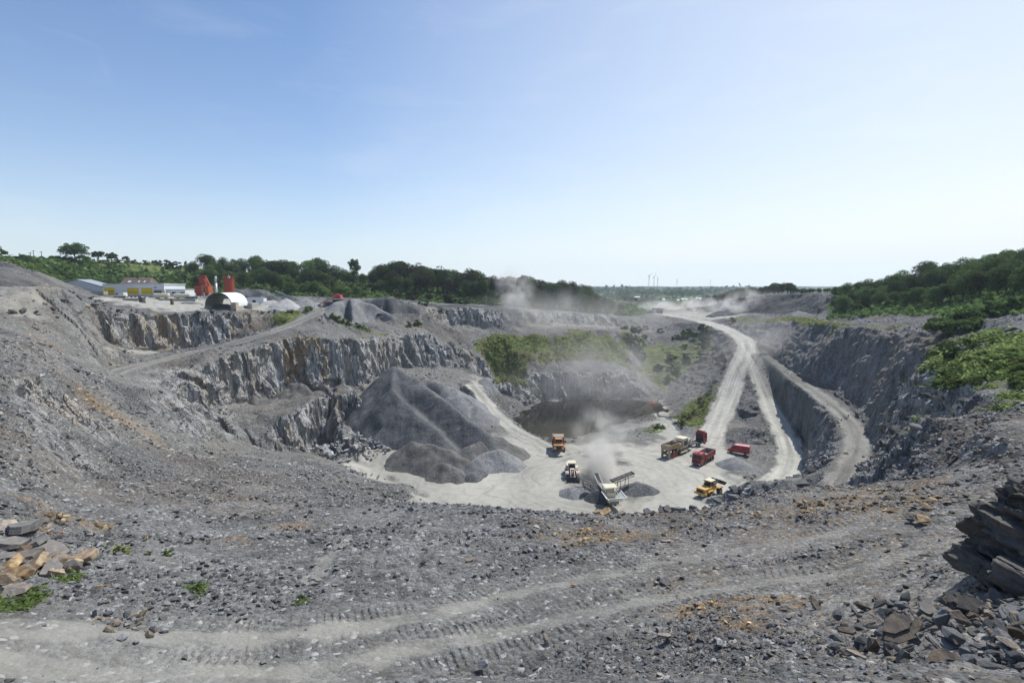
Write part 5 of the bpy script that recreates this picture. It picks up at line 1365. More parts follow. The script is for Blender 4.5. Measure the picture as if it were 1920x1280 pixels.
# ---------------------------------------------------------------- made things: a small modelling kit
def paint(name, col, rough=0.45, dirt=0.5, metal=0.0, dirtcol=(0.30, 0.285, 0.26), scale=1.2):
    N = NT(name)
    P = N.objco()
    n = N.noise(P, scale, 5, 0.65); n2 = N.noise(N.pos((3, 3, .5), src=P), 2.0, 3)
    c = N.hsv(col, N.math('ADD', 0.85, N.math('MULTIPLY', n2, 0.3)))
    f = N.math('MULTIPLY', N.rng(n, 0.38, 0.72), dirt)
    return N.done(N.mix(f, c, dirtcol), N.math('ADD', rough, N.math('MULTIPLY', f, 0.4)), metal=metal, spec=0.4)
M = {'orange': paint('orange_paint', (0.40, 0.17, 0.04)), 'yellow': paint('yellow_paint', (0.60, 0.34, 0.05)), 'cream': paint('cream_paint', (0.62, 0.57, 0.42), dirt=.3),
     'white': paint('white_paint', (0.74, 0.73, 0.69), dirt=.25), 'pinkish': paint('dusty_cream_paint', (0.60, 0.49, 0.40), dirt=.5), 'tan': paint('tan_paint', (0.42, 0.30, 0.17), dirt=.4), 'red': paint('red_paint', (0.36, 0.018, 0.028), .35, .3),
     'redrust': paint('brick_red_paint', (0.30, 0.048, 0.026), .55, .2, dirtcol=(.2, .07, .04)), 'dark': paint('dark_steel', (0.045, 0.045, 0.048), .6, .3), 'steel': paint('worn_steel', (0.20, 0.20, 0.20), .45, .4, .3),
     'rubber': paint('rubber', (0.022, 0.022, 0.023), .8, .55, dirtcol=(.22, .21, .19)), 'tray': paint('worn_tray', (0.24, 0.22, 0.19), .6, .6), 'black': paint('black_plastic', (0.015, 0.015, 0.016), .5, .15),
     'wall': paint('pale_cladding', (0.58, 0.605, 0.63), .6, .1, scale=.2), 'wallwhite': paint('white_cladding', (0.72, 0.74, 0.76), .6, .1, scale=.2), 'roof': paint('grey_sheet_roof', (0.50, 0.53, 0.56), .5, .2, scale=.2),
     'door': paint('yellow_door', (0.72, 0.50, 0.015), .5, .08), 'doorshade': paint('dark_yellow_band', (0.36, 0.24, 0.01), .5, .1), 'tile': paint('brown_tiles', (0.13, 0.095, 0.075), .8, .3, scale=.8), 'concrete': paint('concrete', (0.36, 0.34, 0.30), .85, .4, scale=.6),
     'beige': paint('beige_concrete', (0.46, 0.38, 0.27), .85, .3), 'teal': paint('teal_paint', (0.05, 0.19, 0.24), .5, .25), 'galv': paint('galvanised', (0.50, 0.51, 0.52), .4, .2, .4), 'wood': paint('weathered_wood', (0.12, 0.09, 0.065), .9, .2),
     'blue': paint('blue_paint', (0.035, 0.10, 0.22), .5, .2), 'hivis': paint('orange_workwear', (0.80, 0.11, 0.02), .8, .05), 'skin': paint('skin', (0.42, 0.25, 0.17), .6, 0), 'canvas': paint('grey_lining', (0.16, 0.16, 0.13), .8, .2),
     'lamp': paint('lamp_glass', (0.7, 0.7, 0.66), .15, 0), 'greenish': paint('olive_cladding', (0.34, 0.35, 0.24), .6, .2)}
def glass():
    N = NT('dark_glass'); return N.done((0.018, 0.026, 0.03), 0.06, spec=0.6)
M['glass'] = glass()
M['pinkroof'] = paint('dusty_red_roof', (0.62, 0.26, 0.27), .4, .45)

class MB:
    """collects shapes and links them as one mesh"""
    def __init__(s): s.bm = bmesh.new()
    def box(s, x0, x1, y0, y1, z0, z1, taper=None, bev=0.0):
        v = [s.bm.verts.new(p) for p in ((x0,y0,z0),(x1,y0,z0),(x1,y1,z0),(x0,y1,z0),(x0,y0,z1),(x1,y0,z1),(x1,y1,z1),(x0,y1,z1))]
        if taper:      # (front, back, side) inset of the top
            f, b, d = taper
            for q in v[4:]:
                q.co.x += b if q.co.x == x0 else -f
                q.co.y += d if q.co.y == y0 else -d
        fs = [s.bm.faces.new([v[i] for i in q]) for q in ((3,2,1,0),(4,5,6,7),(0,1,5,4),(1,2,6,5),(2,3,7,6),(3,0,4,7))]
        if bev:
            es = {e for f in fs for e in f.edges}
            bmesh.ops.bevel(s.bm, geom=list(es), offset=bev, segments=2, affect='EDGES', profile=.5)
        return s
    def prism(s, pts, y0, y1):
        """outline in x,z drawn across y"""
        a = [s.bm.verts.new((p[0], y0, p[1])) for p in pts]; b = [s.bm.verts.new((p[0], y1, p[1])) for p in pts]
        s.bm.faces.new(a); s.bm.faces.new(b[::-1])
        for i in range(len(pts)): s.bm.faces.new((a[i], b[i], b[(i + 1) % len(pts)], a[(i + 1) % len(pts)]))
        return s
    def tube(s, a, b, r, r2=None, n=10):
        a, b = Vector(a), Vector(b); r2 = r if r2 is None else r2
        ax = (b - a).normalized(); u = ax.orthogonal().normalized(); w = ax.cross(u)
        A = [s.bm.verts.new(a + (u * math.cos(q) + w * math.sin(q)) * r) for q in [2 * math.pi * i / n for i in range(n)]]
        B = [s.bm.verts.new(b + (u * math.cos(q) + w * math.sin(q)) * r2) for q in [2 * math.pi * i / n for i in range(n)]]
        for i in range(n): s.bm.faces.new((A[i], A[(i + 1) % n], B[(i + 1) % n], B[i]))
        s.bm.faces.new(A[::-1]); s.bm.faces.new(B)
        return s
    def bar(s, a, b, w, h=None):
        """square bar between two points"""
        h = h or w
        a, b = Vector(a), Vector(b); ax = (b - a).normalized()
        u = ax.cross(Vector((0, 0, 1))); u = Vector((1, 0, 0)) if u.length < 1e-4 else u.normalized()
        t = u.cross(ax)
        P = [(-1,-1),(1,-1),(1,1),(-1,1)]
        A = [s.bm.verts.new(a + u * p * w / 2 + t * q * h / 2) for p, q in P]; B = [s.bm.verts.new(b + u * p * w / 2 + t * q * h / 2) for p, q in P]
        for i in range(4): s.bm.faces.new((A[i], A[(i + 1) % 4], B[(i + 1) % 4], B[i]))
        s.bm.faces.new(A[::-1]); s.bm.faces.new(B)
        return s
    def quad(s, *p):
        s.bm.faces.new([s.bm.verts.new(q) for q in p]); return s
    def done(s, name, mat, parent=None, smooth=False):
        bmesh.ops.recalc_face_normals(s.bm, faces=s.bm.faces)
        me = bpy.data.meshes.new(name); s.bm.to_mesh(me); s.bm.free()
        me.materials.append(M[mat] if isinstance(mat, str) else mat)
        if smooth: me.polygons.foreach_set('use_smooth', [True] * len(me.polygons))
        return link_mesh(name, me, parent)

def wheel(parent, x, y, r, w, rim='yellow', name='wheel'):
    e = MB()
    # tyre with a rounded shoulder
    for (a, b, ra, rb) in ((-.5, -.34, .86, 1), (-.34, .34, 1, 1), (.34, .5, 1, .86)):
        e.tube((0, a * w, 0), (0, b * w, 0), r * ra, r * rb, 20)
    o = e.done(name, 'rubber', parent); o.location = (x, y, r)
    h = MB()
    for sgn in (-1, 1): h.tube((0, sgn * w * .46, 0), (0, sgn * w * .53, 0), r * .52, r * .46, 14).tube((0, sgn * w * .5, 0), (0, sgn * w * .6, 0), r * .2, r * .16, 8)
    h.done('rim', rim, o)
    return o

def place(name, px, py, z, label, cat, rz, group=None, scale=1.0):
    p = W(px, py, z)
    return empty(name, (p[0], p[1], G(p[0], p[1]) if z > 0 else z), label, cat, group, rad(rz), scale)

# ---------------------------------------------------------------- vehicles
def articulated_hauler(px, py, z, rz, label, body='orange', sc=1.0, group=None):
    e = place('articulated_hauler', px, py, z, label, 'dump truck', rz, group, sc)
    MB().box(-5, 4.2, -.6, .6, .9, 1.35).box(3.9, 4.35, -1.5, 1.5, .65, 1.25, bev=.06).done('chassis', 'dark', e)
    hood = MB().box(2.0, 4.4, -1.35, 1.35, 1.2, 2.35, (.25, 0, .12), bev=.08).box(1.9, 4.2, -1.75, -1.3, 1.1, 1.9, bev=.05).box(1.9, 4.2, 1.3, 1.75, 1.1, 1.9, bev=.05).done('hood', body, e)
    MB().box(4.3, 4.43, -.65, .65, 1.3, 2.2).done('grille', 'black', hood)
    for y in (-1.05, 1.05): MB().box(4.3, 4.46, y - .2, y + .2, 1.5, 1.8).done('headlight', 'lamp', e)
    cab = MB().box(.6, 2.3, -.95, .95, 2.1, 2.7, bev=.05).box(.55, 2.35, -1.0, 1.0, 3.42, 3.6, bev=.05).bar((.65, -.9, 2.6), (.75, -.85, 3.5), .12).bar((.65, .9, 2.6), (.75, .85, 3.5), .12).bar((2.2, -.9, 2.6), (2.0, -.85, 3.5), .12).bar((2.2, .9, 2.6), (2.0, .85, 3.5), .12).done('cab', body, e)
    MB().box(.68, 2.18, -.88, .88, 2.65, 3.45, (.2, .08, .05)).done('window', 'glass', cab)
    for y in (-1, 1): MB().bar((2.2, y * .95, 3.2), (2.5, y * 1.75, 3.2), .06).box(2.45, 2.55, y * 1.75 - .18, y * 1.75 + .18, 2.65, 3.3).done('mirror', 'black', e)
    t = MB()
    out = [(-5.3, 2.9), (-4.6, 1.7), (-.4, 1.5), (.25, 2.2), (.35, 3.5), (-.1, 3.3), (-5.2, 3.15)]
    t.prism([(-5.3, 2.9), (-4.6, 1.65), (-.4, 1.45), (-.4, 1.6), (-4.55, 1.8), (-5.25, 3.0)], -1.45, 1.45)
    for y in (-1.6, 1.48): t.prism(out, y, y + .12)
    t.prism([(-.4, 1.45), (.25, 2.2), (.38, 3.65), (.25, 3.65), (.1, 2.25), (-.45, 1.6)], -1.6, 1.6)
    tray = t.done('tray', body, e)
    MB().prism([(-4.6, 1.85), (.1, 1.75), (.2, 3.25), (-1.2, 3.65), (-3.2, 3.5), (-4.9, 2.9)], -1.4, 1.4).done('load', 'tray', tray)
    for x in (2.9, -1.9, -3.7):
        for y in (-1.35, 1.35): wheel(e, x, y, .92, .72, body)
    MB().tube((1.2, 1.4, 2.0), (1.2, 1.4, 3.3), .09).done('exhaust', 'dark', e)
    return e

def wheel_loader(px, py, z, rz, label, body='yellow', lift=0.0, tiltb=0.0, sc=1.0, rim='yellow'):
    e = place('wheel_loader', px, py, z, label, 'wheel loader', rz, None, sc)
    MB().box(-3.3, -.2, -.75, .75, .95, 1.4).box(.2, 2.3, -.55, .55, .95, 1.45).box(-.4, .5, -.4, .4, .8, 1.3).done('chassis', 'dark', e)
    eng = MB().box(-3.9, -1.0, -1.05, 1.05, 1.35, 2.35, (0, .35, .15), bev=.07).box(-4.1, -3.2, -1.35, 1.35, 1.0, 1.5, bev=.06).done('engine_cover', body, e)
    MB().box(-4.0, -3.72, -.8, .8, 1.5, 2.1).done('grille', 'black', eng)
    MB().box(-2.6, -1.9, -.55, .55, 2.33, 2.42).done('vent', 'black', eng)
    for y in (-1, 1):
     f = MB(); f.prism([(-2.9, 1.6), (-2.5, 1.85), (-1.3, 1.85), (-.85, 1.4), (-.95, 1.35), (-1.4, 1.72), (-2.5, 1.72)], y * 1.25 - .42, y * 1.25 + .42)
     f.prism([(1.0, 1.7), (1.3, 1.85), (2.3, 1.85), (2.6, 1.5), (2.5, 1.45), (2.2, 1.72), (1.3, 1.72)], y * 1.25 - .4, y * 1.25 + .4)
     f.bar((-.9, y * 1.0, 1.38), (1.1, y * 1.0, 1.6), .12)
     f.done('mudguard', body, e)
    cab = MB().box(-1.1, .55, -.8, .8, 1.45, 2.1, bev=.05).box(-1.25, .75, -.95, .95, 3.28, 3.48, bev=.07).done('cab', body, e)
    p = MB()
    for x, xt in ((-1.05, -1.0), (.5, .35)):
        for y in (-.76, .76): p.bar((x, y, 2.0), (xt, y * .95, 3.35), .12)
    p.done('pillar', body, cab)
    MB().box(-1.02, .48, -.74, .74, 2.05, 3.3, (.12, .04, .04)).done('window', 'glass', cab)
    MB().box(-1.2, .7, -.9, .9, 3.485, 3.56, (.1, .1, .1)).done('roof', 'cream', cab)
    for y in (-.7, .7): MB().box(.68, .8, y - .12, y + .12, 3.15, 3.33).done('work_lamp', 'lamp', e)
    MB().prism([(.7, 1.3), (1.5, 1.3), (1.6, 2.3), (1.2, 2.5), (.8, 2.1)], -.5, .5).done('lift_tower', body, e)
    # lift arms and bucket
    zt = .55 + lift; xt = 3.6 - lift * .18
    a = MB()
    for y in (-.42, .42): a.prism([(1.1, 2.3), (1.5, 2.45), (xt - .7, zt + .95), (xt, zt + .2), (xt - .15, zt - .05), (xt - 1.0, zt + .55)], y - .09, y + .09)
    a.tube((1.3, 0, 2.0), (2.6, 0, zt * .5 + 1.35), .11).bar((2.4, 0, zt * .5 + .9), (2.75, 0, zt * .5 + 1.8), .18, .14)
    a.done('lift_arm', body if body != 'yellow' else 'dark', e)
    b = MB(); W_ = 1.5
    prof = [(0, 1.15), (-.08, 1.1), (-.2, .5), (0, .0), (1.05, -.08), (1.05, .0), (.1, .1), (-.05, .5), (.08, 1.05)]
    b.prism(prof, -W_, W_)
    for y in (-W_, W_ - .06): b.prism([(0, 1.15), (-.2, .5), (0, 0), (1.0, -.06), (.9, .2)], y, y + .06)
    for k in range(8):
        yy = -W_ + .15 + k * (2 * W_ - .3) / 7; b.box(1.03, 1.25, yy - .06, yy + .06, -.08, .0)
    bo = b.done('bucket', 'dark', e); bo.location = (xt, 0, zt - .45 if lift < .3 else zt - .2); bo.rotation_euler = (0, tiltb, 0)
    for x in (-1.9, 1.75):
        for y in (-1.2, 1.2): wheel(e, x, y, .82, .68, rim)
    MB().tube((-1.7, .5, 2.3), (-1.7, .5, 3.1), .07).done('exhaust', 'dark', e)
    return e

def tipper_truck(px, py, z, rz, label):
    e = place('tipper_truck', px, py, z, label, 'dump truck', rz)
    MB().box(-4.4, 3.9, -.45, .45, .75, 1.05).box(.2, 1.6, -1.2, -.5, .6, 1.1).box(.2, 1.6, .5, 1.2, .6, 1.1).done('chassis', 'dark', e)
    cab = MB().prism([(2.3, .75), (4.35, .6), (4.4, 1.7), (4.2, 3.0), (3.9, 3.25), (2.5, 3.35), (2.25, 3.1)], -1.2, 1.2).done('cab', 'red', e)
    MB().prism([(4.41, 1.85), (4.23, 2.9), (4.27, 2.92), (4.45, 1.87)], -1.05, 1.05).done('windscreen', 'glass', cab)
    for y in (-1, 1): MB().prism([(2.9, 1.85), (4.1, 1.85), (4.0, 2.8), (2.9, 2.85)], y * 1.215 - .02, y * 1.215 + .02).done('window', 'glass', cab)
    MB().box(4.38, 4.46, -.95, .95, 1.05, 1.6).done('grille', 'black', cab)
    MB().box(4.3, 4.55, -1.22, 1.22, .45, .85, bev=.05).done('bumper', 'red', e)
    for y in (-.9, .9): MB().box(4.54, 4.6, y - .22, y + .22, .55, .75).done('headlight', 'lamp', e)
    for y in (-1, 1): MB().bar((4.1, y * 1.2, 2.7), (4.3, y * 1.5, 2.7), .05).box(4.22, 4.36, y * 1.5 - .12, y * 1.5 + .12, 2.0, 2.7).done('mirror', 'black', e)
    MB().box(3.2, 3.6, -.3, .3, 3.33, 3.39).done('roof_hatch', 'black', cab)
    t = MB().box(-4.5, 1.9, -1.2, 1.2, 1.2, 1.35)
    for y in (-1.25, 1.17): t.box(-4.5, 1.9, y, y + .08, 1.2, 2.6)
    t.box(1.82, 1.92, -1.25, 1.25, 1.2, 2.85).box(-4.58, -4.5, -1.25, 1.25, 1.2, 2.6)
    for k in range(7):
        for y in (-1.31, 1.25): t.box(-4.4 + k * 1.0, -4.28 + k * 1.0, y, y + .06, 1.25, 2.55)
    t.box(-4.5, 1.9, -1.33, -1.25, 2.5, 2.64).box(-4.5, 1.9, 1.25, 1.33, 2.5, 2.64)
    tb = t.done('tipper_body', 'red', e)
    MB().box(-4.42, 1.8, -1.16, 1.16, 1.352, 1.36).box(-4.42, 1.8, 1.155, 1.165, 1.36, 2.55).box(-4.42, 1.8, -1.165, -1.155, 1.36, 2.55).box(-4.49, -4.47, -1.15, 1.15, 1.36, 2.55).done('lining', 'tray', tb)
    for x in (3.3, 1.75, -2.3, -3.6):
        for y in (-1.0, 1.0): wheel(e, x, y, .52, .38, 'steel')
    return e

def panel_van(px, py, z, rz, label):
    e = place('panel_van', px, py, z, label, 'van', rz)
    body = MB().prism([(-2.7, .4), (2.6, .35), (2.75, .6), (2.72, 1.0), (1.95, 1.35), (1.2, 2.2), (.9, 2.32), (-2.65, 2.32), (-2.75, 2.2)], -.96, .96).done('body', 'red', e)
    MB().prism([(1.99, 1.36), (1.27, 2.15), (1.31, 2.17), (2.03, 1.38)], -.82, .82).done('windscreen', 'glass', body)
    for y in (-1, 1): MB().prism([(.5, 1.4), (1.75, 1.4), (1.15, 2.05), (.5, 2.05)], y * .97 - .015, y * .97 + .015).done('window', 'glass', body)
    MB().prism([(-2.65, 2.325), (.9, 2.325), (.88, 2.36), (-2.6, 2.36)], -.9, .9).done('roof', 'pinkroof', body)
    MB().box(2.65, 2.82, -.95, .95, .35, .62).box(-2.82, -2.7, -.95, .95, .35, .6).done('bumper', 'black', e)
    for y in (-.75, .75): MB().box(2.68, 2.76, y - .16, y + .16, .72, .95).done('headlight', 'lamp', e)
    for x in (1.85, -1.75):
        for y in (-.86, .86): wheel(e, x, y, .34, .24, 'steel')
    return e

H1 = articulated_hauler(1047, 842, -45, -93, 'orange articulated dump truck parked facing us beside the lake')
L1 = wheel_loader(1072, 893, -45, -92, 'dusty cream wheel loader lowering its bucket onto the grey pile', 'pinkish', 0.0, 0.15, 1.0, 'pinkish')
L2 = wheel_loader(1331, 927, -45, 38, 'yellow wheel loader with its dark bucket raised at the near edge of the floor', 'yellow', 1.5, -.35, .98)
T1 = tipper_truck(1319, 866, -45, -133, 'red tipper truck with an empty open body facing the crusher')
V1 = panel_van(1385, 849, -45, 149, 'red panel van parked alone behind the gravel cone')
p = W(1232, 588, 338)
H2 = articulated_hauler(1229, 588.5, 338, 165, 'small hazy hauler driving through dust at the top of the haul road', 'steel', .95)
H2.location.z = G(H2.location.x, H2.location.y) + .1

def truck_tractor(px, py, z, rz):
    e = place('truck_tractor', px, py, z, 'red truck tractor coupled to the tan crushing trailer', 'truck', rz)
    MB().box(-3.2, 2.6, -.45, .45, .75, 1.05).box(-.6, .7, .5, 1.15, .55, 1.05).box(-.6, .7, -1.15, -.5, .55, 1.05).done('chassis', 'dark', e)
    cab = MB().prism([(.7, .8), (2.75, .6), (2.8, 1.7), (2.6, 3.2), (2.2, 3.45), (.8, 3.5), (.65, 3.3)], -1.22, 1.22).done('cab', 'red', e)
    MB().prism([(2.81, 1.9), (2.63, 3.05), (2.67, 3.07), (2.85, 1.92)], -1.05, 1.05).done('windscreen', 'glass', cab)
    MB().box(.62, .68, -1.1, 1.1, 1.0, 3.2).done('cab_back', 'black', cab)
    for y in (-1, 1): MB().prism([(1.5, 1.9), (2.5, 1.9), (2.4, 2.9), (1.5, 2.9)], y * 1.235 - .02, y * 1.235 + .02).done('window', 'glass', cab)
    MB().box(2.7, 2.95, -1.22, 1.22, .45, .85, bev=.05).done('bumper', 'red', e)
    MB().prism([(.9, 3.5), (2.1, 3.48), (2.0, 3.75), (.8, 4.0)], -.95, .95).done('wind_deflector', 'red', cab)
    for x in (1.75, -1.3, -2.5):
        for y in (-1.0, 1.0): wheel(e, x, y, .52, .4, 'steel')
    return e
def crushing_trailer(px, py, z, rz):
    e = place('crushing_trailer', px, py, z, 'tan and cream mobile crushing plant on a trailer behind the red tractor', 'crusher', rz)
    # x forward; hopper at the rear, engine house in the middle
    MB().box(-6.2, 5.6, -1.1, -.8, 1.0, 1.45).box(-6.2, 5.6, .8, 1.1, 1.0, 1.45).box(-6.2, -5.9, -1.1, 1.1, 1.0, 1.45).box(5.3, 5.6, -1.1, 1.1, 1.0, 1.45).box(3.6, 7.0, -.8, .8, 1.45, 1.75).done('chassis', 'dark', e)
    h = MB()
    for y in (-1.3, 1.2): h.box(-6.3, -1.6, y, y + .1, 2.5, 3.6)
    h.box(-6.4, -6.3, -1.3, 1.3, 2.5, 3.6).box(-1.6, -1.5, -1.3, 1.3, 2.5, 3.75).box(-6.3, -1.6, -1.2, 1.2, 2.5, 2.6)
    for k in range(5):
        for y in (-1.38, 1.3): h.box(-6.2 + k * 1.1, -6.08 + k * 1.1, y, y + .08, 2.5, 3.6)
    hp_ = h.done('hopper', 'tan', e)
    MB().prism([(-6.2, 2.62), (-3.0, 2.62), (-3.2, 2.9), (-4.8, 3.4), (-6.2, 3.3)], -1.15, 1.15).done('load', M_BROWNGRIT, hp_)
    l = MB()
    for y in (-1.2, .85): l.box(-6.35, -5.7, y, y + .35, 0.0, 2.5)
    for y in (-1.15, .95): l.box(-2.2, -1.9, y, y + .2, 1.4, 2.5)
    l.box(-6.3, -5.8, -1.2, 1.2, 2.2, 2.5).done('support_leg', 'tan', e)
    eh = MB().box(.6, 3.0, -1.25, 1.25, 1.6, 4.1, bev=.06).done('engine_house', 'cream', e)
    MB().box(.5, 3.1, -1.3, 1.3, 4.1, 4.22, bev=.03).done('roof', 'cream', eh)
    MB().box(.9, 2.7, -1.27, -1.24, 2.2, 3.4).box(.58, .62, -.8, .8, 2.2, 3.4).done('louvre', 'dark', eh)
    MB().box(-1.4, .5, -.9, .9, 1.5, 3.0, bev=.08).tube((-.5, -1.2, 2.4), (-.5, 1.2, 2.4), .75, n=16).done('jaw_crusher', 'cream', e)
    MB().tube((-.5, -1.35, 2.4), (-.5, -1.15, 2.4), .95, n=18).done('flywheel', 'tan', e)
    MB().bar((-1.2, 0, .9), (6.0, 0, 2.6), 1.0, .25).tube((3.4, -.6, 2.6), (3.4, -.6, 3.6), .12).tube((3.6, -.9, 2.4), (5.0, -.9, 3.4), .12).box(3.3, 4.6, -1.0, 1.0, 1.75, 2.6).done('conveyor', 'steel', e)
    r = MB()
    for y in (-1.25, 1.25):
        r.bar((3.2, y, 3.3), (5.2, y, 3.3), .05).bar((3.2, y, 2.3), (5.2, y, 2.3), .08)
        for x in (3.2, 4.2, 5.2): r.bar((x, y, 2.3), (x, y, 3.3), .05)
    r.box(3.2, 5.2, -1.25, 1.25, 2.25, 2.31).done('platform', 'steel', e)
    MB().bar((-1.0, -1.35, .7), (2.4, -1.35, .7), .5, .12).bar((-1.0, -1.35, 1.0), (2.4, -1.35, 1.0), .1).done('side_step', 'cream', e)
    for x in (-.9, .4, 1.7):
        for y in (-.95, .95): wheel(e, x, y, .5, .4, 'redrust')
    return e
crushing_trailer(1271, 850, -45, 42)
truck_tractor(1309, 833, -45, 42)

def jaw_crusher(px, py, z, rz):
    """x forward = away from us; the feed hopper is at the back end, facing us"""
    e = place('mobile_crusher', px, py, z, 'cream tracked mobile crusher throwing dust beside its black heap of fines', 'crusher', rz, None, .88)
    for y in (-1.5, 1.1):
        t = MB().prism([(-2.8, .5), (-2.3, .05), (2.3, .05), (2.8, .5), (2.3, .95), (-2.3, .95)], y, y + .45)
        t.done('crawler_track', 'rubber', e)
    MB().box(-4.2, 4.0, -.9, -.6, 1.0, 1.5).box(-4.2, 4.0, .6, .9, 1.0, 1.5).box(-3, -2.7, -.9, .9, 1.0, 1.5).box(2.7, 3, -.9, .9, 1.0, 1.5).done('chassis', 'cream', e)
    h = MB()
    h.prism([(-6.6, 3.3), (-6.5, 3.3), (-5.3, 2.0), (-5.4, 2.0)], -1.7, 1.7)
    for s in (-1, 1):
        h.quad((-6.6, s * 2.3, 3.3), (-2.6, s * 2.3, 3.5), (-2.6, s * 1.0, 2.0), (-5.4, s * 1.0, 2.0)).quad((-6.6, s * 2.38, 3.3), (-5.4, s * 1.08, 2.0), (-2.6, s * 1.08, 2.0), (-2.6, s * 2.38, 3.5))
        h.bar((-6.6, s * 2.34, 3.3), (-2.6, s * 2.34, 3.5), .14)
    h.bar((-6.6, -2.3, 3.3), (-6.6, 2.3, 3.3), .14)
    h.done('feed_hopper', 'white', e)
    MB().box(-5.6, -2.4, -.9, .9, 1.5, 2.0).done('vibrating_feeder', 'steel', e)
    MB().box(-2.5, -.2, -1.0, 1.0, 1.4, 3.3, bev=.08).done('jaw_box', 'cream', e)
    for y in (-1.25, 1.05): MB().tube((-1.4, y, 2.7), (-1.4, y + .2, 2.7), .85, n=18).done('flywheel', 'white', e)
    eh = MB().box(.6, 3.6, -1.3, 1.3, 1.5, 3.1, bev=.06).done('engine_house', 'cream', e)
    MB().box(.8, 3.4, -1.32, -1.29, 1.8, 2.8).box(.8, 3.4, 1.29, 1.32, 1.8, 2.8).done('louvre', 'dark', eh)
    c = MB().box(-2.7, -.1, -1.55, 1.55, 4.25, 4.4, bev=.05)
    for x in (-2.5, -.3):
        for y in (-1.4, 1.4): c.bar((x, y, 3.2), (x, y, 4.3), .1)
    c.done('canopy', 'cream', e)
    r = MB()
    for y in (-1.5, 1.5):
        for z_ in (3.5, 3.9): r.bar((-2.6, y, z_), (3.6, y, z_), .05)
        for k in range(7): r.bar((-2.6 + k * 1.03, y, 3.1), (-2.6 + k * 1.03, y, 3.9), .05)
    r.done('railing', 'cream', e)
    MB().box(-2.7, 3.7, -1.5, 1.5, 3.1, 3.16).done('platform', 'steel', e)
    l = MB().bar((-2.2, -2.6, .2), (-1.4, -1.6, 3.2), .08).bar((-3.0, -2.6, .2), (-2.2, -1.6, 3.2), .08)
    for k in range(9):
        f = (k + .5) / 9; l.bar((-2.2 + .8 * f, -2.6 + f, .2 + 3 * f), (-3.0 + .8 * f, -2.6 + f, .2 + 3 * f), .05)
    l.done('ladder', 'white', e)
    # main belt runs away from us
    b = MB().bar((2.2, 0, .9), (9.5, 0, 3.3), 1.1, .16)
    for y in (-.62, .62): b.bar((2.2, y, 1.0), (9.5, y, 3.4), .08, .3)
    b.bar((7.5, -.7, 0.1), (6.8, -.7, 2.3), .12).bar((7.5, .7, .1), (6.8, .7, 2.3), .12)
    cv = b.done('main_conveyor', 'white', e)
    MB().tube((9.5, -.6, 3.3), (9.5, .6, 3.3), .28, n=12).done('head_drum', 'dark', cv)
    MB().bar((2.6, 0, 1.1), (9.4, 0, 3.4), .9, .06).done('belt', 'rubber', cv)
    return e
jaw_crusher(1139, 939, -45, 98)
def belt(px0, py0, z0, px1, py1, z1, label, mat='dark', width=1.0, legs=True, name='belt_conveyor', group=None):
    a = W(px0, py0, z0); b = W(px1, py1, z1)
    o = empty(name, a, label, 'conveyor', group)
    d = Vector(b - a); L = d.length; u = d.normalized(); s = u.cross(Vector((0, 0, 1))).normalized(); up = s.cross(u)
    fr = MB()
    for q in (-1, 1):
        for zz in (.0, -.45): fr.bar(s * q * width * .55 + up * zz, d + s * q * width * .55 + up * zz, .1)
        n = int(L / 1.0)
        for k in range(n):
            A = u * (L * k / n) + s * q * width * .55; B = u * (L * (k + 1) / n) + s * q * width * .55
            fr.bar(A - up * .45, B, .05) if k % 2 else fr.bar(A, B - up * .45, .05)
    fo = fr.done('frame', mat, o)
    MB().bar(up * .06, d + up * .06, width, .08).done('belt', 'rubber', o)
    MB().tube(d - s * width * .5, d + s * width * .5, .22, n=10).tube(-s * width * .5, s * width * .5, .22, n=10).done('drum', 'dark', o)
    if legs:
        for f in (.35, .72):
            q = u * L * f; g = G(a[0] + q.x, a[1] + q.y) - a[2]
            lg = MB()
            for e_ in (-1, 1): lg.bar(q + s * e_ * width * .5 - up * .3, Vector((q.x, q.y, g)) + s * e_ * width * .7, .1)
            lg.done('leg', mat, o)
    return o
belt(1122, 914, -43.8, 1083, 893, -41.6, 'grey belt conveyor reaching left from the crusher towards the cream loader', 'steel', 1.1)
belt(1120, 924, -44.2, 1096, 911, -42.6, 'short dark conveyor below the long grey one, left of the crusher', 'dark', .7, False)
belt(1147, 901, -42.6, 1186, 886, -41.2, 'black belt conveyor reaching right from the crusher over the dark pile', 'dark', 1.3)

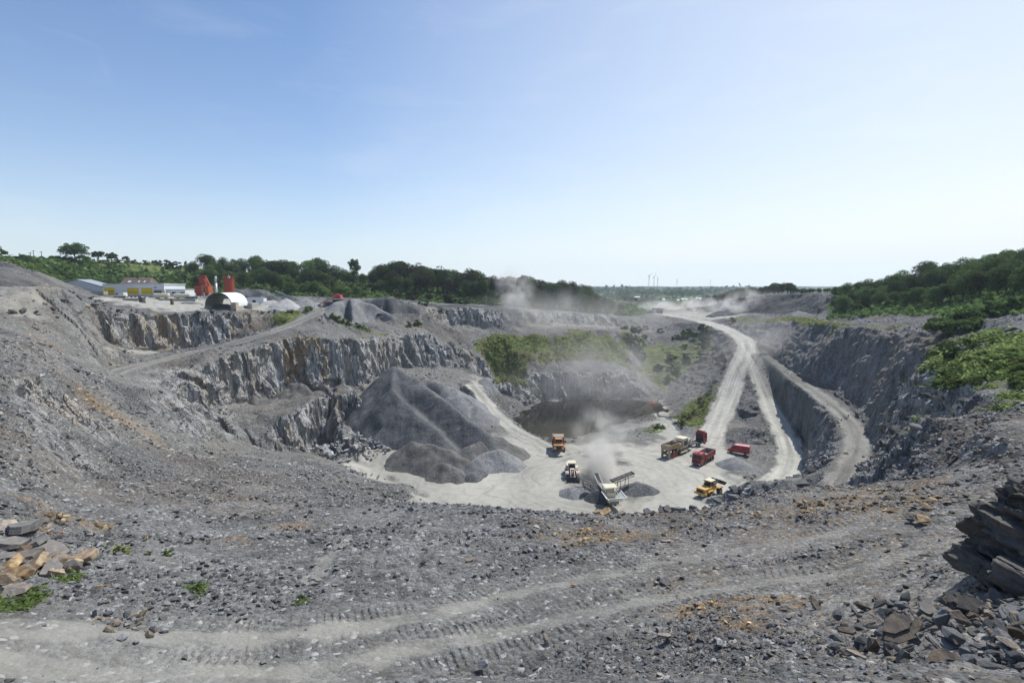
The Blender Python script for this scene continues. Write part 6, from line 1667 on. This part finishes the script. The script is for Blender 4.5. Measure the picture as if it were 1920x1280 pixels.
# ---------------------------------------------------------------- workers
def person(px, py, z, rz, label, bend):
    p = W(px, py, z)
    e = empty('person', (p[0], p[1], z), label, 'person', None, rad(rz))
    # one skinned body: joints (x forward, y left, z up)
    hipz = .92; sh = (math.sin(bend) * .48, 0, hipz + math.cos(bend) * .48)
    nk = (sh[0] + math.sin(bend) * .10, 0, sh[2] + math.cos(bend) * .10); hd = (nk[0] + math.sin(bend) * .17, 0, nk[2] + math.cos(bend) * .17)
    J = [((0, 0, hipz), .15), ((math.sin(bend) * .25, 0, hipz + math.cos(bend) * .25), .15), (sh, .15), (nk, .06), (hd, .105)]
    E = [(0, 1), (1, 2), (2, 3), (3, 4)]
    for s in (-1, 1):
        n = len(J)
        J += [((0, s * .11, hipz - .08), .10), ((.05, s * .13, .50), .075), ((-.02, s * .14, .09), .05), ((.16, s * .15, .05), .045)]
        E += [(0, n), (n, n + 1), (n + 1, n + 2), (n + 2, n + 3)]
        n = len(J)
        J += [((sh[0], s * .21, sh[2]), .065), ((sh[0] + .08, s * .26, sh[2] - .28), .05), ((sh[0] + .28, s * .20, sh[2] - .42), .038), ((sh[0] + .37, s * .19, sh[2] - .45), .035)]
        E += [(2, n), (n, n + 1), (n + 1, n + 2), (n + 2, n + 3)]
    me = bpy.data.meshes.new('body'); me.from_pydata([j[0] for j in J], E, [])
    o = link_mesh('body', me, e)
    m = o.modifiers.new('skin', 'SKIN'); me.skin_vertices[0].data[0].use_root = True
    for i, j in enumerate(J): me.skin_vertices[0].data[i].radius = (j[1], j[1])
    o.modifiers.new('sub', 'SUBSURF').levels = 1; o.modifiers['sub'].render_levels = 1
    me.materials.append(M['hivis'])
    hm = MB(); hm.tube((hd[0], 0, hd[2] + .02), (hd[0], 0, hd[2] + .10), .135, .12, 12).tube((hd[0], 0, hd[2] + .10), (hd[0], 0, hd[2] + .16), .12, .06, 12).done('helmet', 'white', e)
    MB().tube((hd[0] + .06, 0, hd[2] - .12), (hd[0] + .06, 0, hd[2] + .02), .085, .095, 10).done('face', 'skin', e)
    return e
person(1262.5, 858.5, -45, 30, 'person in orange workwear standing at the rear of the tan crushing trailer', .15)
person(1268, 855.5, -45, 60, 'person in orange workwear bending down beside the crushing trailer', 1.0)
def buoy(px, py, s, label):
    p = W(px, py, -46.0); e = empty('pump_float', (p[0], p[1], -46.05), label, 'float')
    MB().box(-1.0 * s, 1.0 * s, -.6 * s, .6 * s, -.2, .45 * s, (.2, .2, .15), bev=.06).done('float_body', 'hivis', e)
    MB().box(-.4 * s, .4 * s, -.3 * s, .3 * s, .45 * s, .95 * s).tube((0, 0, .9 * s), (-.9 * s, 0, .5 * s), .09).done('pump', 'redrust', e)
buoy(1223, 757, .95, 'orange pump float on the lake near the far right bank')
buoy(1236, 757, .5, 'small rusty float beside the orange pump float')
# ---------------------------------------------------------------- the works on the left
M['hallroof'] = paint('darkened_roof', (0.27, 0.30, 0.335), .6, .15, scale=.2)  # roof colour darkened so the sunlit slope looks no brighter than the wall
M['orangered'] = paint('orange_red_paint', (0.44, 0.085, 0.03), .55, .15)
M['whiteroof'] = paint('white_sheet', (0.80, 0.81, 0.82), .4, .08)
M['brightyellow'] = M['door']
M['turb'] = paint('turbine_grey', (0.62, 0.64, 0.66), .5, 0)
def at(px, py, t):
    p = W(px, py, t); return p
def wpx(t): return t / FPX      # metres per photo pixel at a distance
# long shed with gable, wing and three yellow doors (front faces us)
def shed():
    t = 216.0; k = wpx(t)
    o = at(193, 553.5, t); z0 = G(o[0], o[1])
    e = empty('workshop_shed', (o[0], o[1], z0), 'long pale blue shed with a gabled end and three yellow doors', 'building')
    gz = lambda py: (553.5 - py) * k
    gx = lambda px: (px - 193) * k
    # gabled hall
    MB().prism([(gx(100), -3.0), (gx(193.5), -1.0), (gx(193.5), gz(541)), (gx(147), gz(528)), (gx(100), gz(537))], 0, 7).done('hall_wall', 'wall', e)
    MB().prism([(gx(99), gz(536.4)), (gx(147), gz(527.2)), (gx(194.5), gz(540.2)), (gx(194.5), gz(539.4)), (gx(147), gz(526.3)), (gx(99), gz(535.5))], -.4, 7.4).done('hall_roof', 'hallroof', e)
    # wing
    w = MB().box(gx(193.8), gx(308), -.0, 14, -1.0, gz(536)).done('wing_wall', 'wallwhite', e)
    MB().box(gx(193.8) + .01, gx(308) + .3, -.35, 14.3, gz(536), gz(534.6)).done('fascia', 'wall', e)
    for a, b, top in ((196, 215.5, 541.5), (239.5, 260.5, 542.5), (265.5, 286, 542.5)):
        d = MB().box(gx(a), gx(b), -.12, -.003, -.2, gz(top)).done('door', 'door', e)
        bnd = MB()
        if a < 200:
            bnd.box(gx(a) + .2, gx(b) - .2, -.16, -.12, gz(549.5), gz(547.5))
            for q in range(3): bnd.box(gx(a) + .5 + q * 1.3, gx(a) + .75 + q * 1.3, -.17, -.16, gz(550.2), gz(546.8))
        else: bnd.box(gx(a), gx(b), -.16, -.12, gz(550.2), gz(549.2)).box(gx(a), gx(b), -.16, -.12, gz(543.6), gz(542.9))
        bnd.done('door_panel', 'doorshade', d)
    for a, b, c_, d_ in ((289, 294.5, 540.8, 542.3), (289, 293.5, 548.5, 551)):
        MB().box(gx(a), gx(b), -.08, -.003, gz(d_), gz(c_)).done('window', 'glass', e)
    for a in (147, ):
        MB().box(gx(117.5), gx(119.5), -.1, -.003, gz(542.5), gz(537)).done('vent', 'dark', e)
    return e
shed()
def office():
    t = 214.0; k = wpx(t); o = at(312, 553.5, t); z0 = G(o[0], o[1])
    e = empty('site_office', (o[0], o[1], z0), 'small white flat roofed office with two dark windows, right of the long shed', 'building')
    gx = lambda px: (px - 312) * k; gz = lambda py: (553.5 - py) * k
    MB().box(gx(311), gx(347.5), 0, 9, -1, gz(541)).done('wall', 'wallwhite', e)
    MB().box(gx(310.6), gx(348), -.2, 9.2, gz(541), gz(540)).done('roof', 'roof', e)
    for a, b in ((322.5, 330), (339, 346)): MB().box(gx(a), gx(b), -.06, -.003, gz(548.3), gz(545.2)).done('window', 'glass', e)
    pz = MB().box(gx(295.5), gx(310.4), -2.2, -.4, -1, gz(541.2)).done('porch', 'steel', e)
    w = MB()
    for q in range(4): w.box(gx(297.5 + q * 3.2), gx(299.4 + q * 3.2), -2.26, -2.203, gz(549.5), gz(543.5))
    w.done('porch_window', 'glass', pz)
office()
def house():
    t = 246.0; k = wpx(t); o = at(250, 545, t); z0 = o[2]
    e = empty('house', (o[0], o[1], z0), 'house with a steep brown tiled roof rising behind the long shed', 'building')
    gx = lambda px: (px - 250) * k; gz = lambda py: (545 - py) * k
    MB().box(gx(225), gx(277), 0, 8, -3, gz(533)).done('wall', 'concrete', e)
    r = MB()
    V = [(gx(224), -.4, gz(534)), (gx(278.5), -.4, gz(534)), (gx(276), 4, gz(520)), (gx(225), 4, gz(520)), (gx(278.5), 8.4, gz(534)), (gx(224), 8.4, gz(534))]
    r.quad(V[0], V[1], V[2], V[3]).quad(V[4], V[5], V[3], V[2]).quad(V[0], V[3], V[5]).quad(V[1], V[4], V[2])
    rf = r.done('roof', 'tile', e)
    sl = (gz(520) - gz(534)) / 4.4
    for a, b in ((237, 243), (256.5, 259.5), (267, 270)):
        y0 = 1.0; y1 = 1.9; z0_ = gz(534) + (y0 + .4) * sl; z1_ = gz(534) + (y1 + .4) * sl
        pass
        MB().quad((gx(a), y0 - .06, z0_ + .06), (gx(b), y0 - .06, z0_ + .06), (gx(b), y1 - .06, z1_ + .06), (gx(a), y1 - .06, z1_ + .06)).done('roof_window', 'lamp', rf)
    MB().box(gx(249), gx(252.5), 3.6, 4.4, gz(522), gz(518.6)).done('chimney', 'tile', rf)
    MB().box(gx(279.5), gx(300.5), 1, 7, -3, gz(531.5)).done('annex', 'wall', e)
house()
def crate_fence():
    t = 211; k = wpx(t); o = at(184, 553.5, t)
    e = empty('shipping_container', (o[0], o[1], G(o[0], o[1])), 'grey green ribbed container standing before the long shed', 'container')
    MB().box(-2.2, 2.2, 0, 2.4, 0, 1.45).done('body', 'greenish', e)
    m = MB()
    for q in range(12): m.box(-2.15 + q * .37, -2.03 + q * .37, -.05, -.002, .08, 1.4)
    m.done('rib', 'galv', e)
crate_fence()
def small_van():
    o = at(226, 552.5, 207)
    e = empty('delivery_van', (o[0], o[1], G(o[0], o[1])), 'small white van parked between the yellow doors', 'van', None, rad(172))
    b = MB().prism([(-2.2, .35), (2.1, .35), (2.2, .8), (1.6, 1.15), (1.0, 1.85), (-2.15, 1.95)], -.9, .9).done('body', 'white', e)
    for y in (-1, 1): MB().prism([(.3, 1.15), (1.35, 1.15), (.95, 1.7), (.3, 1.7)], y * .91 - .01, y * .91 + .01).done('window', 'glass', b)
    MB().prism([(1.63, 1.17), (1.05, 1.82), (1.09, 1.84), (1.67, 1.19)], -.75, .75).done('windscreen', 'glass', b)
    for x in (1.4, -1.4):
        for y in (-.8, .8): wheel(e, x, y, .32, .22, 'steel')
small_van()
# bitumen tanks
for a, b, lab, mat in ((291, 317, 'cream cylinder tank lying left of its rusty twin in the yard', 'cream'), (328, 357, 'cream cylinder tank with rusty end beside the red tower', 'cream')):
    t = 203; k = wpx(t); o = at((a + b) / 2, 563.5, t)
    e = empty('storage_tank', (o[0], o[1], G(o[0], o[1])), lab, 'tank')
    L = (b - a) * k
    tk = MB().tube((-L / 2, 0, 1.25), (L / 2, 0, 1.25), .85, n=24).tube((-L / 2 - .25, 0, 1.25), (-L / 2, 0, 1.25), .5, .85, 24).tube((L / 2, 0, 1.25), (L / 2 + .25, 0, 1.25), .85, .5, 24).done('tank_shell', mat, e, False)
    s = MB()
    for x in (-L * .3, L * .3): s.box(x - .2, x + .2, -.7, .7, 0, .7)
    s.done('saddle', 'concrete', e)
    MB().tube((0, 0, 2.0), (0, 0, 2.35), .3, n=12).bar((-L / 2, 0, 2.25), (L / 2, 0, 2.25), .06).done('manhole', 'tan', e)
# red batching tower
def batching_tower():
    t = 208; k = wpx(t); o = at(378, 563.5, t)
    e = empty('batching_tower', (o[0], o[1], G(o[0], o[1])), 'red hopper tower with a narrow head on white legs, left of the arched shelter', 'industrial tower')
    b = MB().box(-2.6, 1.0, 0, 4, 2.2, 5.0).prism([(-2.6, 2.2), (1.0, 2.2), (.3, 1.0), (-1.9, 1.0)], .3, 3.7).done('bin', 'redrust', e)
    MB().box(1.2, 2.7, .4, 3.6, 2.0, 4.8, (0, 0, .2)).done('side_bin', 'orangered', e)
    MB().box(-1.2, .9, 1, 3, 5.0, 6.6).box(-1.2, .7, 1, 3, 6.6, 8.6, (.5, .1, .2)).box(-1.5, .9, .8, 3.2, 8.6, 8.8).done('elevator_head', 'redrust', e)
    MB().bar((.9, 1.9, 8.4), (2.6, 1.9, 4.6), .5).done('chute', 'orangered', e)
    l = MB()
    for x in (-2.4, .9): 
        for y in (.2, 3.7): l.box(x, x + .3, y, y + .3, 0, 2.3)
    l.done('leg', 'white', e)
    la = MB()
    for x in (.45, .95): la.bar((x, -.15, .5), (x, -.15, 5.2), .06)
    for q in range(14): la.bar((.45, -.15, .7 + q * .33), (.95, -.15, .7 + q * .33), .05)
    la.done('ladder', 'galv', e)
    r = MB()
    for z in (5.5, 5.95): r.bar((-2.6, 0, z), (1.0, 0, z), .06).bar((-2.6, 0, z), (-2.6, 4, z), .06)
    for q in range(5): r.bar((-2.6 + q * .9, 0, 5), (-2.6 + q * .9, 0, 5.95), .06)
    r.done('railing', 'redrust', e)
batching_tower()
def red_silo():
    t = 212; k = wpx(t); o = at(430.5, 553, t)
    e = empty('silo', (o[0], o[1], G(o[0], o[1])), 'tall red cylinder silo with a railed top behind the arched shelter', 'silo')
    z = lambda py: (553 - py) * k + (o[2] - G(o[0], o[1]))
    MB().tube((0, 0, z(549)), (0, 0, z(522.5)), 1.87, n=32).tube((0, 0, z(554)), (0, 0, z(549)), 1.0, 1.87, 32).done('shell', 'redrust', e)
    MB().tube((0, 0, z(522.5)), (0, 0, z(521.8)), 2.0, n=32).done('top_plate', 'redrust', e)
    r = MB()
    for i in range(16):
        a = i * math.pi / 8; b = (i + 1) * math.pi / 8
        r.bar((1.9 * math.cos(a), 1.9 * math.sin(a), z(521.8)), (1.9 * math.cos(a), 1.9 * math.sin(a), z(517)), .07)
        for zz in (z(517), z(519.3)): r.bar((1.9 * math.cos(a), 1.9 * math.sin(a), zz), (1.9 * math.cos(b), 1.9 * math.sin(b), zz), .07)
    r.done('railing', 'redrust', e)
    MB().box(-.4, .4, -.4, .4, z(521.8), z(518)).tube((0, 0, z(518)), (0, 0, z(515)), .12).done('filter', 'galv', e)
    l = MB()
    for x in (-1.3, 1.3):
        for y in (-1.3, 1.3): l.bar((x, y, -.5), (x, y, z(548)), .25)
    l.done('leg', 'redrust', e)
red_silo()
def chimney():
    t = 206; k = wpx(t); o = at(406.5, 565, t); z = lambda py: (565 - py) * k
    e = empty('chimney_stack', (o[0], o[1], o[2]), 'slim silver chimney rising behind the arched shelter', 'chimney')
    MB().tube((0, 0, -.5), (0, 0, z(530)), .46, n=16).tube((0, 0, z(530)), (0, 0, z(518)), .38, n=16).done('flue', 'galv', e, True)
    MB().tube((0, 0, z(530.5)), (0, 0, z(529.5)), .52, n=16).tube((0, 0, z(518.4)), (0, 0, z(517.6)), .44, n=16).done('collar', 'steel', e)
chimney()
def shelter():
    t = 178; k = wpx(t); o = at(410, 577.5, t); zg = G(o[0], o[1])
    e = empty('arched_shelter', (o[0], o[1], o[2]), 'arched shelter with a white curved roof open towards us over dark material', 'shelter', None, 0)
    half = 4.4; Hh = 5.1; base = .6; sx, sy = 1.5, 8.0       # the vault runs back and to the right
    prof = [(half * math.cos(a), base + (Hh - base) * math.sin(a) ** .9) for a in np.linspace(math.pi, 0, 22)]
    r = MB(); inn = MB()
    for (xa, za), (xb, zb) in zip(prof[:-1], prof[1:]):
        r.quad((xa, 0, za), (xb, 0, zb), (xb + sx, sy, zb), (xa + sx, sy, za))
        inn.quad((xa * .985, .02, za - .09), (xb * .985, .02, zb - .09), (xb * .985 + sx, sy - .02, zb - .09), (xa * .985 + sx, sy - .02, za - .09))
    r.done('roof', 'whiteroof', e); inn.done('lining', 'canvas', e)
    rim_ = MB()
    for (xa, za), (xb, zb) in zip(prof[:-1], prof[1:]):
        rim_.bar((xa, -.05, za), (xb, -.05, zb), .16)
    rim_.done('front_rib', 'steel', e)
    w = MB().box(-half - .4, -half + .3, 0, 1.5, -1.0, base).box(-half + .2, -half + .8, 1.5, sy, -1.0, base).done('left_wall', 'concrete', e)
    MB().box(half - .15, half + 1.6, -.4, 1.4, -1.6, 1.9).done('block_wall', 'beige', e)
    MB().box(half + .5, half + 1.0, 1.4, 6, -1.0, base).done('side_wall', 'concrete', e)
    # office cabin seen through the arch
    ca = empty('site_cabin', (o[0] + 4.0, o[1] + sy + 9.0, o[2] + .3), 'white cabin seen through the arched shelter', 'cabin')
    c0 = MB().box(-3.2, 3.2, 0, 2.4, 0, 2.6).done('wall', 'wallwhite', ca); MB().box(-.9, .3, -.05, -.003, .9, 1.9).done('window', 'glass', ca); MB().box(-3.3, 3.3, -.1, 2.5, 2.6, 2.72).done('roof', 'roof', ca)
shelter()
heap('blackish crushed stone stored inside the arched shelter', [[(396, 570, 182.5), (425, 569.5, 184)]], .6, M_DARKGRIT, .3, bumpy=.2, seed=61)
def bay_wall(px, py, t, w, d, h, label, mat='concrete', rz=0, name='concrete_wall'):
    o = at(px, py, t); e = MB().box(-w / 2, w / 2, 0, d, -.5, h, bev=.03).done(name, mat)
    e.location = (o[0], o[1], G(o[0], o[1])); e.rotation_euler = (0, 0, rad(rz)); return tag(e, label, 'wall')
bay_wall(265, 578, 178, 1.2, 1.5, 2.3, 'squat dark concrete pillar standing at the yard edge', 'dark')
bay_wall(322, 577, 180, .8, .8, 1.9, 'narrow brown concrete post in front of the sandy bank', 'wood')
bay_wall(462, 575, 186, 4.2, 4, 2.0, 'grey retaining wall of the bay right of the arched shelter', 'concrete', -8)
bay_wall(250, 566, 192, 9, .4, .9, 'low grey wall across the pale yard', 'concrete', -12)
bay_wall(332, 568, 196, 14, .4, .8, 'long low wall behind the sandy bank', 'concrete', -4)
# belts and machines in the yard
belt(557, 562, 208, 517, 545.5, 212, 'teal belt conveyor pointing up over the pale cones', 'teal', 1.3, True)
belt(545, 556, 222, 500, 552, 226, 'grey green conveyor lying low behind the teal one', 'teal', 1.2, False)
belt(597, 572, 199, 630, 553.5, 206, 'red belt conveyor rising to the red screening box', 'redrust', 1.1, True)
def screen_box():
    o = at(634, 562, 208)
    e = empty('screening_machine', (o[0], o[1], G(o[0], o[1])), 'dark red screening machine on the yard crest', 'screening machine', None, rad(-15))
    MB().box(-2.0, 1.8, -1, 1, 1.6, 3.0, (.6, .2, 0)).box(-1.6, .2, -.9, .9, 3.0, 3.5).done('screen_box', 'red', e)
    MB().box(-2.2, 1.8, -.9, .9, .7, 1.2).done('chassis', 'dark', e)
    for y in (-1.2, .8): MB().prism([(-1.8, .35), (-1.4, 0), (1.2, 0), (1.6, .35), (1.2, .7), (-1.4, .7)], y, y + .4).done('crawler_track', 'rubber', e)
    MB().bar((1.5, 0, 1.2), (4.6, 0, .9), .9, .2).done('conveyor', 'redrust', e)
screen_box()
def skip(px, py, t, label, mat):
    o = at(px, py, t); e = empty('skip', (o[0], o[1], G(o[0], o[1])), label, 'skip')
    MB().prism([(-1.8, 1.2), (-1.2, 0), (1.2, 0), (1.8, 1.2)], 0, 1.7).done('bin', mat, e); MB().bar((-1.9, -.03, 1.2), (1.9, -.03, 1.2), .12).done('edge_rail', 'steel', e)
skip(614, 567, 203, 'dark blue skip under the red conveyor', 'blue')
skip(357, 559, 200, 'blue tank skip at the foot of the red tower', 'blue')
L3 = wheel_loader(684, 566, 209, 170, 'bright yellow loader half hidden behind the crest mounds', 'brightyellow', .6, 0, 1.0)
bpy.data.objects.remove(bpy.data.objects['dummy'], do_unlink=True) if 'dummy' in bpy.data.objects else None
bay_wall(703, 568.5, 212, 5.5, 1.2, .8, 'yellow and grey steel trough lying on the crest', 'cream', 5, 'steel_trough')
# low crash barrier and boundary wall along the far track
for (a, b, lab) in (((770,571,228),(960,577,268),'low grey wall along the left half of the far rim track'), ((962,577,268),(1130,586,292),'low grey wall along the right half of the far rim track')):
    P0, P1 = W(*a), W(*b); n = 12
    m = MB()
    for k in range(n):
        q0 = P0 + (P1 - P0) * k / n; q1 = P0 + (P1 - P0) * (k + 1) / n
        m.bar((q0[0], q0[1], G(q0[0], q0[1]) + .35), (q1[0], q1[1], G(q1[0], q1[1]) + .35), .3, .9)
    tag(m.done('boundary_wall', 'concrete'), lab, 'wall')
# poles on the hill
for px, top, bot, t, lab in ((57.5, 473, 487, 270, 'leftmost short wooden power pole on the hill'), (63.5, 469, 487, 320, 'thin pale pole, middle one of the three on the hill'), (79.5, 471, 488, 300, 'rightmost leaning power pole on the hill')):
    p = W(px, bot, t); g = min(G(p[0], p[1]), p[2]); h = W(px, top, t)[2] - g
    e = empty('power_pole', (p[0], p[1], g), lab, 'power pole'); e.rotation_euler = (0, rad(-3 if px > 70 else 1), 0)
    MB().tube((0, 0, -.5), (0, 0, h), .2, .14, 8).done('pole', 'wood', e); MB().bar((-1.1, 0, h - .4), (1.1, 0, h - .4), .15).done('crossarm', 'wood', e)
# wind turbines on the horizon
def turbine(px, top, t, a0, label):
    p = W(px, 536, t); b = W(px, top, t); g = G(p[0], p[1])
    h = b[2] - g
    e = empty('wind_turbine', (p[0], p[1], g), label, 'wind turbine', None, rad(200))
    MB().tube((0, 0, 0), (0, 0, h), 1.5, .9, 10).done('tower', 'turb', e)
    MB().box(-2, 5, -1.6, 1.6, h - 1, h + 2.4).done('nacelle', 'turb', e)
    for i in range(3):
        a = a0 + i * 2 * math.pi / 3; L = h * .42
        MB().bar((-2.5, 0, h + .7), (-2.5, L * math.cos(a), h + .7 + L * math.sin(a)), 1.5, .4).done('blade', 'turb', e)
turbine(1216.5, 517, 2600, .5, 'leftmost and tallest of the three wind turbines on the horizon')
turbine(1226, 519.5, 2700, 1.3, 'middle one of the three wind turbines on the horizon')
turbine(1233, 522, 2850, .1, 'rightmost and lowest of the three wind turbines on the horizon')
turbine(1269, 525, 3600, .8, 'faint tiny wind turbine alone right of the group of three')
turbine(1332, 526, 3700, .3, 'faintest wind turbine, far right on the horizon')
# rust-streaked scrap at the foot of the yellow hump
for px, py, t, s in ((173, 568, 165, 2.4), (182, 573, 160, 2.0), (196, 574, 160, 1.6), (190, 570, 163, 1.5)):
    stone('scrap_slab', px, py, t, s, 'dark slab dumped at the foot of the yellow hump beside the yard', 'slab', 'slabs dumped beside the yard', .5, .4, SLABS, .3)
# far farm roofs
for px, py, t, w_, lab in ((1285, 560, 760, 9, 'tiny white farm shed in the fields beyond the quarry'), (1272, 562, 700, 7, 'tiny pale roofed barn left of the white farm shed'), (1245, 560.5, 780, 6, 'tiny cream house in the distant trees'), (1312, 559, 740, 8, 'tiny long barn right of the white farm shed'), (1196, 556, 900, 9, 'tiny pale barn far off at the left end of the distant fields')):
    p = W(px, py, t); g = G(p[0], p[1])
    e = empty('farm_building', (p[0], p[1], max(g, p[2] - 4)), lab, 'building', None, rad(15))
    MB().box(-w_ / 2, w_ / 2, 0, 7, -2, 3).done('wall', 'concrete', e); MB().prism([(0, 2.9), (4.1, 4.6), (8.2, 2.9)], -w_ / 2 - .3, w_ / 2 + .3).done('roof', 'roof', e).rotation_euler = (0, 0, rad(90))
# ---------------------------------------------------------------- haze and blown dust
def haze():
    m = bpy.data.materials.new('haze_air'); m.use_nodes = True; t = m.node_tree
    for n in list(t.nodes):
        if n.type != 'OUTPUT_MATERIAL': t.nodes.remove(n)
    out = [n for n in t.nodes if n.type == 'OUTPUT_MATERIAL'][0]
    v = t.nodes.new('ShaderNodeVolumePrincipled'); v.inputs['Density'].default_value = HAZE_D; v.inputs['Color'].default_value = (0.74, 0.88, 1.0, 1); v.inputs['Anisotropy'].default_value = 0.25
    t.links.new(v.outputs[0], out.inputs['Volume'])
    bm = bmesh.new(); bmesh.ops.create_cube(bm, size=1)
    me = bpy.data.meshes.new('haze'); bm.to_mesh(me); bm.free(); me.materials.append(m)
    o = link_mesh('haze', me); o.scale = (11000, 4260, 260); o.location = (0, 2070, 30)
    tag(o, 'thin summer haze over the whole quarry and country', 'haze', kind='stuff')
HAZE_D = 0.00013
haze()
def dust(name, px, py, t, size, density, label, seed=0, rot=0, wl=6.0, lo=.42, col=(0.86, 0.84, 0.80), an=0.3, lean=(0, 0), rise=0.0):
    """a lumpy cloud of dust inside an ellipsoid"""
    m = bpy.data.materials.new(name); m.use_nodes = True; T = m.node_tree
    for n in list(T.nodes):
        if n.type != 'OUTPUT_MATERIAL': T.nodes.remove(n)
    out = [n for n in T.nodes if n.type == 'OUTPUT_MATERIAL'][0]
    N = NT.__new__(NT); N.m = m; N.t = T
    oc = N.objco()
    ln = N.n('ShaderNodeVectorMath', operation='LENGTH'); T.links.new(oc, ln.inputs[0])
    edge = N.rng(ln.outputs['Value'], 0.95, 0.25)
    g = N.n('ShaderNodeNewGeometry')
    mp = N.n('ShaderNodeMapping'); mp.inputs['Location'].default_value = (seed * 13.7, seed * 7.1, seed); mp.inputs['Scale'].default_value = (1 / wl, 1 / wl, 1 / wl)
    T.links.new(g.outputs['Position'], mp.inputs['Vector'])
    nz = N.noise(mp.outputs[0], 1.0, 4, 0.6, 0.5)
    d = N.math('MULTIPLY', N.math('MULTIPLY', edge, N.rng(nz, lo, .72)), density)
    v = N.n('ShaderNodeVolumePrincipled'); T.links.new(d, v.inputs['Density']); v.inputs['Color'].default_value = (*col, 1); v.inputs['Anisotropy'].default_value = an
    T.links.new(v.outputs[0], out.inputs['Volume'])
    bm = bmesh.new(); bmesh.ops.create_icosphere(bm, subdivisions=3, radius=1.0)
    me = bpy.data.meshes.new(name); bm.to_mesh(me); bm.free(); me.materials.append(m)
    o = link_mesh(name, me); p = W(px, py, t); o.location = (p[0], p[1], p[2] + rise); o.scale = size; o.rotation_euler = (0, lean[1], rad(rot))
    return tag(o, label, 'dust cloud', kind='stuff')
dust('dust_cloud', 1232, 582, 350, (17, 10, 8), .55, 'thick white dust thrown up behind the distant hauler', 1, 0, 7)
dust('dust_cloud', 1300, 580, 348, (50, 14, 10), .30, 'long low dust cloud trailing over the top of the haul road', 2, 0, 9)
dust('dust_cloud', 1400, 572, 320, (36, 14, 13), .30, 'pale dust blowing over the spoil below the far dark face', 3, 0, 9)
dust('dust_cloud', 1127, 872, 124, (4.6, 9.5, 8.5), 1.25, 'white plume of dust rising over the crusher belt', 4, 0, 3.2, .36)
dust('dust_cloud', 1130, 815, 142, (12, 14, 11), .14, 'thinner dust drifting from the crusher to the lake', 5, 0, 6)
dust('dust_cloud', 965, 545, 262, (13, 10, 15), .2, 'greyish dust plume standing before the dark wood', 6, 0, 9, .40)
dust('dust_cloud', 1150, 700, 200, (55, 30, 22), .026, 'faint dust hanging in the air over the lake', 7, 0, 16, .35)
dust('dust_cloud', 1080, 590, 250, (70, 22, 16), .036, 'faint dust veil along the far quarry rim', 8, 0, 18, .33)
dust('dust_cloud', 1420, 640, 215, (28, 30, 15), .030, 'dust haze over the bend of the haul road', 9, 0, 14, .35)
scene.cycles.volume_step_rate = 2.0
scene.cycles.volume_max_steps = 96
